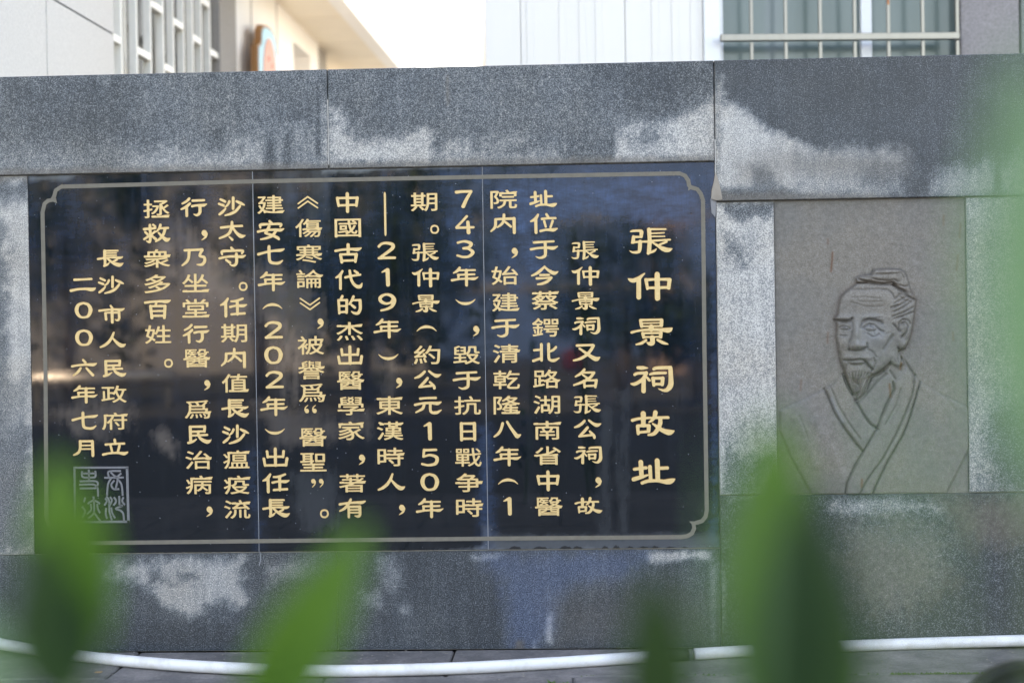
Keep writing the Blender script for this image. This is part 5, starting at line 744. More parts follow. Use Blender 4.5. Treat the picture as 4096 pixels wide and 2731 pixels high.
166 159 156 145 135 120 107 93 84 77 45 41 40 40 40 39 36 18 72 54 56 59 64 73 76 76 75 75 87 94 95 94 88 72 72 73 75 77 91 93 95 101 105 106 104 87 87 98 100 99 91 89 87 74 71 71 70 70 69 67 54 52 51 51 50 49 47 32 28 25 18 18
19 38 50 65 70 69 66 23 21 20 19 21 53 57 57 56 44 43 45 17 17 18 23 33 39 41 43 44 45 48 51 54 64 85 87 89 90 90 77 76 77 80 83 84 86 99 101 111 114 116 124 124 123 109 107 108 114 164 167 168 168 167 166 114 109 109 110 121 124
123 114 112 109 96 85 69 61 60 59 59 58 57 47 45 44 44 43 40 25 23 21 13 129 127 127 127 128 130 136 153 156 157 157 156 153 55 56 59 76 79 79 80 80 79 76 60 55 54 13 148 147 147 155 163 170 172 179 187 195 197 197 193 94 94 97
109 118 124 125 121 111 101 95 94 94 8 163 86 90 95 98 98 97 87 67 65 65 66 68 93 94 94 94 93 91 68 66 66 66 67 69 93 95 95 94 92 68 67 67 68 70 100 102 103 104 106 104 104 105 107 116 118 119 120 120 122 147 150 150 151 150 146
122 120 120 119 120 122 146 150 150 151 151 152 154 171 176 183 186 186 184 161 159 159 160 162 186 188 189 188 186 164 161 160 160 160 161 186 189 189 189 186 163 160 159 158 159 160 163 198 206 207 207 205 206 208 222 236 238
238 233 232 230 224 215 212 204 187 185 183 187 196 213 232 234 234 225 222 206 187 68 64 41 32 29 19 19 19 39 49 64 67 69 67 64 38 25 22 19 19 20 22 25 46 48 49 50 47 48 49 17 17 20 22 23 24 28 33 33 36 37 38 38 39 40 45 46 46
46 47 48 51 52 53 53 55 60 61 62 62 64 67 69 69 69 69 68 55 52 47 21 18 17 16 17 18 23 24 25 25 26 26 31 33 34 34 34 36 39 41 42 42 43 44 46 67 68 69 69 67 66 64 63 62 62 60 56 54 53 53 52 49 47 46 46 46 44 41 39 38 38 37 34 33
32 32 31 30 28 25 23 23 23 23 24 26 59 61 62 61 61 62 64 72 78 80 80 84 84 84 80 81 82 85 91 98 105 106 107 115 116 111 102 102 103 115 118 118 110 109 108 100 95 86 84 82 80 80 80 83 81 78 75 71 68 67 66 65 64 60 31 29 28 14 118
118 117 118 119 120 122 132 135 135 135 135 135 131 51 52 53 55 68 69 69 69 68 67 61 54 52 51 12 94 91 86 82 83 89 113 120 120 118 112 110 80 82 87 91 92 93 93 92 91 89 82 81 11 133 131 131 139 140 166 171 171 170 162 160 80 81
83 92 93 93 92 91 90 82 80 12 64 66 69 186 190 191 190 186 68 66 64 64 108 107 107 107 108 113 116 117 117 116 115 112 12 64 66 69 186 190 191 190 186 68 66 64 64 122 121 121 121 122 126 129 130 130 130 129 124 20 62 191 193 193
193 193 191 178 176 174 171 84 79 78 76 62 60 60 60 61 136 135 137 139 166 167 167 168 167 163 163 162 163 167 167 167 166 162 139 137 11 80 79 79 79 82 171 174 175 175 174 171 145 146 151 153 154 154 153 151 146 145 145 9 91 200
206 208 216 217 215 199 199 207 208 208 206 187 187 191 191 188 189 192 206 212 213 214 211 211 212 239 241 242 241 235 231 229 227 224 221 215 207 185 182 179 178 179 202 205 207 209 211 213 213 212 200 178 175 84 78 67 64 59 51
43 34 31 20 19 20 31 41 44 46 49 52 54 54 55 59 60 59 56 48 47 45 39 37 33 34 36 49 91 130 170 17 17 17 23 25 27 30 31 34 36 37 39 55 56 59 61 80 83 84 83 84 85 89 106 107 108 108 109 110 113 122 141 150 155 160 164 166 168 168
166 159 158 156 156 155 153 150 146 138 133 132 130 123 122 122 123 126 128 138 148 158 164 165 158 156 155 145 132 125 118 114 105 91 60 58 57 56 54 51 43 39 38 38 37 30 28 27 26 26 24 21 20 183 162 140 131 131 139 142 141 140
134 137 144 161 164 166 167 181 187 187 186 31 33 34 36 37 46 51 53 54 56 57 58 58 57 56 53 41 33 32 31 17 83 68 67 68 76 79 80 77 78 84 118 122 124 120 111 110 105 37 38 39 40 47 52 54 56 57 58 58 57 56 51 40 37 36 13 76 74 73
74 75 78 166 168 168 170 170 169 167 70 71 72 82 83 84 84 83 82 72 71 70 70 12 74 72 71 71 75 187 190 190 193 192 189 78 96 98 108 109 110 110 109 108 99 97 96 96 15 177 181 183 196 198 198 198 194 189 186 185 179 170 170 171 126
126 127 141 145 146 148 149 151 150 150 141 131 130 129 13 150 152 154 159 165 165 164 154 151 147 140 141 143 130 130 131 138 152 154 156 159 158 147 133 132 131 15 80 82 84 92 95 95 94 88 82 75 71 62 61 61 72 131 130 130 132
133 136 138 151 160 167 167 163 162 161 147 13 112 122 124 127 129 128 126 116 114 113 112 109 110 132 132 134 145 156 160 162 163 162 161 146 135 133 6 108 23 125 130 131 131 131 129 122 120 120 120 122 130 132 133 133 132 130
123 121 119 120 125 214 217 218 218 217 215 138 137 136 136 138 204 206 207 206 204 138 137 136 136 137 138 141 233 235 236 236 236 233 230 23 18 17 17 18 20 112 114 115 115 115 114 113 49 47 45 45 45 45 47 113 114 115 115 114
112 39 35 34 34 35 37 98 102 102 101 100 99 32 22 20 18 18 20 25 37 38 39 38 37 24 22 21 21 22 16 16 16 17 20 28 29 29 31 72 75 76 76 77 79 86 88 89 90 90 101 102 103 103 104 107 115 116 117 117 118 123 126 128 129 130 137 140
142 142 143 145 151 153 154 154 154 155 158 164 167 168 168 168 168 166 158 155 154 154 154 153 151 144 143 142 142 141 140 138 131 130 129 128 128 126 120 118 117 117 116 114 107 105 103 103 102 101 93 92 91 95 95 94 85 82 82 81
80 79 77 31 29 29 28 25 20 17 16 143 145 151 218 223 224 224 224 223 221 217 147 143 142 142 142 23 22 22 22 23 25 29 85 90 91 91 91 90 87 79 26 12 59 58 57 58 60 98 100 101 101 100 99 62 30 31 34 36 37 37 37 34 31 30 29 29 16
162 161 161 161 161 162 166 199 202 203 204 204 203 203 198 166 37 38 45 72 75 76 76 76 76 75 71 41 38 37 36 36 10 60 58 57 58 60 98 100 101 101 99 49 51 53 56 58 58 57 55 51 49 10 60 58 57 58 60 99 100 101 101 99 70 71 75 78 79
78 77 75 71 70 2 130 113 118 123 142 146 187 202 214 220 223 223 223 221 210 208 206 202 200 197 197 202 201 200 186 158 124 122 121 123 124 123 117 117 118 159 206 218 235 237 238 239 238 233 224 216 207 200 179 177 161 160 162
184 190 195 198 200 201 200 199 195 191 186 177 172 141 139 124 115 98 87 66 40 37 34 34 34 37 82 107 112 111 109 82 76 74 70 69 71 75 74 59 20 15 11 9 9 11 15 55 86 89 104 102 100 78 56 48 46 47 46 43 38 34 32 27 26 28 31 39 52
67 116 117 117 109 107 108 108 110 5 4 6 24 29 27 28 30 34 38 41 47 54 67 69 70 69 68 64 60 49 48 48 47 47 48 49 49 54 59 62 74 75 76 75 77 76 74 75 76 78 80 86 94 99 102 102 100 102 126 128 129 139 143 148 154 160 163 167 169
172 173 172 164 161 145 146 153 156 161 164 166 169 168 166 163 161 158 145 136 133 132 131 123 120 118 114 109 105 99 98 100 109 108 106 101 97 92 89 82 78 77 49 49 48 49 51 52 54 64 70 74 74 73 70 56 48 40 36 31 29 28 30 29 28
20 15 12 9 6 14 106 104 98 98 100 120 136 138 144 152 153 151 139 116 95 97 107 108 110 114 119 118 110 100 97 95 95 95 1 75 104 108 113 116 120 120 120 121 122 159 213 233 236 238 239 238 229 224 217 208 195 161 151 123 121 120
120 121 123 126 129 132 143 160 171 183 191 200 216 220 222 223 224 223 208 201 194 183 172 160 139 125 116 109 103 100 98 96 95 94 84 70 21 17 14 11 9 7 8 10 14 94 95 96 99 7 6 7 9 14 18 45 46 47 42 37 35 35 37 39 41 51 55 59 62
64 63 63 66 67 68 94 117 130 136 138 140 143 146 146 144 142 139 131 130 132 133 136 138 155 161 165 168 169 168 166 163 159 154 146 140 133 108 74 71 73 76 91 92 91 89 86 82 77 73 70 52 49 16 10 2 31 77 82 86 89 89 82 74 74 72
69 66 61 57 54 51 50 49 48 47 22 20 17 15 14 14 15 17 36 48 59 74 10 10 12 15 20 39 54 166 170 174 175 176 175 172 169 164 74 73 73 78 78 77 75 72 70 68 66 53 43 31 13 86 200 204 207 211 214 213 212 210 208 174 172 171 171 171
174 195 237 239 240 241 239 229 223 214 206 197 174 171 171 170 171 174 217 221 225 228 228 227 223 220 170 165 160 154 149 147 109 106 103 100 99 100 104 108 145 147 147 146 145 140 124 102 98 94 91 89 89 92 97 145 146 146 146
145 125 108 105 102 101 100 102 105 107 132 148 167 13 12 12 15 20 23 25 27 29 42 44 46 63 68 68 68 67 68 69 72 75 83 87 91 93 93 90 90 93 133 135 135 133 133 135 139 144 148 152 153 154 159 161 160 155 155 158 158 157 154 150
145 141 140 137 136 90 88 88 88 91 97 97 96 93 89 84 80 78 70 68 55 52 50 50 49 48 47 44 40 37 34 34 32 29 24 3 110 71 75 78 87 190 193 196 198 198 196 192 92 90 88 89 91 176 179 183 184 184 182 178 91 89 88 89 91 178 182 184 183
180 176 91 89 88 88 89 91 150 206 218 231 235 236 236 228 222 215 207 191 190 191 190 187 166 164 164 171 206 215 233 237 239 238 227 223 217 208 199 189 173 156 140 122 121 115 109 105 100 90 74 69 64 62 61 63 67 68 68 65 64 63
60 18 14 11 9 8 9 10 13 16 61 64 64 64 66 68 12 11 11 15 15 16 17 21 25 29 31 31 31 32 36 37 37 38 40 43 45 48 50 50 51 55 57 58 58 60 63 68 70 71 71 72 72 75 76 77 75 76 76 74 75 77 80 89 93 96 98 98 99 103 106 110 121 122 123
126 135 135 132 132 135 138 153 158 162 166 167 166 160 151 140 126 126 138 147 152 155 160 166 166 164 160 155 151 146 109 107 102 97 96 96 104 103 101 98 94 91 88 86 85 79 78 75 22 16 14 13 116 115 116 121 133 139 143 171 175
175 167 150 129 91 92 93 98 108 113 114 99 97 95 93 91 90 13 93 92 91 90 90 91 94 101 117 118 97 95 94 92 93 102 135 137 138 137 133 123 122 100 97 93 7 17 136 141 147 150 152 149 148 146 143 138 133 130 128 127 129 130 131 8 7 9
13 18 109 113 116 118 119 118 116 113 108 17 14 12 16 31 34 38 77 80 82 82 81 78 75 71 68 30 27 26 27 22 21 22 39 42 46 51 54 57 59 60 59 38 34 30 25 20 104 108 113 116 118 117 108 101 95 74 71 69 67 66 67 80 87 92 99 101 39 38
39 43 47 53 72 82 87 100 100 99 98 95 91 78 71 62 44 41 19 164 168 171 197 211 222 236 238 237 235 232 213 200 186 163 161 159 159 161 40 39 40 49 56 64 76 79 83 85 86 82 79 71 56 54 51 46 43 16 17 20 23 63 67 68 68 67 66 62 59
55 17 13 12 13 59 58 58 71 74 78 83 86 89 91 92 91 75 71 67 62 31 191 194 198 200 202 204 205 205 204 190 179 171 162 151 141 126 116 97 72 69 66 65 65 66 68 99 116 138 151 163 187 80 80 80 80 82 85 89 92 94 114 126 135 142 149
154 160 163 166 170 169 167 164 162 160 158 147 140 129 122 112 84 20 72 76 78 80 82 82 71 61 55 49 40 28 25 22 17 15 14 14 16 40 102 101 102 103 107 110 126 139 145 149 155 162 163 163 161 159 155 152 148 128 2 78 122 126 131
134 137 138 138 139 209 213 217 219 219 216 212 147 144 143 143 153 165 171 178 192 208 218 236 238 239 238 225 218 210 207 198 187 178 166 148 133 131 130 123 118 110 100 87 74 59 23 20 16 14 13 14 16 66 78 87 93 99 104 109 109
108 106 33 29 25 25 26 30 33 110 113 114 116 118 8 7 8 10 14 18 41 43 41 41 44 48 54 58 60 61 61 62 63 78 93 100 106 114 122 125 127 129 130 133 144 148 151 151 151 148 141 129 107 83 81 82 99 108 118 127 134 140 146 157 157 156
153 150 146 143 122 115 108 102 93 80 66 64 64 64 72 70 66 61 56 53 52 45 44 41 16 12 16 100 105 108 134 136 137 136 133 130 125 122 118 97 96 96 98 133 133 134 156 160 163 167 171 173 173 172 169 144 141 138 135 2 51 113 118 123
142 146 190 201 213 220 223 224 223 219 210 208 205 200 197 197 202 201 199 172 95 68 55 48 46 47 46 45 43 40 36 32 27 26 26 28 31 40 53 67 116 117 117 109 107 108 108 110 5 4 6 24 29 27 28 30 34 38 45 49 56 67 69 70 68 64 60 49
48 48 47 49 50 51 52 54 67 69 72 74 74 74 70 57 51 47 41 36 31 28 28 30 29 28 20 15 12 9 6 86 154 158 161 164 168 170 171 171 172 174 207 220 235 237 238 239 238 229 223 215 207 198 174 173 172 171 168 163 158 151 144 136 128 121
115 101 100 99 101 96 66 63 62 64 67 71 76 109 112 114 114 112 107 110 121 126 131 136 140 144 146 147 148 147 146 138 115 82 59 18 15 13 10 9 8 10 13 17 55 79 105 145 146 146 148 150 55 54 55 56 58 61 64 74 75 76 77 76 74 75 76
78 81 90 95 100 102 102 99 101 128 138 147 155 161 166 169 171 170 167 164 155 154 152 147 144 120 116 113 108 105 104 105 126 129 133 139 143 147 149 151 152 152 149 146 141 135 125 114 98 95 95 95 96 100 109 108 107 105 102 98
93 91 89 82 79 76 75 74 66 61 57 6 64 151 155 167 170 171 168 168 170 225 228 229 229 229 227 166 163 163 160 161 163 210 213 215 215 216 216 217 239 243 243 237 236 235 213 200 80 77 75 74 74 75 77 82 95 97 98 99 99 100 102 138
140 142 142 139 89 87 86 86 87 91 145 147 149 16 16 16 17 20 30 31 32 32 33 34 44 45 46 46 47 48 56 58 58 58 59 60 63 139 141 142 142 143 145 154 161 163 165 164 164 163 160 156 154 151 149 147 147 146 145 63 60 59 58 58 56 49 47
46 46 45 43 36 33 32 32 30 18 29 71 72 75 86 89 90 85 67 66 66 64 63 49 47 47 47 46 45 44 32 29 26 19 18 18 19 37 48 57 17 16 16 19 20 22 32 57 60 166 168 168 168 167 164 90 83 83 83 93 95 94 85 83 82 79 64 52 39 10 121 118 118
118 121 192 195 196 195 193 71 72 76 80 81 81 80 78 72 71 11 120 118 118 118 121 192 194 196 195 195 193 94 95 102 104 105 105 104 102 95 94 94 11 120 118 118 119 121 192 195 196 195 195 193 117 118 124 126 127 127 126 124 118
117 117 13 120 118 118 118 120 122 176 182 193 194 195 195 192 140 141 147 149 149 150 150 147 145 145 143 140 140 8 82 143 146 148 156 159 172 178 210 223 238 239 240 234 233 232 230 220 208 197 79 75 73 73 72 68 63 53 41 40 38
26 25 26 33 39 44 48 51 51 48 28 25 23 19 18 18 21 53 55 55 54 53 44 41 31 20 19 20 30 32 34 42 52 53 54 55 55 52 52 53 56 60 86 89 92 94 130 132 132 129 129 131 16 16 17 29 30 30 28 23 22 22 23 25 33 41 43 44 44 45 44 44 45 47
93 108 124 138 154 167 167 167 162 160 159 151 143 136 125 114 112 113 122 123 121 115 113 110 109 95 91 80 77 77 79 78 65 53 51 49 46 46 46 53 64 65 65 60 44 38 36 31 29 28 27 27 29 30 30 29 28 22 20 18 16 96 98 101 205 208 209
210 210 209 207 204 101 97 95 95 95 52 51 51 51 51 53 55 101 105 106 106 106 106 103 100 55 11 115 113 113 114 116 187 190 190 190 190 187 63 64 70 72 73 73 72 69 64 63 63 11 116 114 113 114 116 186 189 190 190 190 187 84 85 89
93 94 94 94 94 92 85 84 24 85 90 218 220 221 221 222 223 232 235 236 236 235 231 64 63 62 62 63 67 82 84 84 84 114 113 113 114 116 146 150 151 151 152 154 162 164 164 164 163 161 154 152 151 151 150 146 117 13 105 103 102 103 104
107 121 123 124 124 124 123 120 125 126 129 150 151 151 151 150 148 143 129 126 125 14 144 141 141 141 141 144 150 160 162 163 163 163 162 160 125 126 129 147 150 151 151 151 150 148 143 129 126 125 12 183 181 180 181 182 184 201
202 203 202 201 199 125 126 129 150 150 151 150 150 147 126 126 125 3 80 144 146 148 160 162 176 182 214 227 241 243 243 237 236 235 232 213 202 82 77 76 76 76 73 71 64 55 43 41 39 27 26 27 37 44 49 52 51 49 29 25 23 22 18 18 18
20 47 54 55 55 54 45 41 32 21 21 21 32 36 40 52 54 55 55 53 53 55 57 61 87 90 93 95 133 135 135 129 129 132 16 16 17 33 35 35 32 27 26 27 28 30 38 46 48 49 50 49 49 50 51 53 97 113 124 140 155 167 168 167 161 160 158 147 137 128
116 115 115 124 124 123 122 115 113 112 110 100 97 93 83 80 82 81 69 55 53 52 48 48 52 65 67 64 48 43 39 36 33 32 31 31 34 35 34 33 32 22 20 18 85 110 189 192 193 194 194 195 199 224 227 228 229 229 228 224 201 190 184 178 175
174 174 172 169 132 129 126 124 121 114 104 104 113 176 195 202 212 213 213 208 203 189 176 175 175 179 195 229 230 231 229 222 218 205 182 169 150 129 110 84 82 80 73 73 75 113 122 125 126 110 105 95 91 90 89 78 78 79 97 101 105
107 108 108 109 56 56 56 57 60 82 85 86 85 86 89 95 98 99 100 100 100 99 96 91 84 72 70 69 69 70 83 86 91 96 102 103 104 104 104 103 106 108 110 118 124 136 144 145 146 148 151 155 155 156 159 167 168 166 163 160 155 160 164 168
168 167 158 156 155 149 147 146 145 133 128 118 116 114 107 97 95 94 88 85 82 78 75 60 57 13 122 120 120 123 128 140 151 163 171 181 184 182 178 117 118 120 123 127 135 138 133 129 122 118 117 117 7 74 153 156 158 168 170 172 178
209 233 237 238 238 232 231 230 228 217 212 206 198 194 194 195 220 230 231 229 217 215 205 201 130 91 89 86 86 87 96 101 118 123 122 117 85 82 79 78 76 71 68 53 30 29 30 36 38 40 55 69 79 80 84 87 114 116 120 122 144 146 146 140
139 140 143 16 16 18 34 37 37 34 29 29 29 30 32 41 48 50 51 51 52 52 51 52 53 54 75 85 87 90 95 94 85 84 87 90 89 80 77 76 74 71 57 53 52 51 51 49 44 44 45 49 50 41 30 28 25 20 19 18 24 31 37 37 35 35 33 34 36 37 37 36 34 23 21
20 18 16 150 130 128 129 133 148 177 187 187 186 176 176 181 181 168 153 52 69 71 72 73 73 71 70 69 68 59 56 53 52 51 51 14 27 29 34 55 69 71 71 63 61 59 44 18 18 19 63 63 64 72 78 79 82 91 92 91 84 74 72 70 23 103 116 118 120
120 118 114 107 98 85 83 72 70 72 82 87 92 96 99 100 101 101 101 94 94 95 96 118 131 141 151 160 167 168 161 159 156 151 146 141 135 128 122 117 98 95 12 145 159 160 161 161 161 159 146 144 143 143 143 94 94 95 97 158 160 162 162
161 159 99 95 30 186 200 202 203 203 205 207 214 216 218 219 220 221 222 224 235 236 234 232 229 224 218 200 192 189 186 185 184 184 185 94 94 95 97 147 152 153 153 153 151 150 144 135 132 132 137 140 155 160 163 165 166 166 164
162 160 155 150 98 95 14 67 69 71 81 82 81 70 48 40 37 25 23 25 45 105 104 104 110 113 116 131 157 165 166 159 156 154 132 4 23 86 91 95 99 100 99 97 87 80 70 64 51 31 28 25 24 23 24 25 49 61 69 82 12 11 12 17 22 25 28 39 46 53
56 62 69 68 67 64 62 60 57 43 36 28 14 18 137 215 218 221 222 223 222 220 217 214 116 111 109 108 108 110 113 116 29 28 29 31 34 38 41 44 45 46 49 47 45 43 37 32 30 29 30 90 95 100 102 104 104 102 79 78 78 76 72 69 64 61 59 56 56
55 54 53 21 18 16 15 14 15 17 41 56 53 52 54 56 59 64 69 91 93 166 170 173 174 174 173 171 168 164 107 106 106 115 114 113 110 107 105 102 89 80 53 210 235 237 238 239 237 228 223 216 207 192 191 190 191 191 189 187 185 180 175
168 161 154 147 140 124 122 122 123 125 129 143 148 152 156 162 165 166 166 165 164 162 148 136 115 110 106 103 103 105 110 143 167 66 65 65 67 70 72 80 84 88 90 91 92 94 117 131 139 145 148 155 160 164 167 169 168 166 155 153
151 149 148 148 150 150 148 145 139 133 125 108 90 89 88 87 89 95 95 92 89 83 78 75 70 68 1 98 176 191 195 198 200 202 202 201 185 181 180 182 202 211 214 218 221 222 223 223 221 219 215 210 205 198 191 181 171 162 144 141 141
141 144 174 181 185 192 197 199 198 197 194 175 166 162 158 158 159 163 173 173 172 161 112 95 93 90 87 83 79 75 70 65 59 43 23 20 16 15 14 15 16 43 49 55 59 63 65 66 67 68 66 44 39 35 34 34 37 39 43 72 79 83 89 98 138 16 15 16
18 21 29 32 36 60 67 71 72 76 80 83 89 95 102 110 116 126 132 139 145 151 157 160 161 161 159 154 152 148 147 145 142 140 136 129 120 110 101 98 97 92 89 85 79 75 66 56 38 37 36 36 37 38 39 71 93 106 114 122 129 135 140 150 160
161 159 156 154 152 150 125 120 110 103 95 87 80 59 40 39 40 39 36 31 26 23 21 20 19 18 18 19 19 18 2 99 119 135 137 138 138 139 140 143 150 156 163 172 177 182 184 186 199 201 202 201 199 192 192 222 233 235 234 232 224 221 195
184 182 179 174 166 152 148 141 139 138 138 139 140 216 218 219 220 220 218 216 140 139 138 138 139 143 175 177 182 212 225 240 243 243 237 236 235 231 212 26 23 21 19 19 21 25 54 56 60 63 113 115 116 117 117 116 115 40 38 38 38
39 41 112 116 117 117 118 16 16 16 18 76 81 82 81 75 69 61 47 37 24 22 22 24 25 26 30 38 53 56 78 87 90 92 94 100 101 79 71 70 72 78 86 97 98 94 94 97 105 107 107 108 108 109 115 121 122 123 123 124 126 148 152 153 153 153 151
146 145 145 146 148 157 166 168 168 168 168 168 167 161 156 153 151 150 150 153 153 153 153 152 148 126 124 123 123 121 113 109 108 108 108 107 102 21 17 33 68 83 85 86 86 85 77 77 79 108 112 113 102 100 99 74 70 68 66 55 48 36
33 31 20 18 18 36 47 56 62 65 67 22 23 24 25 28 32 51 53 55 78 82 84 92 93 93 72 70 69 71 84 90 100 102 101 94 92 91 76 63 48 36 24 22 3 60 117 132 136 137 137 138 140 164 168 192 195 211 212 212 196 195 198 230 233 234 234 232
230 217 215 214 213 213 210 44 40 39 39 38 34 21 19 19 19 20 23 54 56 58 55 43 43 44 55 60 62 70 80 84 87 113 114 115 115 116 16 16 17 20 40 42 43 43 42 18 18 22 23 25 39 41 43 43 44 47 80 82 83 83 82 78 60 58 57 57 57 59 78 82
83 82 80 78 47 44 43 43 42 41 38 25 24 22 19 18 20 26 37 42 43 43 42 40 20 17 77 59 191 195 197 197 197 196 192 139 137 137 137 138 141 215 217 218 218 217 216 213 139 138 137 137 138 140 175 177 182 212 225 240 243 243 237 236
235 232 223 213 200 23 18 15 14 16 18 21 49 52 55 59 110 113 115 115 114 113 43 40 39 38 38 39 41 110 114 115 115 115 113 61 58 57 57 57 68 67 68 70 72 105 108 109 109 110 112 121 122 123 123 124 125 133 136 137 137 137 138 140
153 154 154 154 154 152 147 146 146 147 150 158 167 168 168 168 170 168 168 168 163 159 154 153 152 151 152 154 154 154 154 153 140 138 137 137 137 136 133 125 124 123 123 122 121 112 110 109 109 108 105 72 69 13 79 78 77 77 77
78 79 171 175 175 175 175 172 80 81 83 89 94 95 96 96 95 93 83 81 80 3 91 179 185 190 194 196 196 192 191 187 183 178 172 140 139 139 140 141 144 205 208 210 213 213 211 207 151 148 147 148 151 161 175 187 201 209 218 233 237 239
238 231 226 217 207 195 186 177 169 156 148 139 134 130 124 123 79 77 76 77 77 78 86 112 115 117 118 117 98 91 83 69 46 41 37 35 34 34 36 39 51 52 53 52 50 50 53 57 62 70 174 176 14 13 14 18 23 28 67 71 75 77 76 74 74 75 77 86 88
88 85 86 88 92 97 100 103 105 105 106 108 112 119 126 131 135 136 136 134 134 137 140 152 158 164 167 167 164 160 156 147 141 132 125 118 107 106 106 107 109 137 138 139 136 124 124 126 129 132 150 155 159 164 169 168 166 163 160
156 153 150 147 146 145 139 29 24 19 16 15 16 15 15 15 77 75 75 75 76 77 120 126 133 168 170 171 172 171 170 34 36 38 55 57 57 57 55 56 56 55 54 38 37 36 11 77 76 76 76 77 116 118 119 117 116 115 76 77 79 89 90 89 89 87 77 75 75
6 45 139 143 158 160 160 139 119 119 118 121 129 192 193 191 169 170 171 184 186 197 222 224 236 238 238 234 235 235 221 210 205 198 176 101 86 82 79 78 79 81 83 89 94 114 125 17 16 19 21 23 48 68 69 71 71 71 69 68 64 45 43 41 37
38 46 68 69 69 70 72 79 84 86 92 92 92 91 84 88 91 89 86 83 80 77 75 72 68 48 35 13 43 46 54 84 88 89 88 80 77 36 33 33 40 18 19 21 32 34 36 38 46 47 31 29 26 20 12 27 29 31 62 72 73 73 65 62 21 18 18 63 63 63 74 78 79 82 90 91
75 74 71 20 98 217 219 219 219 218 216 201 199 198 194 121 117 115 114 98 96 96 96 96 100 100 101 105 166 167 168 168 166 162 161 161 162 167 168 168 167 164 113 102 15 69 70 72 82 84 82 71 54 41 40 38 25 24 25 47 103 103 104 109
112 115 130 151 164 165 165 158 156 154 130 13 117 116 116 116 117 122 194 197 198 199 198 197 122 115 116 123 144 146 147 147 147 145 118 116 115 114 3 83 148 151 153 161 162 164 176 183 215 227 241 243 243 237 236 233 223 214
199 82 77 76 76 76 74 70 68 62 54 40 38 36 26 25 25 38 45 50 52 52 51 48 25 24 22 18 18 18 21 54 55 56 56 55 43 39 31 22 21 22 24 32 34 37 45 55 56 57 56 54 55 57 62 89 91 94 97 135 136 136 132 132 136 16 16 17 32 33 34 34 32 27
26 27 28 30 38 47 48 49 50 49 49 49 53 82 98 113 125 131 143 154 166 168 167 161 159 156 145 135 123 118 116 116 116 125 124 122 115 113 111 110 98 98 95 84 81 85 84 69 56 54 52 51 48 48 49 60 75 71 49 47 40 37 34 32 31 31 34 34
34 33 32 22 19 18 84 85 228 232 234 234 233 231 169 167 166 165 166 166 168 223 225 227 227 227 227 225 223 220 212 204 187 183 177 177 178 182 202 206 207 207 206 204 169 167 165 164 165 189 201 204 203 194 191 162 160 158 148
143 136 123 121 118 110 109 108 107 107 107 106 103 92 90 89 88 88 89 90 93 144 145 146 146 146 145 143 85 83 83 83 60 59 60 62 70 72 73 73 74 75 77 85 86 87 87 87 89 92 151 158 161 163 165 167 168 168 167 156 155 154 154 154 153
152 102 101 100 100 101 102 106 108 124 133 137 139 144 145 123 122 122 131 135 140 145 146 146 140 139 140 144 163 167 168 168 168 168 166 163 92 89 87 87 87 86 85 77 75 74 73 73 71 68 62 14 109 108 107 107 108 109 121 132 137
140 143 145 144 141 101 102 109 131 134 135 130 123 118 114 109 103 101 101 4 71 49 63 66 67 68 68 68 69 87 90 91 91 90 87 70 68 68 68 68 69 70 90 92 93 93 91 71 69 68 68 67 65 61 55 45 34 32 31 27 27 29 44 46 47 47 46 45 23 21
20 18 18 21 44 46 47 47 47 45 23 22 21 21 22 24 44 46 47 47 47 48 16 16 16 17 21 45 47 48 49 49 51 60 62 63 63 64 68 89 91 92 92 89 91 100 101 103 107 108 109 155 159 162 165 167 168 168 167 166 158 155 154 154 153 152 115 113
113 117 116 114 105 103 102 98 97 93 66 64 63 63 62 60 52 50 49 48 48 47 44 20 17 66 110 210 214 221 222 217 197 178 177 176 183 184 186 195 214 216 220 228 230 230 228 215 197 195 195 198 204 210 222 234 235 234 223 221 213 200
192 174 173 172 172 171 170 166 159 146 136 133 132 128 128 131 150 152 152 152 153 155 172 179 177 172 110 108 108 108 24 23 24 29 31 35 48 57 57 60 75 77 78 72 59 58 59 64 66 67 69 78 89 91 93 97 103 109 117 124 126 128 136 135
131 122 114 92 93 97 133 138 141 144 147 148 148 147 146 137 135 134 134 132 131 68 53 50 44 39 38 38 38 36 33 26 28 95 140 148 150 150 144 138 129 120 109 99 95 93 84 83 85 94 102 111 120 124 127 126 123 95 94 93 94 64 64 66 68
69 85 98 112 122 130 136 137 136 130 128 126 121 115 106 94 86 79 78 77 77 75 71 67 27 205 222 236 238 238 233 232 231 229 207 199 91 89 87 85 84 84 86 89 92 118 121 124 126 170 172 177 144 143 143 144 146 154 163 164 165 166 165
165 165 164 160 158 154 151 149 148 147 148 150 151 151 150 148 2 168 67 71 75 78 81 82 83 84 101 105 104 92 90 90 91 93 97 101 105 121 124 124 123 125 126 125 123 118 86 84 84 84 85 109 112 115 117 121 122 123 133 140 144 148
151 155 160 163 167 169 170 166 166 167 222 225 229 231 232 231 229 224 211 209 202 198 194 187 186 188 198 207 214 222 237 239 241 240 233 229 222 217 209 200 195 189 183 172 170 160 146 121 116 113 111 111 112 116 116 113 109
85 84 84 82 80 76 69 66 61 51 43 36 35 36 37 39 53 56 59 60 61 60 56 24 20 15 13 12 12 14 49 48 44 41 23 21 21 22 25 29 32 36 57 58 59 58 56 57 60 61 61 60 57 23 18 15 12 11 11 14 18 59 60 60 60 61 63 10 9 10 12 15 20 37 39 38 37
34 24 21 17 14 12 10 10 12 25 30 33 38 43 46 49 53 55 58 59 82 84 85 65 65 65 66 69 69 68 55 45 36 16 13 10 10 10 13 16 22 37 38 39 37 37 39 43 46 49 53 55 55 56 80 91 100 112 114 116 122 127 130 130 129 130 132 136 147 152 158
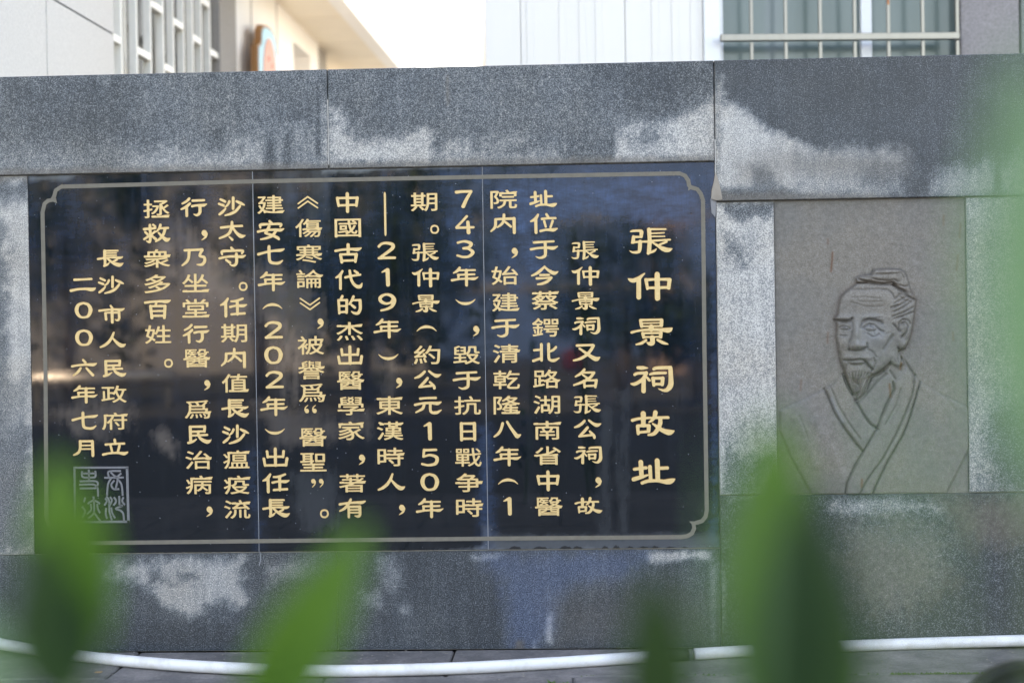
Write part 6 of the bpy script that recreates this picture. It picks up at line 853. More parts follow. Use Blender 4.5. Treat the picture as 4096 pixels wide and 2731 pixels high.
159 161 159 157 152 146 134 133 142 151 162 163 161 159 156 153 148 147 146 144 121 121 123 144 155 164 169 169 169 166 160 153 151 147 146 145 150 150 149 139 126 124 125 144 145 142 140 137 133 130 106 105 103 102 82 77 74 71
68 67 67 69 89 91 94 98 101 102 102 100 63 61 60 63 63 61 57 54 49 46 43 40 39 38 21 17 13 31 156 146 128 124 120 118 94 94 96 125 128 129 132 143 152 155 156 136 135 136 140 144 146 166 168 170 174 180 184 184 181 56 66 80 81 80
81 101 102 105 128 132 140 138 130 121 117 115 89 84 80 78 77 78 97 98 96 90 75 59 56 56 4 137 117 120 135 137 137 131 132 133 205 206 207 207 208 235 239 242 242 235 235 233 209 209 210 217 217 216 207 190 143 139 138 137 138
139 151 156 178 206 209 220 222 222 220 202 177 176 176 181 198 234 235 234 224 221 205 191 176 160 139 138 137 137 137 135 120 117 116 116 116 115 113 95 79 60 34 31 20 19 18 21 52 75 89 101 103 114 115 116 116 116 114 105 99
108 109 109 107 99 86 63 38 33 22 21 22 25 51 71 84 87 87 80 40 38 31 30 31 121 178 193 179 24 21 19 16 15 16 18 23 45 47 47 48 49 106 108 114 16 16 17 18 21 30 31 32 32 33 36 57 60 60 60 61 63 72 79 82 84 85 86 92 93 95 96 98
102 102 103 105 108 111 120 122 114 101 101 106 108 109 111 119 129 130 131 133 139 146 147 150 159 159 156 153 148 141 130 131 133 164 167 168 168 167 163 139 137 136 137 145 151 156 161 161 153 152 151 149 143 137 131 125 125
127 126 125 108 105 104 104 106 109 110 112 114 118 123 130 136 136 129 126 125 124 120 114 109 107 106 105 106 105 97 94 93 90 86 84 83 83 82 82 77 74 70 67 66 65 63 36 33 32 32 30 18 13 70 68 67 67 68 71 90 92 94 94 94 93 90 46
47 48 64 67 68 68 68 67 49 47 46 46 14 116 114 113 113 114 116 122 137 139 140 140 140 139 136 46 47 48 64 67 68 68 68 67 66 60 49 47 46 14 161 159 159 159 159 160 175 179 185 186 186 186 185 182 46 47 49 64 67 68 68 66 64 63 49
47 46 46 3 43 113 128 133 134 134 126 128 136 186 198 198 197 179 154 126 95 62 31 29 26 19 20 21 62 88 95 96 96 92 74 74 74 80 79 41 39 29 28 28 31 60 76 94 16 18 19 21 22 29 30 30 30 34 37 39 54 69 81 91 99 104 104 103 93 91 90
83 77 75 74 72 70 62 61 59 55 55 67 67 60 58 56 55 45 38 29 12 99 89 83 87 91 120 123 139 154 160 160 154 45 49 53 53 54 66 66 59 51 46 45 44 64 152 154 170 174 175 174 167 167 168 176 222 233 235 234 214 185 152 139 112 71 28 25
24 18 18 20 56 79 105 121 130 131 131 130 111 109 109 110 121 124 128 155 166 175 184 193 200 199 198 140 137 121 109 84 63 60 51 49 50 52 84 114 130 139 72 72 74 76 77 78 85 86 87 87 87 91 93 97 116 134 147 150 157 164 168 167
166 156 154 153 150 147 143 139 136 136 135 133 123 121 118 117 113 113 114 128 125 120 115 109 103 102 102 102 103 111 116 124 130 129 122 120 118 117 108 96 88 83 3 72 157 233 237 239 238 229 223 215 207 197 186 158 147 128 126
125 120 121 124 179 186 190 195 199 201 201 194 193 190 185 181 176 172 170 169 169 168 91 89 88 88 86 84 80 77 74 70 66 64 54 55 56 59 62 66 70 77 99 101 105 104 102 79 20 15 12 11 12 15 18 45 91 17 16 17 20 23 32 37 41 43 44 43
38 38 37 38 40 54 57 57 57 55 54 56 60 64 69 163 169 173 175 176 174 172 168 164 158 156 156 156 158 167 170 173 175 176 175 174 170 164 69 63 60 57 55 54 55 58 57 55 39 38 38 39 47 45 41 37 32 29 27 24 20 12 83 80 80 82 83 84
170 172 174 175 175 174 76 77 79 98 99 100 100 100 99 79 78 77 12 86 84 84 86 86 87 168 170 171 172 172 171 116 117 120 136 137 138 138 138 136 118 117 116 2 158 52 55 67 69 70 69 64 64 68 93 100 101 101 98 98 99 102 106 112 118
123 125 128 139 143 143 137 138 140 147 159 161 162 162 163 166 179 182 182 183 184 187 227 230 231 231 231 229 186 184 183 183 183 184 187 224 226 227 228 227 226 224 187 184 183 183 183 183 184 186 233 235 236 236 235 233 228
108 105 103 102 102 103 105 159 161 162 162 162 161 158 120 117 116 116 117 118 159 161 162 162 162 161 158 133 131 129 120 113 110 98 97 95 91 84 85 100 104 103 97 94 92 78 75 74 63 55 47 31 29 26 18 18 33 41 53 56 57 56 52 26
25 25 35 38 38 36 22 20 19 19 20 22 40 43 44 46 50 16 16 16 17 18 23 46 48 49 49 51 52 54 76 79 80 77 72 60 47 28 25 25 26 28 31 49 52 52 53 52 52 48 20 17 16 16 17 18 49 52 52 53 53 55 63 66 67 67 68 69 95 98 99 99 99 100 101
107 112 113 114 114 114 115 117 146 148 149 150 150 151 153 161 163 164 164 164 164 163 161 153 151 150 150 149 147 117 115 114 114 114 113 112 102 100 99 99 99 98 94 71 68 67 67 67 69 84 93 93 88 88 89 102 120 122 132 136 139
146 147 147 137 136 136 147 153 159 167 168 166 159 156 148 143 132 128 125 124 121 109 107 105 77 66 64 64 64 63 60 52 50 49 49 48 46 38 18 14 60 58 47 47 48 63 67 68 71 76 80 81 79 77 64 67 100 101 102 110 110 109 103 90 72 66
64 64 2 109 114 116 120 124 139 141 141 143 161 206 218 235 237 238 239 237 229 223 215 207 198 196 199 200 200 200 198 195 191 185 181 176 171 167 162 158 152 150 151 153 155 166 169 175 177 179 179 178 177 175 146 142 141 141
140 137 133 130 125 122 119 117 116 116 115 87 84 83 87 87 85 82 78 75 71 68 66 65 60 60 62 66 70 78 115 116 116 116 116 114 103 72 18 15 12 9 8 9 10 14 17 68 120 121 121 110 108 109 110 10 10 10 13 33 37 41 43 43 45 44 42 42 44
46 49 58 63 67 70 70 71 76 80 110 130 138 145 152 156 157 158 158 157 155 151 146 143 140 139 138 141 141 139 137 132 120 93 90 89 89 90 93 167 171 175 177 178 177 176 172 168 92 90 89 88 89 92 139 144 147 150 151 151 151 148 145
141 84 80 77 73 72 73 72 71 69 64 63 63 63 65 72 72 69 67 63 60 56 53 52 47 44 43 41 23 20 16 14 11 143 141 141 142 144 179 183 183 182 167 151 63 64 70 71 72 72 70 69 68 65 63 2 126 153 168 170 171 170 164 163 164 229 232 233
234 234 233 232 230 220 218 212 206 199 190 189 193 204 217 233 235 235 235 224 222 220 207 197 189 176 174 159 145 126 124 122 114 113 113 115 133 143 151 159 163 162 151 143 141 139 131 128 125 113 110 93 91 90 90 91 92 95 128
130 130 131 130 26 23 21 18 18 20 29 30 31 31 31 32 34 46 48 49 50 51 54 68 69 70 70 69 66 23 22 21 21 22 23 26 124 129 130 130 130 129 125 93 91 90 90 91 94 117 122 124 126 136 143 150 16 18 18 20 24 43 44 45 46 46 47 49 56 59
60 60 60 62 80 95 109 123 125 130 139 147 154 155 156 158 167 167 167 161 155 150 140 140 151 159 167 168 167 159 156 155 154 146 141 136 130 125 123 105 86 85 86 95 98 97 90 89 89 90 91 122 126 126 126 121 123 125 132 135 152
153 151 143 139 138 136 135 133 68 66 64 63 63 64 66 128 132 132 130 129 125 47 43 42 41 40 38 31 28 28 27 27 28 30 34 39 41 42 42 43 45 70 74 74 74 75 74 71 55 40 18 16 156 155 156 163 172 175 176 177 179 183 189 194 196 195 192
160 61 62 66 87 105 108 109 109 106 100 88 74 62 61 60 60 2 128 135 138 140 152 153 155 176 182 215 239 243 243 237 236 235 232 212 209 209 210 210 213 231 235 236 236 236 233 213 210 209 209 208 207 202 193 183 162 160 159 154
154 156 184 186 188 188 187 183 121 118 117 117 120 186 187 188 188 189 187 184 123 117 121 122 121 117 106 105 105 103 101 89 86 85 85 85 84 82 71 68 66 58 60 73 85 96 100 101 99 97 61 57 56 56 56 56 52 48 42 37 34 32 18 18 18
24 29 32 34 35 35 34 32 34 36 39 67 69 72 75 125 126 127 121 120 120 123 16 16 17 33 34 35 35 32 27 27 28 30 39 46 49 49 50 51 52 74 74 75 75 76 78 84 87 89 89 89 91 153 156 160 164 166 167 167 166 165 155 154 153 153 152 151 94
90 89 89 88 86 77 75 75 74 72 55 51 50 49 49 51 53 54 56 64 80 83 166 167 168 168 167 166 163 110 105 105 113 114 112 102 100 90 77 62 54 51 49 49 49 50 50 52 94 102 130 145 158 166 167 167 161 160 158 149 138 127 115 105 49 47
40 36 33 32 31 31 34 35 34 34 32 23 21 20 18 15 136 141 145 153 165 170 170 170 167 156 154 153 127 127 129 99 98 100 108 122 128 130 131 133 136 136 135 105 102 101 2 74 118 122 125 129 132 133 137 138 139 205 209 212 214 214
213 209 205 174 171 174 174 160 161 163 206 214 236 238 239 231 225 218 206 195 186 160 150 137 116 92 71 57 22 18 14 10 10 12 16 55 86 89 89 78 77 78 78 74 45 41 38 35 34 34 37 39 43 112 115 115 111 111 112 113 6 5 5 7 10 14 36
43 43 41 41 44 48 53 57 60 61 61 62 68 74 122 123 124 126 125 122 124 128 139 146 151 155 155 153 145 144 143 143 144 146 149 158 158 156 152 146 141 137 130 126 125 122 74 70 67 66 65 68 67 66 63 60 55 50 49 48 45 44 41 18 15 12
9 10 123 100 96 109 110 137 139 152 156 152 62 63 64 123 124 123 122 69 62 61 2 20 183 201 205 207 210 210 208 206 201 126 53 48 45 43 42 42 44 47 52 125 25 25 26 28 32 38 41 43 44 46 50 49 47 44 40 36 32 29 28 28 31 117 160 207
235 237 238 239 238 232 226 218 207 193 185 159 150 137 115 92 72 21 16 13 10 9 9 10 12 16 69 91 112 111 113 111 111 113 115 117 128 135 140 144 144 143 135 133 132 132 133 136 148 147 145 141 138 133 130 126 124 115 113 3 42 113
118 123 145 146 147 147 145 145 207 235 237 238 239 230 224 216 207 198 189 161 151 126 82 59 23 17 15 12 11 11 12 13 18 69 124 127 127 108 107 108 110 7 6 8 32 34 38 41 46 47 46 44 45 46 49 60 65 70 73 74 73 69 68 68 71 74 81 81
79 77 74 70 67 64 62 54 49 48 46 20 16 12 9 22 90 95 100 103 104 103 95 85 79 72 53 32 29 25 24 23 24 25 49 62 72 86 80 80 81 86 91 94 109 124 130 136 148 160 161 159 156 154 152 150 128 115 103 84 17 141 146 151 209 212 212 211
208 205 201 197 193 168 137 136 136 138 82 81 83 144 148 153 158 161 163 164 164 162 135 94 91 87 84 3 44 76 82 90 177 186 191 196 198 199 201 200 197 191 185 180 177 176 175 175 172 89 87 83 78 75 70 63 52 25 21 17 15 16 17 20
42 49 57 62 66 68 68 68 71 18 18 20 20 18 18 22 25 30 158 163 168 171 171 168 163 159 108 107 106 106 107 120 129 133 139 144 150 159 159 156 152 150 147 145 132 127 120 110 99 84 70 28 22 12 94 93 93 92 93 94 170 173 174 174 174
172 40 41 43 56 59 60 60 60 59 43 41 40 12 93 92 92 90 91 92 171 174 175 175 174 172 74 74 76 90 92 92 92 92 91 76 74 73 1 33 119 125 132 138 143 147 152 154 155 155 149 146 141 135 128 103 102 102 102 123 128 130 130 129 120 113
108 105 104 104 107 112 115 40 39 40 42 46 52 63 67 70 74 93 99 105 109 114 124 123 122 120 101 95 92 91 90 88 83 77 71 67 59 51 45 42 2 32 120 125 129 141 148 152 157 160 162 163 163 161 157 153 148 144 137 129 121 113 106 101
97 93 91 90 91 93 98 101 106 112 56 55 56 58 61 64 70 77 84 91 98 106 113 119 123 125 128 129 128 127 124 120 115 107 100 92 85 77 68 64 61 58 25 122 113 110 108 106 104 104 105 109 112 115 120 125 131 136 139 143 147 149 148 145
143 140 136 128 70 73 74 77 83 89 93 99 108 111 113 114 115 115 114 112 110 102 93 85 77 74 73 71 69 1 31 113 126 143 154 170 177 183 190 208 209 209 207 205 183 169 150 126 103 84 70 48 46 45 44 45 56 68 75 84 92 101 72 71 73 76
82 85 89 95 115 117 118 119 119 105 99 96 94 96 99 105 119 119 119 117 115 102 91 86 81 78 75 1 30 44 46 48 70 84 103 125 148 168 176 183 206 208 209 208 191 184 176 162 153 137 126 116 100 91 77 69 57 45 44 66 65 65 79 85 88 90
89 85 82 79 65 65 67 69 88 94 99 106 109 112 113 112 109 106 99 94 83 69 67 1 16 123 126 131 134 135 135 134 132 130 126 123 121 119 118 118 119 9 8 10 13 17 168 171 174 175 176 175 173 170 167 17 13 2 25 123 126 129 131 213 215
216 216 214 212 209 207 205 129 126 124 48 46 44 41 39 37 37 37 39 33 32 33 34 102 104 107 110 113 114 115 114 113 50 49 50 113 114 115 114 113 110 108 106 103 25 123 126 129 131 213 215 216 216 214 212 209 207 205 129 126 124 48
46 44 41 39 37 37 37 39 79 78 79 80 148 150 153 156 159 160 161 160 159 96 95 96 159 160 161 160 159 156 154 152 149 2 23 40 44 46 48 124 126 129 206 209 213 215 216 215 213 132 129 126 124 121 39 37 37 38 24 23 24 25 88 89 88 24
23 24 26 30 33 36 103 105 106 105 103 35 32 29 26 23 40 44 46 48 124 126 129 206 209 213 215 216 215 213 132 129 126 124 121 39 37 37 38 70 69 70 71 134 135 134 70 69 70 72 76 79 82 150 151 152 151 150 81 78 75 72 2 33 106 108
109 110 110 98 93 90 90 91 97 101 106 109 113 115 116 116 114 109 103 97 90 86 84 82 82 78 77 78 81 84 92 56 56 56 57 59 70 76 82 87 88 86 86 88 90 93 98 102 108 114 120 122 123 120 117 114 110 106 102 100 91 79 72 66 33 170 172
174 174 174 162 157 155 154 155 161 166 170 174 177 180 180 180 178 174 168 161 154 151 148 147 146 143 142 143 145 149 156 56 56 56 57 59 70 76 82 87 88 86 86 88 90 93 98 102 108 114 120 122 123 120 117 114 110 106 102 100 91 79
72 66 2 30 84 87 92 97 100 104 107 110 111 109 107 105 102 96 83 80 79 79 94 98 99 98 90 83 78 74 72 73 77 80 51 50 50 51 53 57 65 68 71 86 92 97 101 107 118 119 118 116 97 91 86 85 86 85 82 76 69 61 55 52 30 148 152 156 161 164
169 171 175 176 174 172 169 166 160 147 145 143 143 159 162 163 162 154 147 142 138 137 138 141 145 51 50 50 51 53 57 65 68 71 86 92 97 101 107 118 119 118 116 97 91 86 85 86 85 82 76 69 61 55 52"""
raw = [int(v) for v in GDATA.split()]; pos = 0; GL = {}
for chx in CHARS:
    n = raw[pos]; pos += 1; L = []
    for _ in range(n):
        k = raw[pos]; pos += 1
        arr = np.array(raw[pos:pos+2*k], float).reshape(2, k) / 1.15; pos += 2*k
        L.append(((arr[0] - 10) / 2 - 50, 35 - (arr[1] - 10) / 2))
    GL[chx] = L
U = .00112                                                     # metres per glyph unit at body size
GM = {}
tmp_objs = []
for chx, L in GL.items():
    cu = bpy.data.curves.new('c', 'CURVE'); cu.dimensions = '2D'; cu.fill_mode = 'FRONT'; cu.extrude = .0008
    for x, y in L:
        sp = cu.splines.new('POLY'); sp.points.add(len(x) - 1); sp.use_cyclic_u = True
        co = np.zeros((len(x), 4)); co[:, 0] = x * U; co[:, 1] = y * U; co[:, 3] = 1
        sp.points.foreach_set('co', co.ravel())
    o = bpy.data.objects.new('c', cu); COL.objects.link(o); c2 = cu.copy(); c2.extrude = .0003; o2 = bpy.data.objects.new('c', c2); COL.objects.link(o2); tmp_objs.append((chx, o, cu, o2, c2))
dg = bpy.context.evaluated_depsgraph_get()
for chx, o, cu, o2, c2 in tmp_objs:
    bm = bmesh.new()
    for ob, mi in ((o, 0), (o2, 1)):
        m0 = bpy.data.meshes.new_from_object(ob.evaluated_get(dg)); k0 = len(bm.faces)
        if mi:
            for v in m0.vertices: v.co.x -= .0006; v.co.y += .0010
        bm.from_mesh(m0); bm.faces.ensure_lookup_table()
        for f in bm.faces[k0:]: f.material_index = 1 if (mi or abs(f.normal.z) < .9) else 0; f.smooth = False
        bpy.data.meshes.remove(m0)
    me = bpy.data.meshes.new('gold_character'); bm.to_mesh(me); bm.free()
    me.materials.append(M_GOLD); me.materials.append(M_GOLDE); GM[chx] = me
for chx, o, cu, o2, c2 in tmp_objs:
    for a_, b_ in ((o, cu), (o2, c2)): bpy.data.objects.remove(a_); bpy.data.curves.remove(b_)
K = 4096 / 2352.0
COLS = [  # x top, x bottom (at 1165), list of (char, y) in overview pixels
 (1342,1352,"張575 仲633 景692 祠750 又810 名869 張928 公986 祠1046 ，1112 故1162"),
 (1248,1260,"址458 位514 于573 今633 蔡690 鍔752 北811 路870 湖929 南988 省1046 中1104 醫1163"),
 (1157,1168,"院458 内515 ，586 始633 建694 于753 清812 乾872 隆930 八988 年1047 （1104 11162"),
 (1065,1078,"7457 4516 3573 年635 ）695 ，765 毀815 于873 抗931 日991 戰1050 争1108 時1165"),
 (974,988,"期464 。527 張579 仲637 景698 （753 約815 公873 元931 1990 51050 01107 年1166"),
 (884,900,"—492 2577 1637 9695 年754 ）821 ，884 東931 漢989 時1049 人1108 ，1175"),
 (798,810,"中466 國524 古583 代643 的702 杰761 出817 醫874 學932 家989 ，1060 著1109 有1167"),
 (707,722,"《464 傷524 寒583 論641 》699 ，748 被793 譽850 爲902 “940 醫1004 聖1061 ”1110 。1179"),
 (621,635,"建470 安530 七587 年646 （702 2759 0816 2873 年932 ）992 出1051 任1109 長1167"),
 (532,545,"沙475 太531 守591 。658 任706 期765 内823 值880 長938 沙998 瘟1055 疫1113 流1169"),
 (445,458,"行476 ，545 乃592 坐650 堂708 行766 醫823 ，889 爲940 民998 治1056 病1113 ，1179"),
 (359,369,"拯480 救537 衆594 多652 百710 姓768 。834"),
 (254,265,"長594 沙655 市721 人782 民846 政905 府967 立1029"),
 (190,197,"二656 0713 0776 六846 年905 七967 月1029")]
def put_char(chx, px, py, k, sx=1., sz=1.):
    p = wp(px, py); si = 0 if p.x < S1 else (1 if p.x < S2 else 2)
    o = bpy.data.objects.new('gold_character', GM[chx]); COL.objects.link(o); par = sl[si]
    o.parent = par
    o.location = (p.x, -.0006, p.z); o.rotation_euler = (math.pi/2, 0, 0); o.scale = (k * sx, k * sz, 1)
    return o
PUNCT = {'，': (40, -3), '。': (40, 0), '“': (-8, 0), '”': (16, 2)}
for (xa, xb, txt), body0 in zip(COLS, [0]*len(COLS)):
    for tok in txt.split():
        chx, yv = tok[0], float(tok[1:]); y = yv * K; x = (xa + (xb - xa) * (yv - 458) / 707) * K
        if xa in (254, 190): x = (xa + (xb - xa) * (yv - 594) / 435) * K
        dx, dy = PUNCT.get(chx, (0, 0)); sx = sz = 1.0
        if xa < 300: sx = .97; sz = .93
        if chx == '—': sz = 2.15
        if chx in '《》': sz = .80; sx = .96
        if chx in '（）': dx = 0
        if chx in '01234579': sx *= .98; sz *= .93
        put_char(chx, x + dx, y + dy, 1.0, sx, sz)
for chx, x, y in (('張',2603,964),('仲',2598,1143),('景',2607,1331),('祠',2606,1520),('故',2612,1697),('址',2615,1889)):
    put_char(chx, x, y, 1.52, {'祠':1.0,'景':1.0}.get(chx,1.03), {'張':.94,'仲':.97}.get(chx,1.0))
# the etched seal
def sealp(u, v): p = wp(200 + u / 3.136, 1700 + v / 3.136); return (p.x, p.z)
def seal_line(name, pts, w): 
    pts = [sealp(*p) for p in pts]; pts = smooth_path([Vector((a, b_)) for a, b_ in pts], 5) if len(pts) > 2 else pts
    return ribbon(name, pts, w / 3136., M_SEAL, plaque, .0002, .003)
for a, b_, w in (((294,532),(984,530),26),((966,530),(984,1222),32),((998,1208),(296,1214),30),((306,530),(312,1222),26)): seal_line('seal_frame', [a, b_], w)
for st in ([(890,574),(770,574),(728,590),(738,650)],[(760,588),(830,645),(895,600)],[(680,658),(925,655)],[(765,665),(728,740),(714,880)],[(838,670),(895,740),(912,885)],[(808,690),(768,745),(800,800),(868,798)],[(848,690),(822,800)],
           [(706,890),(742,950),(745,1080),(775,1190)],[(682,1005),(712,950),(690,915)],[(752,898),(776,940),(750,1000)],[(800,900),(828,950),(795,1005)],[(704,1035),(698,1110),(715,1172)],[(768,1030),(780,1100),(816,1165)],[(868,885),(870,1000)],[(922,900),(905,950),(938,1000)],[(868,1005),(905,1010),(822,1045),(885,1070),(918,1110),(928,1205)],
           [(402,575),(402,640),(440,655),(540,655),(570,640),(568,570)],[(404,605),(568,603)],[(486,555),(490,700)],[(370,703),(560,700),(600,730),(580,765),(540,742),(365,745)],[(372,792),(560,788),(585,770)],[(588,760),(600,820),(602,892)],
           [(545,892),(550,1090),(480,1165)],[(470,985),(550,942),(628,985)],[(592,985),(600,1050),(628,1100)],[(508,985),(515,1060),(460,1115)],[(548,1085),(590,1150),(632,1200)],[(440,905),(425,965)],[(400,1020),(440,1080),(400,1160)]):
    seal_line('seal_stroke', st, 24)

# ---------------------------------------------------------------- the portrait panel
panel = empty('portrait_panel', ((PPX0 + PPX1) / 2, 0, RB), 'brown-grey stone panel carved with a bust of a bearded old man in a robe', 'relief')
A7 = lambda L: [(3200 + u / 2.24, 980 + v / 2.24) for u, v in L]
A4 = lambda L: [(2800 + u / 1.206, 760 + v / 1.206) for u, v in L]
HEAD = A7([(455,385),(400,420),(360,470),(345,550),(335,620),(305,655),(325,700),(330,760),(320,820),(335,890),(345,960),(355,1020),(375,1080),(400,1125),(430,1180),(520,1200),(640,1170),(720,1120),(800,1060),(880,1100),(930,1060),(905,1010),(880,945),(925,930),(960,880),(990,800),(1010,700),(1020,620),(1028,540),(1035,490),(990,430),(900,395),(800,350),(600,340),(505,345)])
HAIR = A7([(505,340),(500,300),(540,275),(640,265),(655,228),(720,216),(800,214),(890,218),(930,240),(955,290),(975,370),(1000,430),(1042,490),(1010,488),(940,455),(880,400),(830,350),(700,352),(560,335)])
BEARD = A7([(400,1110),(420,1050),(560,1060),(620,1100),(640,1170),(612,1230),(590,1310),(530,1380),(492,1420),(470,1330),(430,1250),(405,1180)])
ROBE = A4([(690,880),(640,940),(500,1010),(386,1062),(384,1160),(440,1290),(540,1472),(1185,1466),(1240,1360),(1300,1240),(1304,1050),(1170,990),(1060,925),(1005,855),(965,775),(930,800),(850,870),(770,960),(740,1000),(710,950)])
GRO = []      # (points px, half width px, depth mm, groove dirt plus painted shade)
def gr(L, w, d, k=1., conv=A7): GRO.append((conv(L), w, d, k))
for L in ([(450,472),(560,466),(700,480)],[(440,512),(500,526),(560,550),(660,556),(730,548)],[(520,505),(620,512),(720,506)]): gr(L, 3.5, .7, .35)
gr([(455,396),(560,398),(700,394),(780,402),(820,440),(835,480)], 4, 1.6, .8)
for i in range(7):
    a = 500 + i * 32; gr([(a, 390),(a + 22, 362)], 3, 1.0, .5)
for L in ([(845,480),(880,440),(900,440)],[(835,520),(890,490),(930,470)],[(830,560),(900,525),(965,485)],[(825,600),(900,565),(985,510)],[(815,640),(900,612),(1005,555)],[(850,650),(930,628),(1010,600)],[(800,560),(850,545),(880,535)],[(880,455),(930,500),(980,505)]): gr(L, 3.5, 1.8, .75)
gr([(520,302),(560,322),(640,338),(740,348),(828,336),(850,356)], 6, 3, 1.); gr([(540,288),(620,290),(680,312),(780,322),(840,312),(870,330)], 4, 1.6, .8)
gr([(845,356),(875,392),(930,420),(950,455),(1025,492)], 6, 3, 1.); gr([(640,262),(760,262),(900,250),(925,300)], 4, 1.2, .6); gr([(655,228),(642,262)], 4, 1.6, .8); gr([(880,360),(930,372),(960,365)], 4, 1.5, .7)
gr([(312,672),(345,680),(400,688),(445,678),(455,660)], 7, 3, 1.); gr([(345,738),(380,722),(425,738),(440,748)], 4, 2, .95); gr([(352,752),(390,760),(430,756)], 3, 1.4, .7); gr([(350,806),(380,815),(410,812)], 4, 1.6, .7); gr([(375,735),(392,742)], 5, 1.8, 1.)
gr([(565,682),(600,668),(650,672),(705,688),(722,700)], 7, 2.8, .95); gr([(556,742),(580,722),(610,708),(650,716),(680,742),(700,762),(735,776)], 5, 2.4, 1.); gr([(562,748),(600,772),(650,768),(675,750)], 3, 1.6, .85); gr([(618,722),(632,740)], 7, 1.8, 1.); gr([(590,790),(620,815),(650,822),(680,808),(692,795)], 4, 1.6, .75); gr([(640,770),(655,800)], 3, 1., .5)
for i in range(5): gr([(575 + i*28, 668 - i*4),(615 + i*26, 640 + i*2)], 3, .9, .5)
gr([(458,690),(462,750),(450,830),(425,900),(432,935)], 5, 1.8, .7); gr([(545,690),(530,740)], 6, 2, .6); gr([(430,938),(465,944),(500,948),(550,936),(590,912),(585,880)], 5, 2.8, 1.)
gr([(388,1030),(450,1036),(520,1022),(565,1032),(600,1075),(640,1120)], 5, 3, 1.); gr([(420,1052),(470,1072),(540,1070),(570,1052)], 4, 1.8, .8); gr([(650,1010),(664,1060),(640,1115)], 5, 1.8, .7)
gr([(350,960),(365,1010),(370,1060)], 5, 1.6, .7); gr([(590,930),(640,960),(670,1000)], 5, 1.4, .5); gr([(820,810),(780,870),(740,930)], 8, 1.8, .6); gr([(805,1050),(770,1110),(710,1150),(640,1180),(625,1220)], 6, 2.6, .95)
gr([(872,760),(875,700),(905,668),(950,672),(978,705)], 5, 2, .8); gr([(895,705),(930,690),(952,725),(935,790),(900,825)], 6, 2.4, .9); gr([(822,708),(855,748),(885,772)], 5, 2, .9); gr([(872,920),(890,945),(930,930)], 5, 2.6, 1.); gr([(905,640),(870,655),(835,660)], 4, 1.4, .6)
gr([(400,1150),(425,1240),(455,1315)], 6, 2.6, 1.); gr([(455,1160),(478,1225),(520,1252)], 4, 1.4, .6); gr([(535,1165),(512,1215),(530,1290)], 4, 1.4, .6); gr([(600,1180),(588,1260),(560,1340),(500,1400)], 5, 1.6, .7); gr([(500,1320),(510,1380),(490,1415)], 4, 1.6, .8); gr([(625,1190),(612,1260),(590,1320)], 4, 2, .8)
gr([(880,955),(868,1010),(872,1045)], 5, 1.6, .6); gr([(908,1000),(896,1060),(900,1120)], 5, 2, .9); gr([(800,1125),(850,1200)], 5, 1.8, .7); gr([(905,1010),(960,1070),(1010,1150),(1005,1230)], 6, 1.8, .6)
for L, w, d, k in (([(600,958),(650,1075),(700,1155),(745,1215),(785,1262)],5,2.6,.9),([(628,950),(665,1040),(712,1120),(770,1200)],4,1.6,.7),([(688,890),(708,940),(735,985)],6,2.8,1.),([(755,1025),(790,1090),(820,1130),(856,1152)],6,2.8,1.),
    ([(898,885),(850,925),(800,985),(758,1030)],5,2.2,.8),([(930,925),(935,960),(895,1040),(855,1140),(800,1235),(745,1330),(708,1410),(700,1470)],5,2.4,.9),([(965,955),(940,1040),(890,1130)],4,1.4,.5),
    ([(1036,890),(1020,985),(985,1080),(940,1180),(880,1290),(800,1400),(765,1472)],5,2.4,.9),([(1058,925),(1030,1020),(1000,1120),(970,1190),(905,1300),(850,1410),(828,1470)],5,2.6,1.),([(1180,990),(1230,1060)],4,.8,.3),([(480,1090),(520,1200)],5,.8,.3)): gr(L, w, d, k, A4)
BUMP = []     # (u, v, ru, rv, mm) region-7 units
for q in ((490,800,32,130,3.2),(497,898,48,34,3.4),(560,900,30,24,1.8),(440,900,22,24,1.2),(385,650,60,20,2.0),(640,648,75,20,2.2),(390,742,34,18,1.6),(620,742,48,22,1.8),(700,840,70,60,1.8),(380,870,34,60,1.6),(470,1050,70,16,1.6),(560,1010,70,26,1.8),(420,1008,40,20,1.4),(640,1080,26,46,1.6),(945,760,30,100,2.6),(915,890,30,40,2.),(600,470,180,80,1.5),(500,1160,70,70,1.8),(550,1260,26,70,1.2),(780,240,110,20,1.5),(690,290,130,22,1.2),(930,560,90,60,1.),(820,900,70,120,-.8)): BUMP.append(q)
LAPR = A4([(930,925),(935,960),(895,1040),(855,1140),(800,1235),(745,1330),(708,1410),(700,1470),(828,1470),(850,1410),(905,1300),(970,1190),(1000,1120),(1030,1020),(1058,925),(990,850),(960,900)])
LAPL = A4([(600,958),(650,1075),(700,1155),(745,1215),(785,1262),(856,1152),(820,1130),(790,1090),(755,1025),(735,985),(708,940),(688,890)])
NECK = A4([(735,985),(757,1026),(800,985),(850,925),(898,885),(880,850),(820,890),(780,960)])
for k in range(7):      # beard strands run to the tip
    u0 = 428 + k * 29; gr([(u0, 1125 + abs(k-3)*6), (455 + k * 17, 1220), (474 + k * 9, 1310), (484 + k * 3, 1395)], 2.8, 1.9, .75)
for k in range(5): gr([(392 + k*14, 1018 + k), (402 + k*15, 1000 - k)], 2.4, .7, .35)
for k in range(7): gr([(520 + k*17, 1008 + k*5), (528 + k*18, 988 + k*6)], 2.4, .7, .35)
for k in range(4): gr([(655 + k*3, 1010 + k*26), (628 + k*5, 1018 + k*26)], 2.4, .6, .3)
gr([(745,800),(770,790),(800,780)], 3, .8, .3); gr([(700,770),(735,800)], 3, .8, .4); gr([(690,795),(720,830)], 3, .8, .4)
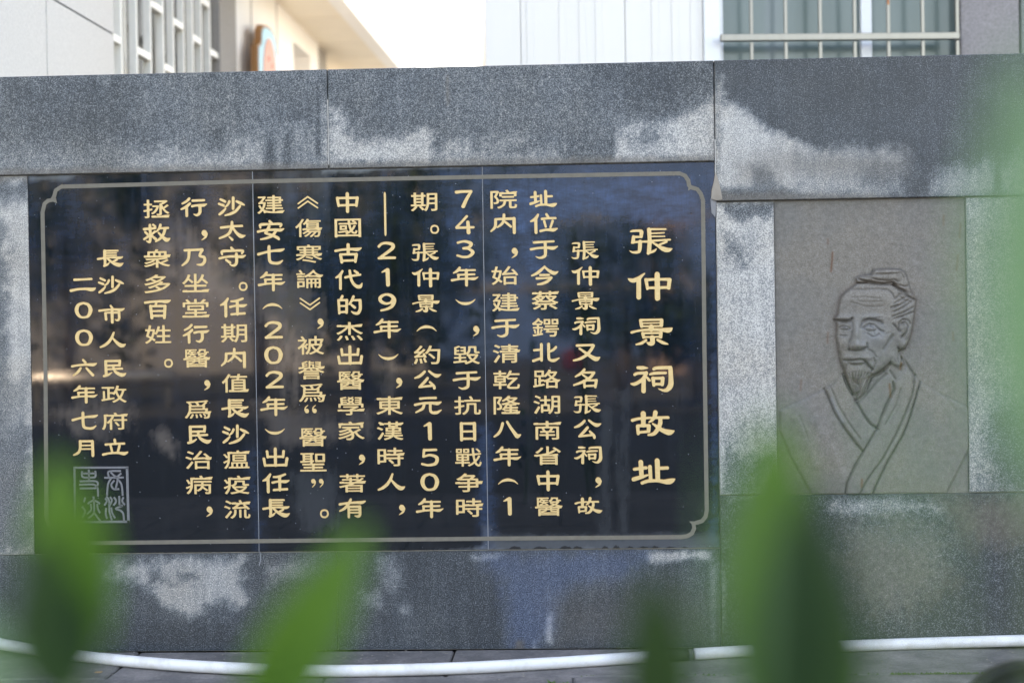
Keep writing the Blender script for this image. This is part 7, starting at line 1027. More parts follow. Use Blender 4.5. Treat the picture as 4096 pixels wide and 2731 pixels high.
def relief(px, py):
    h = np.zeros(px.shape); reg = np.zeros(px.shape, int)
    dR = sd_poly(px, py, ROBE); dH = sd_poly(px, py, HEAD); dB = sd_poly(px, py, BEARD); dT = sd_poly(px, py, HAIR)
    rise = lambda d, w: np.sqrt(np.clip(1 - (1 - np.clip(-d / w, 0, 1))**2, 0, 1))
    hr = 2.2 * rise(dR, 9) + 1.6 * rise(dR, 90); hh = 3.0 * rise(dH, 12) + 6.5 * rise(dH, 130); hb = 3.4 * rise(dB, 18) + 1.4; ht = 3.6 * rise(dT, 16) + 2.6
    h = np.where(dR < 0, hr, h); reg = np.where(dR < 0, 1, reg)
    m_ = dH < 0; h = np.where(m_, np.maximum(h * .0 + hh + 1.2, h * 0), h); reg = np.where(m_, 2, reg)
    m_ = dB < 0; h = np.where(m_, np.maximum(h, hb + 2), h); reg = np.where(m_, 4, reg)
    m_ = dT < 0; h = np.where(m_, np.maximum(h, ht), h); reg = np.where(m_, 3, reg)
    U_ = (px - 3200) * 2.24; V_ = (py - 980) * 2.24
    for u, v, ru, rv, a in BUMP: h = h + np.where(reg > 0, 1.9 * a * np.exp(-((U_-u)/ru)**2 - ((V_-v)/rv)**2), 0)
    for poly, up, w in ((LAPL, 2.0, 9), (LAPR, 3.2, 10)):
        dl = sd_poly(px, py, poly); h = h + np.where(reg == 1, up * rise(dl, w), 0)
    dn = sd_poly(px, py, NECK); h = np.where((reg == 1) | (reg == 4), h - 2.2 * rise(dn, 10), h)
    h = h + np.where(reg == 1, 1.1 * np.exp(-(sd_line(px, py, A4([(560,1120),(640,1260),(690,1400)])) / 22)**2) + 1.0 * np.exp(-(sd_line(px, py, A4([(1120,1060),(1080,1230),(1000,1400)])) / 26)**2) + .9 * np.exp(-(sd_line(px, py, A4([(460,1100),(560,1330)])) / 20)**2), 0)
    h = h + np.where((reg == 4), .35 * np.sin(U_ * .16 + V_ * .02), 0)
    dirt = np.zeros(px.shape)  # dirt and painted recess shade along the grooves and outlines
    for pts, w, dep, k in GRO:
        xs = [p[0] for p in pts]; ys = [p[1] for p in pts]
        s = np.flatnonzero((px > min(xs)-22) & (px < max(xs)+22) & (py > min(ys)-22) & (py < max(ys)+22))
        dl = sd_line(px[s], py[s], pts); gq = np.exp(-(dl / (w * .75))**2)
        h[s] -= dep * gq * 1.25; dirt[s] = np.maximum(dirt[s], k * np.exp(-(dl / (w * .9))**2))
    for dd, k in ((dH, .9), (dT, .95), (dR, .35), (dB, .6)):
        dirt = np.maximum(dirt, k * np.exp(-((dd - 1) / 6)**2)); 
    return h, reg, dirt
M_PANEL, nt, b = new_mat("flamed_brown_granite")
at = nt.nodes.new('ShaderNodeAttribute'); at.attribute_name = 'stain_and_light'; spx = nt.nodes.new('ShaderNodeSeparateColor'); nt.links.new(at.outputs['Color'], spx.inputs[0])
vec = obj_coord(nt); n1 = noise(nt, 190, 2, .6, vec); n2 = noise(nt, 45, 3, .6, vec); n3 = noise(nt, 3, 4, .5, vec)
t = mth(nt, 'ADD', mth(nt, 'MULTIPLY', n1, .6), mth(nt, 'MULTIPLY', n2, .4))
c = ramp(nt, t, [(.3, (.105, .092, .076)), (.5, (.162, .145, .124)), (.7, (.24, .218, .192))])
c = mixc(nt, ramp(nt, n3, [(.42, 0.), (.62, .55)]), c, mixc(nt, n2, (.075, .078, .078), (.17, .17, .165)))
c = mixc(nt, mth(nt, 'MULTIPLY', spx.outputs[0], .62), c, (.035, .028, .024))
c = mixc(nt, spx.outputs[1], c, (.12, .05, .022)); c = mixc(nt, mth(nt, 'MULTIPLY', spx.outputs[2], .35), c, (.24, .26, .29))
nt.links.new(c, b.inputs['Base Color']); b.inputs['Roughness'].default_value = .6; bump(nt, b, n1, .35, .0015)
RUST = [[(3330,1010),(3328,1045),(3324,1085)],[(3311,958),(3312,975)],[(3775,862),(3774,900)],[(3842,895),(3838,950)],[(3832,1020),(3826,1080)],[(3312,1330),(3310,1370)],[(3205,1520),(3202,1560)],[(3602,1452),(3600,1475)],[(3556,1535),(3560,1585)],[(3444,1915),(3443,1945)],[(3812,1330),(3813,1360)]]
def build_panel():
    st = .0027; x0, x1, z0, z1 = PPX0 + .001, PPX1 - .001, RB + .001, RZ - .001
    nx = int((x1-x0)/st); nz = int((z1-z0)/st); xs = np.linspace(x0, x1, nx); zs = np.linspace(z0, z1, nz)
    X, Zz = np.meshgrid(xs, zs); yb = .004
    P0 = np.stack([X.ravel(), np.full(X.size, yb), Zz.ravel()], -1); px, py = to_px(P0)
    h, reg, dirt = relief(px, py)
    H2 = h.reshape(nz, nx)
    for _ in range(1):   # light smoothing of the carved surface
        H2 = (H2 + (np.roll(H2,1,0)+np.roll(H2,-1,0)+np.roll(H2,1,1)+np.roll(H2,-1,1)) * .5) / 3
    h = H2.ravel(); h = h + (fbm(px/9, py/9, 71, 3) - .5) * .5
    rust = np.zeros(len(px))
    for i, L in enumerate(RUST):
        s = np.flatnonzero((abs(px - L[0][0]) < 25) & (py > L[0][1]-20) & (py < L[-1][1]+20)); rust[s] = np.maximum(rust[s], (.9 if i in (0,7,8,9) else .5) * np.exp(-(sd_line(px[s], py[s], L) / 4.5)**2))
    rim = np.maximum(0, 1 - sd_poly(px, py, HEAD) / 22) * (sd_poly(px, py, HEAD) > 0) * .16
    rust = np.maximum(rust, rim)
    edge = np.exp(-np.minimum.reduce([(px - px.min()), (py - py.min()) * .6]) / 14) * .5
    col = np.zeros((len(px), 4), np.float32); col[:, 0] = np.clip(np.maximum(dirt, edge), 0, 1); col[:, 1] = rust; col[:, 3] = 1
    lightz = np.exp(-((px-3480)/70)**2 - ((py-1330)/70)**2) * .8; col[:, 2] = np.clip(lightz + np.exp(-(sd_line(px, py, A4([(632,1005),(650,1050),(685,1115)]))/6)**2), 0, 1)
    V = P0.copy(); V[:, 1] -= h * .0027
    I, J = np.meshgrid(np.arange(nx-1), np.arange(nz-1)); a = (J*nx+I).ravel(); F = np.stack([a, a+1, a+nx+1, a+nx], -1)
    fr = reg[a]
    names = {0: 'back_plate', 1: 'relief_robe', 2: 'relief_head', 3: 'relief_topknot', 4: 'relief_beard'}
    for r, nm in names.items():
        fs = F[fr == r]; u, inv = np.unique(fs, return_inverse=True); vv = V[u]; ff = inv.reshape(-1, 4)
        me = bpy.data.meshes.new(nm); me.from_pydata(vv.tolist(), [], ff.tolist()); me.update()
        me.polygons.foreach_set('use_smooth', [True]*len(me.polygons))
        ca = me.color_attributes.new('stain_and_light', 'FLOAT_COLOR', 'POINT'); ca.data.foreach_set('color', col[u].ravel())
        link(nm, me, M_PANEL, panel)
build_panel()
box('panel_slab', PPX0 + .001, PPX1 - .001, -.035, -.010, RB + .001, RZ - .001, M_PANEL, panel)

# ---------------------------------------------------------------- ground, paving and pipe
M_PAVE, nt, b = new_mat("weathered_paving")
vec = obj_coord(nt); n1 = noise(nt, 7, 6, .65, vec); n2 = noise(nt, 70, 3, .6, vec); n3 = noise(nt, 1.2, 3, .5, vec)
t = mth(nt, 'ADD', mth(nt, 'MULTIPLY', n1, .55), mth(nt, 'ADD', mth(nt, 'MULTIPLY', n2, .25), mth(nt, 'MULTIPLY', n3, .2)))
nt.links.new(ramp(nt, t, [(.3, (.055, .055, .06)), (.47, (.115, .11, .11)), (.6, (.20, .185, .18)), (.75, (.30, .275, .265))]), b.inputs['Base Color'])
b.inputs['Roughness'].default_value = .75; bump(nt, b, n1, .5, .006)
M_ASPH = simple("asphalt", (.05, .05, .052), .85, .3, 20, .3)
M_SAND = simple("dirt_in_joints", (.028, .029, .027), .95, .5, 30, .3)
gr_ = mesh('ground', [(-400, -400, -.03), (400, -400, -.03), (400, 400, -.03), (-400, 400, -.03)], [(0,1,2,3)], M_SAND); tag(gr_, kind='structure')
rd = mesh('road', [(-60, -24, -.02), (60, -24, -.02), (60, -9, -.02), (-60, -9, -.02)], [(0,1,2,3)], M_ASPH); tag(rd, kind='structure')
pav = box('pavement', -14, 14, .36, 9, -.06, -.008, simple('joint_filler', (.07, .068, .065), .95, .4, 40)); tag(pav, kind='structure')
yj = gp(3700, 2694).y
rows = [(-.0, yj), (yj, yj - .62)] + [(yj - .62 - .62*k, yj - 1.24 - .62*k) for k in range(7)]
for r, (ya, yb) in enumerate(rows):
    w = 1.28 if r == 0 else .92; x = -5.6 + (.4 if r % 2 else 0)
    if r == 1: x = X_(2290, 2600) * .93 - .92 * 5 
    while x < 5.4:
        dz = random.uniform(-.002, .002); g2 = .0035
        box('paving_slab', x + g2, x + w - g2, -ya + g2 if r else .0, -yb - g2, -.05, .0 + dz - (.0 if r else -.0), M_PAVE, pav, bev=.006)
        x += w
M_MOSS = simple("moss", (.05, .09, .02), .95, .5, 60, .5)
V, Fc = [], []
for i in range(230):
    px_ = random.choice([random.uniform(3560, 3950), random.uniform(3560, 3950), random.uniform(2300, 4000)]); p = gp(px_, 2694)
    c = Vector((p.x, yj + random.gauss(0, .004), .0)); r_ = random.uniform(.002, .006); k = len(V)
    V += [c + Vector((-r_, 0, 0)), c + Vector((r_, 0, 0)), c + Vector((0, r_*.6, r_ * 1.1)), c + Vector((0, -r_, .001))]; Fc += [(k, k+1, k+2), (k, k+3, k+1), (k, k+2, k+3), (k+1, k+3, k+2)]
mo = mesh('moss', V, Fc, M_MOSS); tag(mo, 'green moss growing in the joint of the paving', 'moss', kind='stuff')
# litter along the wall foot
V, Fc = [], []
for i in range(700):
    x = random.uniform(-3, 3); y = -abs(random.gauss(0, .18)) - .01; r_ = random.uniform(.0015, .006); k = len(V); a = random.random() * 6
    for q in range(4): V.append((x + r_ * math.cos(a + q*1.57) * random.uniform(.6, 1.2), y + r_ * math.sin(a + q*1.57), .0005))
    V.append((x, y, r_ * .8)); Fc += [(k, k+1, k+4), (k+1, k+2, k+4), (k+2, k+3, k+4), (k+3, k, k+4)]
gv = mesh('grit', V, Fc, simple("grit_stone", (.22, .2, .18), .9, .6, 50)); tag(gv, 'loose grit and crumbs lying on the paving by the wall', 'grit', kind='stuff')

M_PVC, nt, b = new_mat("white_pvc")
n1 = noise(nt, 14, 5, .6); n2 = noise(nt, 3, 3)
c = mixc(nt, ramp(nt, n1, [(.48, 0.), (.78, .6)]), (.70, .71, .73), (.42, .39, .33))
nt.links.new(c, b.inputs['Base Color']); b.inputs['Roughness'].default_value = .35
M_BLKP = simple("black_rubber", (.012, .012, .012), .5, .3, 40)
RP = .0225
def pipe_pt(px, py):
    p = gp(px, py, RP)
    if p.y > -.036: p = wp(px, py, -.036)
    return p
PP = [pipe_pt(a, b_) for a, b_ in ((-500,2480),(-200,2528),(0,2573),(300,2620),(650,2654),(1000,2674),(1350,2682),(1800,2672),(2150,2654),(2500,2632),(2900,2607),(3300,2586),(3700,2571),(4096,2560),(4500,2552))]
path = smooth_path(PP, 10)
xj = gp(1192, 2680, RP).x; xb0 = gp(2680, 2624, RP).x; xb1 = gp(2752, 2620, RP).x
pipe = empty('pvc_pipe', path[0], 'white plastic pipe lying in a slack curve along the foot of the wall', 'pipe')
tube('pipe_length', [p for p in path if p.x < xj - .002], RP, M_PVC, pipe, 20)
tube('pipe_length', [p for p in path if xj + .002 < p.x < xb0 + .01], RP, M_PVC, pipe, 20)
tube('pipe_length', [p for p in path if p.x > xb1 - .01], RP, M_PVC, pipe, 20)
def interp(x):
    for a, b_ in zip(path[:-1], path[1:]):
        if a.x <= x <= b_.x: return a.lerp(b_, (x - a.x) / (b_.x - a.x))
tube('black_coupling', [interp(xb0), interp((xb0+xb1)/2), interp(xb1)], RP * 1.07, M_BLKP, pipe, 20)
tube('joint_ring', [interp(xj - .004), interp(xj), interp(xj + .004)], RP * .985, M_BLKP, pipe, 20)

# small weeds at the joint
M_WEED = simple("weed_leaf", (.06, .13, .025), .5, .4, 40)
for (a, b_), nl, lab in (((2205, 2738), 14, 'small weed of round green leaves sprouting from the paving joint'), ((2262, 2740), 10, 'smaller weed just right of the round leaved weed, in the paving joint')):
    base = gp(a, b_); base.z = 0; wd = empty('weed', base, lab, 'weed', 'weeds in the paving joint')
    for i in range(nl):
        an = random.random() * 6.28; L = random.uniform(.008, .022); up = random.uniform(.4, 1.2); d = Vector((math.cos(an), math.sin(an), up)).normalized(); s = d.cross(Vector((0,0,1))).normalized() * L * .38
        p0 = base + d * L * .2; mesh('leaf', [p0, p0 + d*L*.5 + s, p0 + d*L, p0 + d*L*.5 - s], [(0,1,2,3)], M_WEED, wd)
gpz = gp(2500, 2738); gpz.z = 0
gs = empty('grass_blade', gpz, 'single thin dark grass blade standing in the paving joint', 'grass'); tube('blade', [gpz, gpz + Vector((-.005, 0, .012)), gpz + Vector((-.009, 0, .026))], [.0012, .001, .0003], M_WEED, gs, 5)
tw = gp(398, 2686); tw.z = 0.003
cg = box('dry_leaf', tw.x - .013, tw.x + .013, -tw.y, -tw.y + .02, .001, .004, simple("dry_leaf", (.38, .24, .14), .8), bev=.001); tag(cg, 'tiny scrap of tan dry leaf on the paving below the pipe', 'leaf')

# ---------------------------------------------------------------- the building seen along its side, upper left
M_TILE = simple("white_flecked_granite", (.62, .62, .61), .6, .22, 75, .1)
M_JOINT = simple("grey_joint", (.16, .16, .18), .9, .2)
M_WHITE = simple("white_render", (.88, .87, .85), .8, .05, 4)
M_CREAM = simple("cream_soffit", (.86, .78, .66), .8, .06, 3)
M_ROUGH = simple("rough_grey_granite", (.34, .32, .30), .9, .3, 70, .6)
M_STEEL = simple("brushed_steel", (.29, .275, .245), .38, .1, 30, metal=.8, sc=(1, 1, .05))
M_STEELD = simple("painted_steel", (.86, .85, .80), .45, .1, 10)
M_GLASSL, nt, b = new_mat("dull_window_glass")
nt.links.new(ramp(nt, noise(nt, 2.2, 2, .4, None, (1, 2, .3)), [(.35, (.022, .018, .013)), (.55, (.045, .038, .028)), (.7, (.10, .11, .13))]), b.inputs['Base Color']); b.inputs['Roughness'].default_value = .15
aL = math.radians(1.72)
FL = (Vector((CAM.x, CAM.y)) - Vector((math.cos(aL), -math.sin(aL))) * 3.0, Vector((math.sin(aL), math.cos(aL))), Vector((math.cos(aL), -math.sin(aL))))
def on_frame(F, px, py, off=0.0):
    d = ray(px, py); nx, ny = F[2].x, F[2].y
    t = ((F[0].x + nx*off - CAM.x) * nx + (F[0].y + ny*off - CAM.y) * ny) / (d.x * nx + d.y * ny)
    p = CAM + d * t; q = Vector((p.x - F[0].x, p.y - F[0].y)); return q.dot(F[1]), p.z
S = lambda px, py=150, off=0: on_frame(FL, px, py, off)[0]
Zf = lambda px, py, off=0: on_frame(FL, px, py, off)[1]
hall = empty('granite_hall', frame_pt(FL, 6, 0, 0), 'pale granite faced building with a barred window and a wide eaves soffit, upper left', 'building')
sA, sB = S(455), S(872); sJ = S(187, 150); zJ = (Zf(217, 0) + Zf(445, 134)) / 2
box('wall', S(0) - 1.2, sA, -.3, -.02, 0, 5.4, M_JOINT, hall, FL)
jg = .006
for z0, z1 in ((zJ - 1.8, zJ - .9), (zJ - .9, zJ), (zJ, zJ + .9), (zJ + .9, zJ + 1.8)):
    for s0, s1 in ((sJ - 1.1, sJ), (sJ, sA)):
        box('granite_panel', s0 + jg, s1 - (jg if s1 < sA else 0), -.019, 0, z0 + jg, z1 - jg, M_TILE, hall, FL)
box('wall', sA - .02, sB + .02, -.5, -.28, 0, 5.4, M_JOINT, hall, FL)
box('added_sun_block', S(0) - 3.0, 16.9, -10, -.3, 5.41, 20, M_TILE, hall, FL); box('added_sun_block_rear', 16.91, 22, -10, -3.2, 5.41, 20, M_TILE, hall, FL)  # unseen storeys added to keep the sun off the foreground leaves
wnd = box('window', sA, sB, -.26, -.22, 1.0, 5.3, M_GLASSL, hall, FL); 
box('window_reveal', sA - .05, sA + .005, -.28, -.02, 0, 5.4, M_TILE, hall, FL); box('window_reveal', sB - .01, sB + .02, -.28, -.02, 0, 5.4, M_ROUGH, hall, FL)
for k in range(2):
    s_ = sA + (sB - sA) * (k + .9) / 3; box('window_mullion', s_ - .03, s_ + .03, -.22, -.17, 1.0, 5.3, M_STEELD, hall, FL)
barx = [487, 548, 604, 655, 695, 736, 772, 806, 840]
bs = [S(x, 150, .0) for x in barx]
for i, s_ in enumerate(bs): box('window_bar', s_ - .012, s_ + .012, -.05, .0, 1.0, 5.3, M_STEELD, hall, FL)
bs2 = [sA] + bs + [sB]
for k, py_ in ((0,158),(2,215),(3,30),(4,275),(5,98),(6,160),(7,160),(8,12),(9,215)):
    if k in (6,): continue
    pxm = (([455] + barx + [872])[k] + ([455] + barx + [872])[k+1]) / 2; z_ = Zf(pxm, py_)
    for dz in (-1.5, 0, .75): box('window_bar', bs2[k], bs2[k+1], -.05, 0, z_ - .022 + dz, z_ + .022 + dz, M_STEELD, hall, FL)
sC = S(938)
box('rough_pilaster', sB, sC, -.5, .015, 0, 5.4, M_ROUGH, hall, FL)
z_sof = 4.27; sO0, sO1 = S(1168), S(1240)
box('white_wall', sC, sO0, -.5, .01, 0, z_sof, M_WHITE, hall, FL)
for x_ in (1001, 1103): s_ = S(x_); box('wall_joint', s_ - .012, s_ + .012, .01, .012, 0, z_sof, M_JOINT, hall, FL)
box('white_wall', sO1, S(1272), -.5, .0, 0, z_sof, M_WHITE, hall, FL)
box('white_wall', sO0, sO1, -.5, .0, Zf(1200, 190), z_sof, M_WHITE, hall, FL)
box('grey_recess', sO0, sO1, -.55, -.45, 0, Zf(1200, 190), M_ROUGH, hall, FL)
box('white_wall', S(1272), S(1312), -.5, -.02, 0, z_sof, M_ROUGH, hall, FL)
box('white_wall', S(1312), 22, -.5, .03, 0, z_sof - .5, M_WHITE, hall, FL)
box('roof_slab', 11.0, 17.6, -.5, .62, z_sof + .03, z_sof + .33, M_WHITE, hall, FL)
sj = [11.0, 12.4, 13.4, 14.4, 15.38, 16.4, 17.4]
for a, b_ in zip(sj[:-1], sj[1:]): box('soffit_panel', a + .012, b_ - .012, -.4, .5, z_sof, z_sof + .028, M_CREAM, hall, FL)
box('fascia', 11.0, 17.6, .50, .64, z_sof - .02, z_sof + .34, M_WHITE, hall, FL)
box('soffit_beam', 16.4, 17.2, -.3, .55, z_sof - .42, z_sof - .02, M_CREAM, hall, FL)
cp = [dp(*q) for q in ((1545,40,18),(1546,120,18),(1538,190,18),(1500,236,18),(1440,262,18),(1380,272,18))]
tube('drain_hose', smooth_path(cp, 6), .028, M_WHITE, hall, 8)
P_ = dp(1388, 236, 17.6)
ns = []
nest = empty('twig_tuft', P_, 'small dark tuft of dry twigs stuck under the eaves beam', 'twigs')
for i in range(16):
    a = random.uniform(-1, 1); q = P_ + Vector((a * .09, random.uniform(-.04, .04), random.uniform(-.02, .12) - abs(a)*.02))
    tube('twig', [P_ + Vector((random.uniform(-.02,.02), 0, -.08)), q], .008, M_BLKP, nest, 4)

# wooden shaped sign board hung on the white wall
sign = empty('shaped_sign_board', frame_pt(FL, S(1075, 200, .1), .1, 3.2), 'brown wooden sign board with wavy outline, light blue border and pink middle', 'sign')
M_WOOD = simple("brown_wood", (.34, .15, .05), .6, .3, 20, .2, sc=(1, 1, .2)); M_BLUE = simple("light_blue_paint", (.25, .56, .68), .5, .1); M_PINK = simple("faded_pink_paint", (.66, .30, .22), .6, .25, 25)
M_REDP = simple("red_paint", (.55, .05, .03), .6)
s0_, zt_ = S(1034, 200, .16), Zf(1078, 108, .16); s1_ = S(1122, 200, .16); wS = s1_ - s0_
outl = [(0,-1.6),(0,-.62),(.02,-.40),(.10,-.38),(.16,-.30),(.17,-.14),(.26,-.04),(.42,0),(.60,0),(.74,-.04),(.84,-.14),(.86,-.30),(.92,-.38),(.99,-.40),(1,-.62),(1,-1.6)]
def plate(name, pts, o0, o1, mat, par):
    n = len(pts); V = [frame_pt(FL, s, o0, z) for s, z in pts] + [frame_pt(FL, s, o1, z) for s, z in pts]
    return mesh(name, V, [tuple(range(n)), tuple(range(2*n-1, n-1, -1))] + [(i, i+n, (i+1) % n + n, (i+1) % n) for i in range(n)], mat, par)
OP = [(s0_ + a * wS, zt_ + b_ * .55) for a, b_ in outl]; cxs = s0_ + wS/2; czs = zt_ - .44
plate('board_body', OP, .095, .15, M_WOOD, sign)
plate('blue_border', [(cxs + (a - cxs) * .9, czs + (b_ - czs) * .95) for a, b_ in OP], .15, .156, M_BLUE, sign)
el = [(cxs + wS * .30 * math.cos(t_), czs - .02 + .36 * math.sin(t_)) for t_ in np.linspace(0, 2*math.pi, 28, endpoint=False)]
plate('pink_centre', el, .156, .162, M_PINK, sign)
for a, b_, q in ((-.05,.16,.02),(.06,.12,.018),(-.02,.02,.022),(.04,-.1,.03),(.08,-.02,.015)): box('red_mark', cxs + a - q/2, cxs + a + q/2, .162, .165, czs + b_ - q, czs + b_ + q, M_REDP, sign, FL)

# ---------------------------------------------------------------- the building with the window, upper right
bR = math.radians(4.2)
FR = (Vector((0, 2.3)), Vector((math.cos(bR), math.sin(bR))), Vector((math.sin(bR), -math.cos(bR))))
SR = lambda px, py=80, off=0: on_frame(FR, px, py, off)[0]
ZR = lambda px, py, off=0: on_frame(FR, px, py, off)[1]
annex = empty('white_annex', frame_pt(FR, 1, 0, 0), 'white walled building with a steel barred window and pink grey granite edge, upper right', 'building')
M_PANELW = simple("white_metal_sheet", (.76, .735, .70), .35, .04, 1, sc=(9, 9, .05)); M_GLASS, nt, b = new_mat("green_grey_glass")
nt.links.new(ramp(nt, noise(nt, 1.4, 3, .5, None, (3, 1, .3)), [(.3, (.085, .125, .115)), (.6, (.13, .175, .168)), (.75, (.18, .215, .225))]), b.inputs['Base Color']); b.inputs['Roughness'].default_value = .18
M_PGRAN = simple("pink_grey_granite", (.245, .225, .23), .6, .6, 80, .3); M_FRAME = simple("white_window_frame", (.80, .82, .84), .4, .03)
a0, a1, a2, a3, a4 = SR(1940), SR(2082), SR(2500), SR(2812), SR(2878)
zt = 20.0  # raised far above the view so the annex shades the foreground
box('wall', a0 + .02, a4 - .01, -3.5, -.03, 0, zt, M_PANELW, annex, FR)
for q0, q1 in ((a0, a1), (a1, a2), (a2, a3)):
    box('wall_sheet', q0 + .0015, q1 - .0015, -.03, 0, 0, zt, M_PANELW, annex, FR, .002)
s_ = a0
for px_ in (2120, 2250, 2330, 2395, 2620, 2700, 2775): q = SR(px_); box('sheet_rib', q - .02, q + .02, 0, .005, 0, zt, M_PANELW, annex, FR, .0015)
w0, w1 = a4, SR(3838)
box('window_post', a3, a4, -.1, .03, 0, zt, M_FRAME, annex, FR, .004)
wz0 = ZR(3300, 250) - .55
win = box('window', w0, w1, -.10, -.08, wz0, zt - .3, M_GLASS, annex, FR)
box('wall', w0, w1 + .0, -3.5, -.12, 0, zt, M_PANELW, annex, FR)
box('window_sill', w0, w1, -.12, .03, 0, wz0, M_PANELW, annex, FR)
q0, q1 = SR(3452), SR(3496); box('window_mullion', q0, q1, -.08, -.04, wz0, zt - .3, M_FRAME, annex, FR, .003)
q0 = SR(2890); box('window_mullion', w0, q0 + .01, -.08, -.04, wz0, zt - .3, M_FRAME, annex, FR, .003)
for px_ in (3005, 3142, 3280, 3418, 3553, 3690, 3828):
    q = SR(px_, 80, .09); box('window_bar', q - .0095, q + .0095, .08, .099, wz0, ZR(3300, 168, .09) , M_STEEL, annex, FR, .002); box('window_bar', q - .0095, q + .0095, .08, .099, ZR(3300, 139, .09), zt - .3, M_STEEL, annex, FR, .002)
zc = (ZR(2885, 153, .1) + ZR(3836, 145, .1)) / 2 + .0015
box('crossbar', SR(2882, 150, .1), SR(3838, 150, .1), .07, .108, zc - .019, zc + .019, M_STEEL, annex, FR, .003)
q = SR(3553, 20, .1); box('rust_spot', q - .006, q + .006, .099, .1, ZR(3553, 35), ZR(3553, 0), simple("rust", (.45, .16, .06), .9), annex, FR)
box('granite_edging', w1, SR(4072), -3.5, .02, 0, zt, M_PGRAN, annex, FR, .004)
box('granite_edging', SR(4078), SR(4078) + 3, -3.5, .025, 0, zt, simple("green_grey_granite", (.17, .20, .18), .6, .3, 50), annex, FR, .004)

# ---------------------------------------------------------------- what stands behind the camera (mirrored in the polished plaque; tower and rail added for it)
M_BARK = simple("bark", (.16, .12, .09), .9, .4, 12, .5, sc=(1, 1, .2))
def leaf_mat(name, c1, c2, tr=.35):
    m, nt, b = new_mat(name); g_ = nt.nodes.new('ShaderNodeObjectInfo')
    n = noise(nt, 14, 3); c = mixc(nt, n, c1, c2); nt.links.new(c, b.inputs['Base Color']); b.inputs['Roughness'].default_value = .45
    t = nt.nodes.new('ShaderNodeBsdfTranslucent'); nt.links.new(mixc(nt, .25, c, (.20, .34, .06)), t.inputs[0])
    mx = nt.nodes.new('ShaderNodeMixShader'); mx.inputs[0].default_value = tr; nt.links.new(b.outputs[0], mx.inputs[1]); nt.links.new(t.outputs[0], mx.inputs[2])
    nt.links.new(mx.outputs[0], nt.nodes['Material Output'].inputs[0]); return m
M_CROWN = leaf_mat("tree_leaves", (.02, .045, .012), (.05, .085, .02), .2)
def tree(name, px, py_top, Y, rad, label, n=1500):
    p = wp(px, py_top, Y); base = Vector((p.x, -Y, 0)); H = p.z
    t = empty(name, base, label, 'tree', 'street trees across the road')
    tube('trunk', [base, base + Vector((.05, 0, H*.35)), base + Vector((-.03, .05, H*.7))], [.14, .11, .05], M_BARK, t, 8)
    V, Fc = [], []; r0 = random.Random(hash(name + label) & 0xffff)
    cl = [(Vector((r0.gauss(0, .45), r0.gauss(0, .45), r0.uniform(-.35, .9))) * rad, r0.uniform(.35, .6) * rad) for _ in range(11)]
    for i in range(n):
        c0, rr = r0.choice(cl); d = Vector((r0.gauss(0,1), r0.gauss(0,1), r0.gauss(0,1))).normalized() * rr * r0.random()**.4
        c = base + Vector((0, 0, H - rad * 1.15)) + c0 + d; c.z = min(c.z, H)
        u = Vector((r0.gauss(0,1), r0.gauss(0,1), r0.gauss(0,1))).normalized(); w = u.orthogonal().normalized(); s = r0.uniform(.05, .12) * max(1, rad*.5); k = len(V)
        V += [c + u*s, c + w*s*.6, c - u*s, c - w*s*.6]; Fc.append((k, k+1, k+2, k+3))
    mesh('crown', V, Fc, M_CROWN, t)
tree('street_tree', 2480, 870, 17, 1.25, 'low round street tree facing the right part of the plaque')
tree('street_tree', 1440, 560, 20, 2.4, 'tall dense street tree facing the middle of the plaque', 2600)
tree('street_tree', 1020, 300, 22, 3.2, 'tallest street tree, facing the seam in the middle of the plaque', 3000)
tree('street_tree', 260, 500, 20, 2.8, 'broad street tree facing the left end of the plaque', 2600)
tree('street_tree', 2790, 960, 18, 1.2, 'small street tree just right of the low round one', 1300)
tree('street_tree', 3500, 700, 19, 2.0, 'bushy street tree facing the portrait panel', 1800)
M_PINKW = simple("pink_render", (.62, .42, .33), .8, .1); M_WIN = simple("dark_window", (.03, .035, .04), .2)
def house(px0, px1, pyt, Y, mat, label):
    a = wp(px0, pyt, Y); b_ = wp(px1, pyt, Y); h_ = empty('street_house', (a.x, -Y, 0), label, 'house')
    box('wall', min(a.x, b_.x), max(a.x, b_.x), Y, Y + 4, 0, a.z, mat, h_)
    box('roof', min(a.x, b_.x) - .2, max(a.x, b_.x) + .2, Y - .2, Y + 4.2, a.z, a.z + .15, M_ROUGH, h_)
    n = max(1, int(abs(b_.x - a.x) / 2)); st = abs(b_.x - a.x) / n
    for i in range(n): x = min(a.x, b_.x) + st * (i + .5); box('window', x - .4, x + .4, Y - .04, Y + .02, a.z - 1.9, a.z - .6, M_WIN, h_)
M_TOWER = simple("reflection_tint_blue", (.12, .21, .40), .4, .35, .25, sc=(1, 1, .2))  # tower added to put blue into the plaque in place of horizon sky
ta, tb = wp(1560, -300, 60), wp(3250, -300, 60); tower = empty('added_blue_tower', (ta.x, -60, 0), 'blue tower added behind the street trees to tint the plaque reflection', 'building')
box('tower_wall', ta.x, tb.x, 60, 75, 0, ta.z, M_TOWER, tower)
for k in range(7): box('floor_band', ta.x, tb.x, 59.9, 60, 3 + k * 3.2, 3.3 + k * 3.2, M_ROUGH, tower)
house(2610, 2735, 815, 34, M_PINKW, 'pink rendered house across the road behind the trees')
house(-900, 1690, 700, 38, M_ROUGH, 'long grey house across the road behind the tall trees')
LW = wp(-400, 1490, 19); LW2 = wp(690, 1490, 19); lz = gp(0, 1400, 0)
rail = empty('added_band_rail', (LW.x, -19, 0), 'low metal rail added across the road to mirror a bright band in the plaque', 'railing')
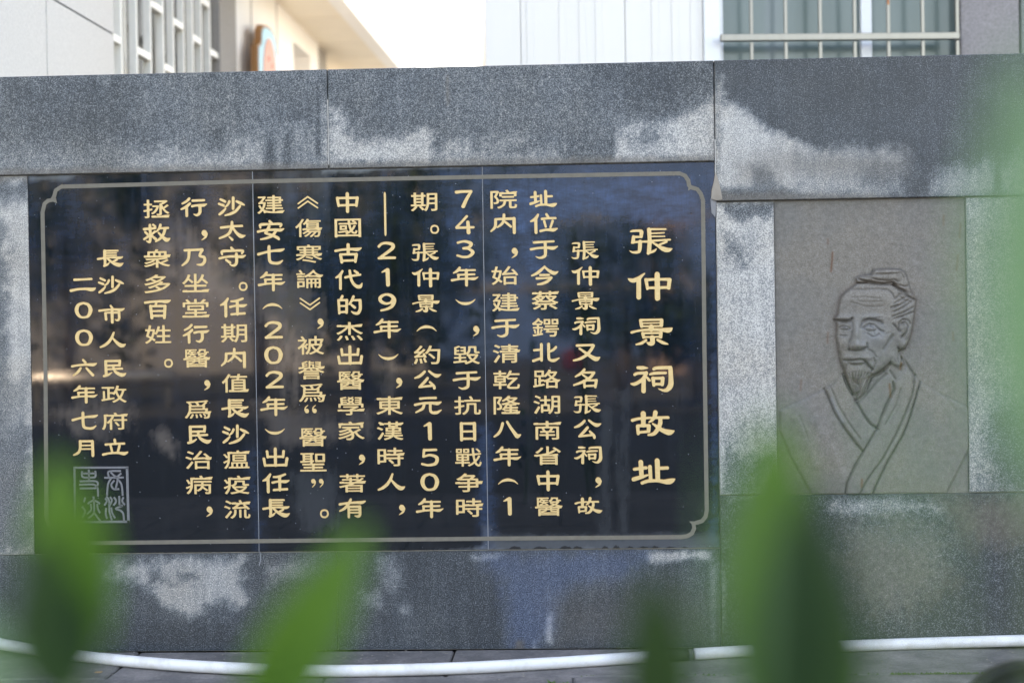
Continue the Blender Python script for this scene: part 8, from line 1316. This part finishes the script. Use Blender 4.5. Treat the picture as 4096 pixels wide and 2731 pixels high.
M_RAIL, nt, b = new_mat('pale_steel_tube'); b.inputs['Base Color'].default_value = (.95, .86, .76, 1); b.inputs['Metallic'].default_value = .9; b.inputs['Roughness'].default_value = .32
rz_ = wp(300, 1515, 19).z; tube('top_tube', [(LW.x, -19.1, rz_), ((LW.x + LW2.x)/2, -19.1, rz_), (LW2.x, -19.1, rz_)], .13, M_RAIL, rail, 24)  # tube added to give the plaque its bright sunlit band
for k in range(5): x = LW.x + .1 + (LW2.x - LW.x - .2) * k / 4; box('post', x - .04, x + .04, 19.05, 19.15, 0, wp(300, 1552, 19).z, M_STEEL, rail)
rb = wp(2290, 1440, 15); rl = empty('red_lantern', (rb.x, -15, 0), 'red lantern on a thin pole across the road', 'lantern')
tube('pole', [(rb.x + .12, -15, 0), (rb.x + .12, -15, rb.z + .5)], .02, M_BLKP, rl, 6); tube('lantern_body', [(rb.x, -15, rb.z - .17), (rb.x, -15, rb.z - .1), (rb.x, -15, rb.z + .1), (rb.x, -15, rb.z + .17)], [.06, .15, .15, .06], M_REDP, rl, 12)
tube('hook_arm', [(rb.x + .12, -15, rb.z + .4), (rb.x, -15, rb.z + .3), (rb.x, -15, rb.z + .17)], .01, M_BLKP, rl, 5)

# ---------------------------------------------------------------- plants close to the lens
M_LEAFA = leaf_mat("shrub_leaf_light", (.040, .125, .014), (.062, .175, .02), .35)
M_LEAFB = leaf_mat("shrub_leaf_dark", (.008, .034, .012), (.014, .052, .014), .2)
M_LEAFC = leaf_mat("shrub_leaf_blue", (.12, .25, .12), (.16, .32, .17), .4)
M_STEM = simple("green_stem", (.07, .12, .03), .6)
def leaf(name, P0, P1, width, mat, parent, bend=.08, side=None):
    d = P1 - P0; L = d.length; t = d.normalized(); view = (CAM - (P0 + P1) / 2).normalized() if side is None else side
    s = t.cross(view).normalized(); nrm = s.cross(t).normalized(); V = []; Fc = []; n = 14
    for i in range(n + 1):
        u = i / n; w = width * .5 * (math.sin(math.pi * min(1, u * .92 + .04))**.75) * (1 - .35 * u) / .82
        c = P0 + d * u + nrm * (-bend * L * (u - .5)**2 * 2)
        V += [c - s * w + nrm * w * .28, c, c + s * w + nrm * w * .28]
    for i in range(n): k = 3*i; Fc += [(k, k+1, k+4, k+3), (k+1, k+2, k+5, k+4)]
    return mesh(name, V, Fc, mat, parent, True)
def shrub(label, foot, leaves, extra=8, seed=1, stems_at=None):
    t = empty('shrub', foot, label, 'shrub', 'leafy shrubs standing close in front of the camera'); r0 = random.Random(seed)
    for (tx, ty, bx, by, wpx, dist, mat, bend) in leaves:
        P1 = dp(tx, ty, dist); P0 = dp(bx, by, dist * 1.03); leaf('leaf', P0, P1, wpx * dist / FPX, mat, t, bend)
        mid = Vector((foot[0] + (P0.x - foot[0]) * .6, foot[1] + (P0.y - foot[1]) * .6, P0.z * .55))
        tube('stem', smooth_path([Vector(foot), mid, P0], 5), [.006] * 5 + [.004] * 5 + [.0025], M_STEM, t, 6)
    for i in range(extra):
        a = r0.random() * 6.28; z = r0.uniform(.25, .85); b0 = Vector((foot[0] + math.cos(a)*.03, foot[1] + math.sin(a)*.03, z)); L = r0.uniform(.10, .17)
        leaf('leaf', b0, b0 + Vector((math.cos(a)*L, math.sin(a)*L, L*.5)), .035, r0.choice([M_LEAFA, M_LEAFB]), t, .2, Vector((0,0,1)))
    return t
def foot_at(px, dist): p = dp(px, 2600, dist); return (p.x, p.y, 0)
A, B_, C_ = M_LEAFA, M_LEAFB, M_LEAFC
shrub('leafy shrub in front of the left end of the plaque, nearest the lower left corner', foot_at(300, 1.0),
      [(225,1830,300,2720,360,.78,A,.06),(150,2160,260,2800,320,.76,B_,.05),(400,2010,330,2600,190,.76,A,.05),(-190,2400,-60,2950,260,.50,C_,.1)], 9, 3)
shrub('shrub with one long slanting leaf below the middle of the plaque', foot_at(1000, .95),
      [(1450,2110,980,2960,320,.78,A,.12),(1230,2450,900,3000,180,.80,B_,.1)], 8, 5)
shrub('dark shrub with tall leaves in front of the right pier below the portrait', foot_at(3100, .85),
      [(3085,1660,3130,2950,470,.64,A,.05),(3230,1960,3250,3050,440,.63,B_,.05),(3390,2330,3330,3000,250,.68,A,.08),(2615,2290,2650,2980,300,.72,B_,.04),(2990,2250,3080,2950,260,.66,C_,.05)], 8, 8)
shrub('very near shrub at the right edge with pale blurred leaves', foot_at(4250, .5),
      [(4150,200,4230,2000,560,.38,C_,.06),(3560,1450,3720,2400,110,.33,C_,.05),(4280,350,4380,2000,90,.45,C_,.1),(2960,1750,2930,2950,60,.36,C_,.05)], 6, 11)

# ---------------------------------------------------------------- scooter whose mirror peeps into the lower right corner
sc_p = dp(4075, 2760, 3.2)
sco = empty('motor_scooter', (sc_p.x, sc_p.y, 0), 'dark parked scooter, only its rounded mirror showing in the lower right corner', 'scooter')
M_BLKS = simple("black_plastic", (.003, .004, .006), .42, .3, spec=.25); M_MIRR, nt, b = new_mat("mirror_glass"); b.inputs['Base Color'].default_value = (.75, .82, .85, 1); b.inputs['Metallic'].default_value = 1; b.inputs['Roughness'].default_value = .06
def disc(name, c, rx, rz, th, mat, par, tilt=0, n=28, dome=.0, yo=0):
    V = []; Fc = []
    for r_, y in ((1, 0), (1.0, th), (.88, th + dome)):
        for k in range(n):
            a = 2*math.pi*k/n; e = 1 + .10*math.cos(2*a) ; x = rx*r_*math.cos(a)*e; z = rz*r_*math.sin(a)
            V.append(c + Vector((x*math.cos(tilt) - z*math.sin(tilt), -(y) + yo, x*math.sin(tilt) + z*math.cos(tilt))))
    for q in (0, 1):
        for k in range(n): k2 = (k+1) % n; Fc.append((q*n+k, q*n+k2, (q+1)*n+k2, (q+1)*n+k))
    Fc += [tuple(range(n)), tuple(range(3*n-1, 2*n-1, -1))]
    return mesh(name, V, Fc, mat, par, False)
mc = dp(4085, 2850, 3.2)
hs = disc('mirror_housing', mc + Vector((0, .03, 0)), .140, .112, .03, M_BLKS, sco, .3, dome=.004)
disc('mirror_glass', mc + Vector((.016, -.004, .014)),   .078, .064, .028, M_MIRR, sco, .3, dome=.0)
hb = mc + Vector((.12, .05, -.26))
tube('mirror_stalk', smooth_path([mc + Vector((.03, .02, -.06)), mc + Vector((.07, .04, -.16)), hb], 5), .006, M_BLKS, sco, 8)
tube('handlebar', [hb + Vector((-.14, 0, 0)), hb + Vector((.1, 0, .03)), hb + Vector((.4, 0, .03)), hb + Vector((.62, 0, 0))], .016, M_BLKS, sco, 10)
tube('steering_column', [hb + Vector((.24, 0, .02)), Vector((hb.x + .24, hb.y + .12, .45)), Vector((hb.x + .24, hb.y + .22, .26))], [.045, .07, .05], M_BLKS, sco, 10)
def wheel(cx, cy, r):
    pts = [Vector((cx, cy + r*math.cos(a), r + .045 + r*math.sin(a))) for a in np.linspace(0, 2*math.pi, 25)]
    w = tube('wheel', pts, .045, M_BLKP, sco, 8); rim = [Vector((cx, cy + (r-.05)*math.cos(a), r + .045 + (r-.05)*math.sin(a))) for a in np.linspace(0, 2*math.pi, 25)]
    q = tube('rim', rim, .02, M_STEEL, w, 6)
wheel(hb.x + .24, hb.y + .25, .19); wheel(hb.x + .24, hb.y - .95, .19)
box('leg_shield', hb.x + .02, hb.x + .46, -(hb.y + .08), -(hb.y + .04), .3, .88, M_BLKS, sco, bev=.015)
box('floor_board', hb.x + .08, hb.x + .40, -(hb.y + .06), -(hb.y - .4), .28, .33, M_BLKS, sco, bev=.015)
box('seat_body', hb.x + .08, hb.x + .40, -(hb.y - .4), -(hb.y - 1.1), .3, .66, M_BLKS, sco, bev=.06)
box('seat', hb.x + .09, hb.x + .39, -(hb.y - .38), -(hb.y - 1.08), .66, .76, M_BLKP, sco, bev=.035)
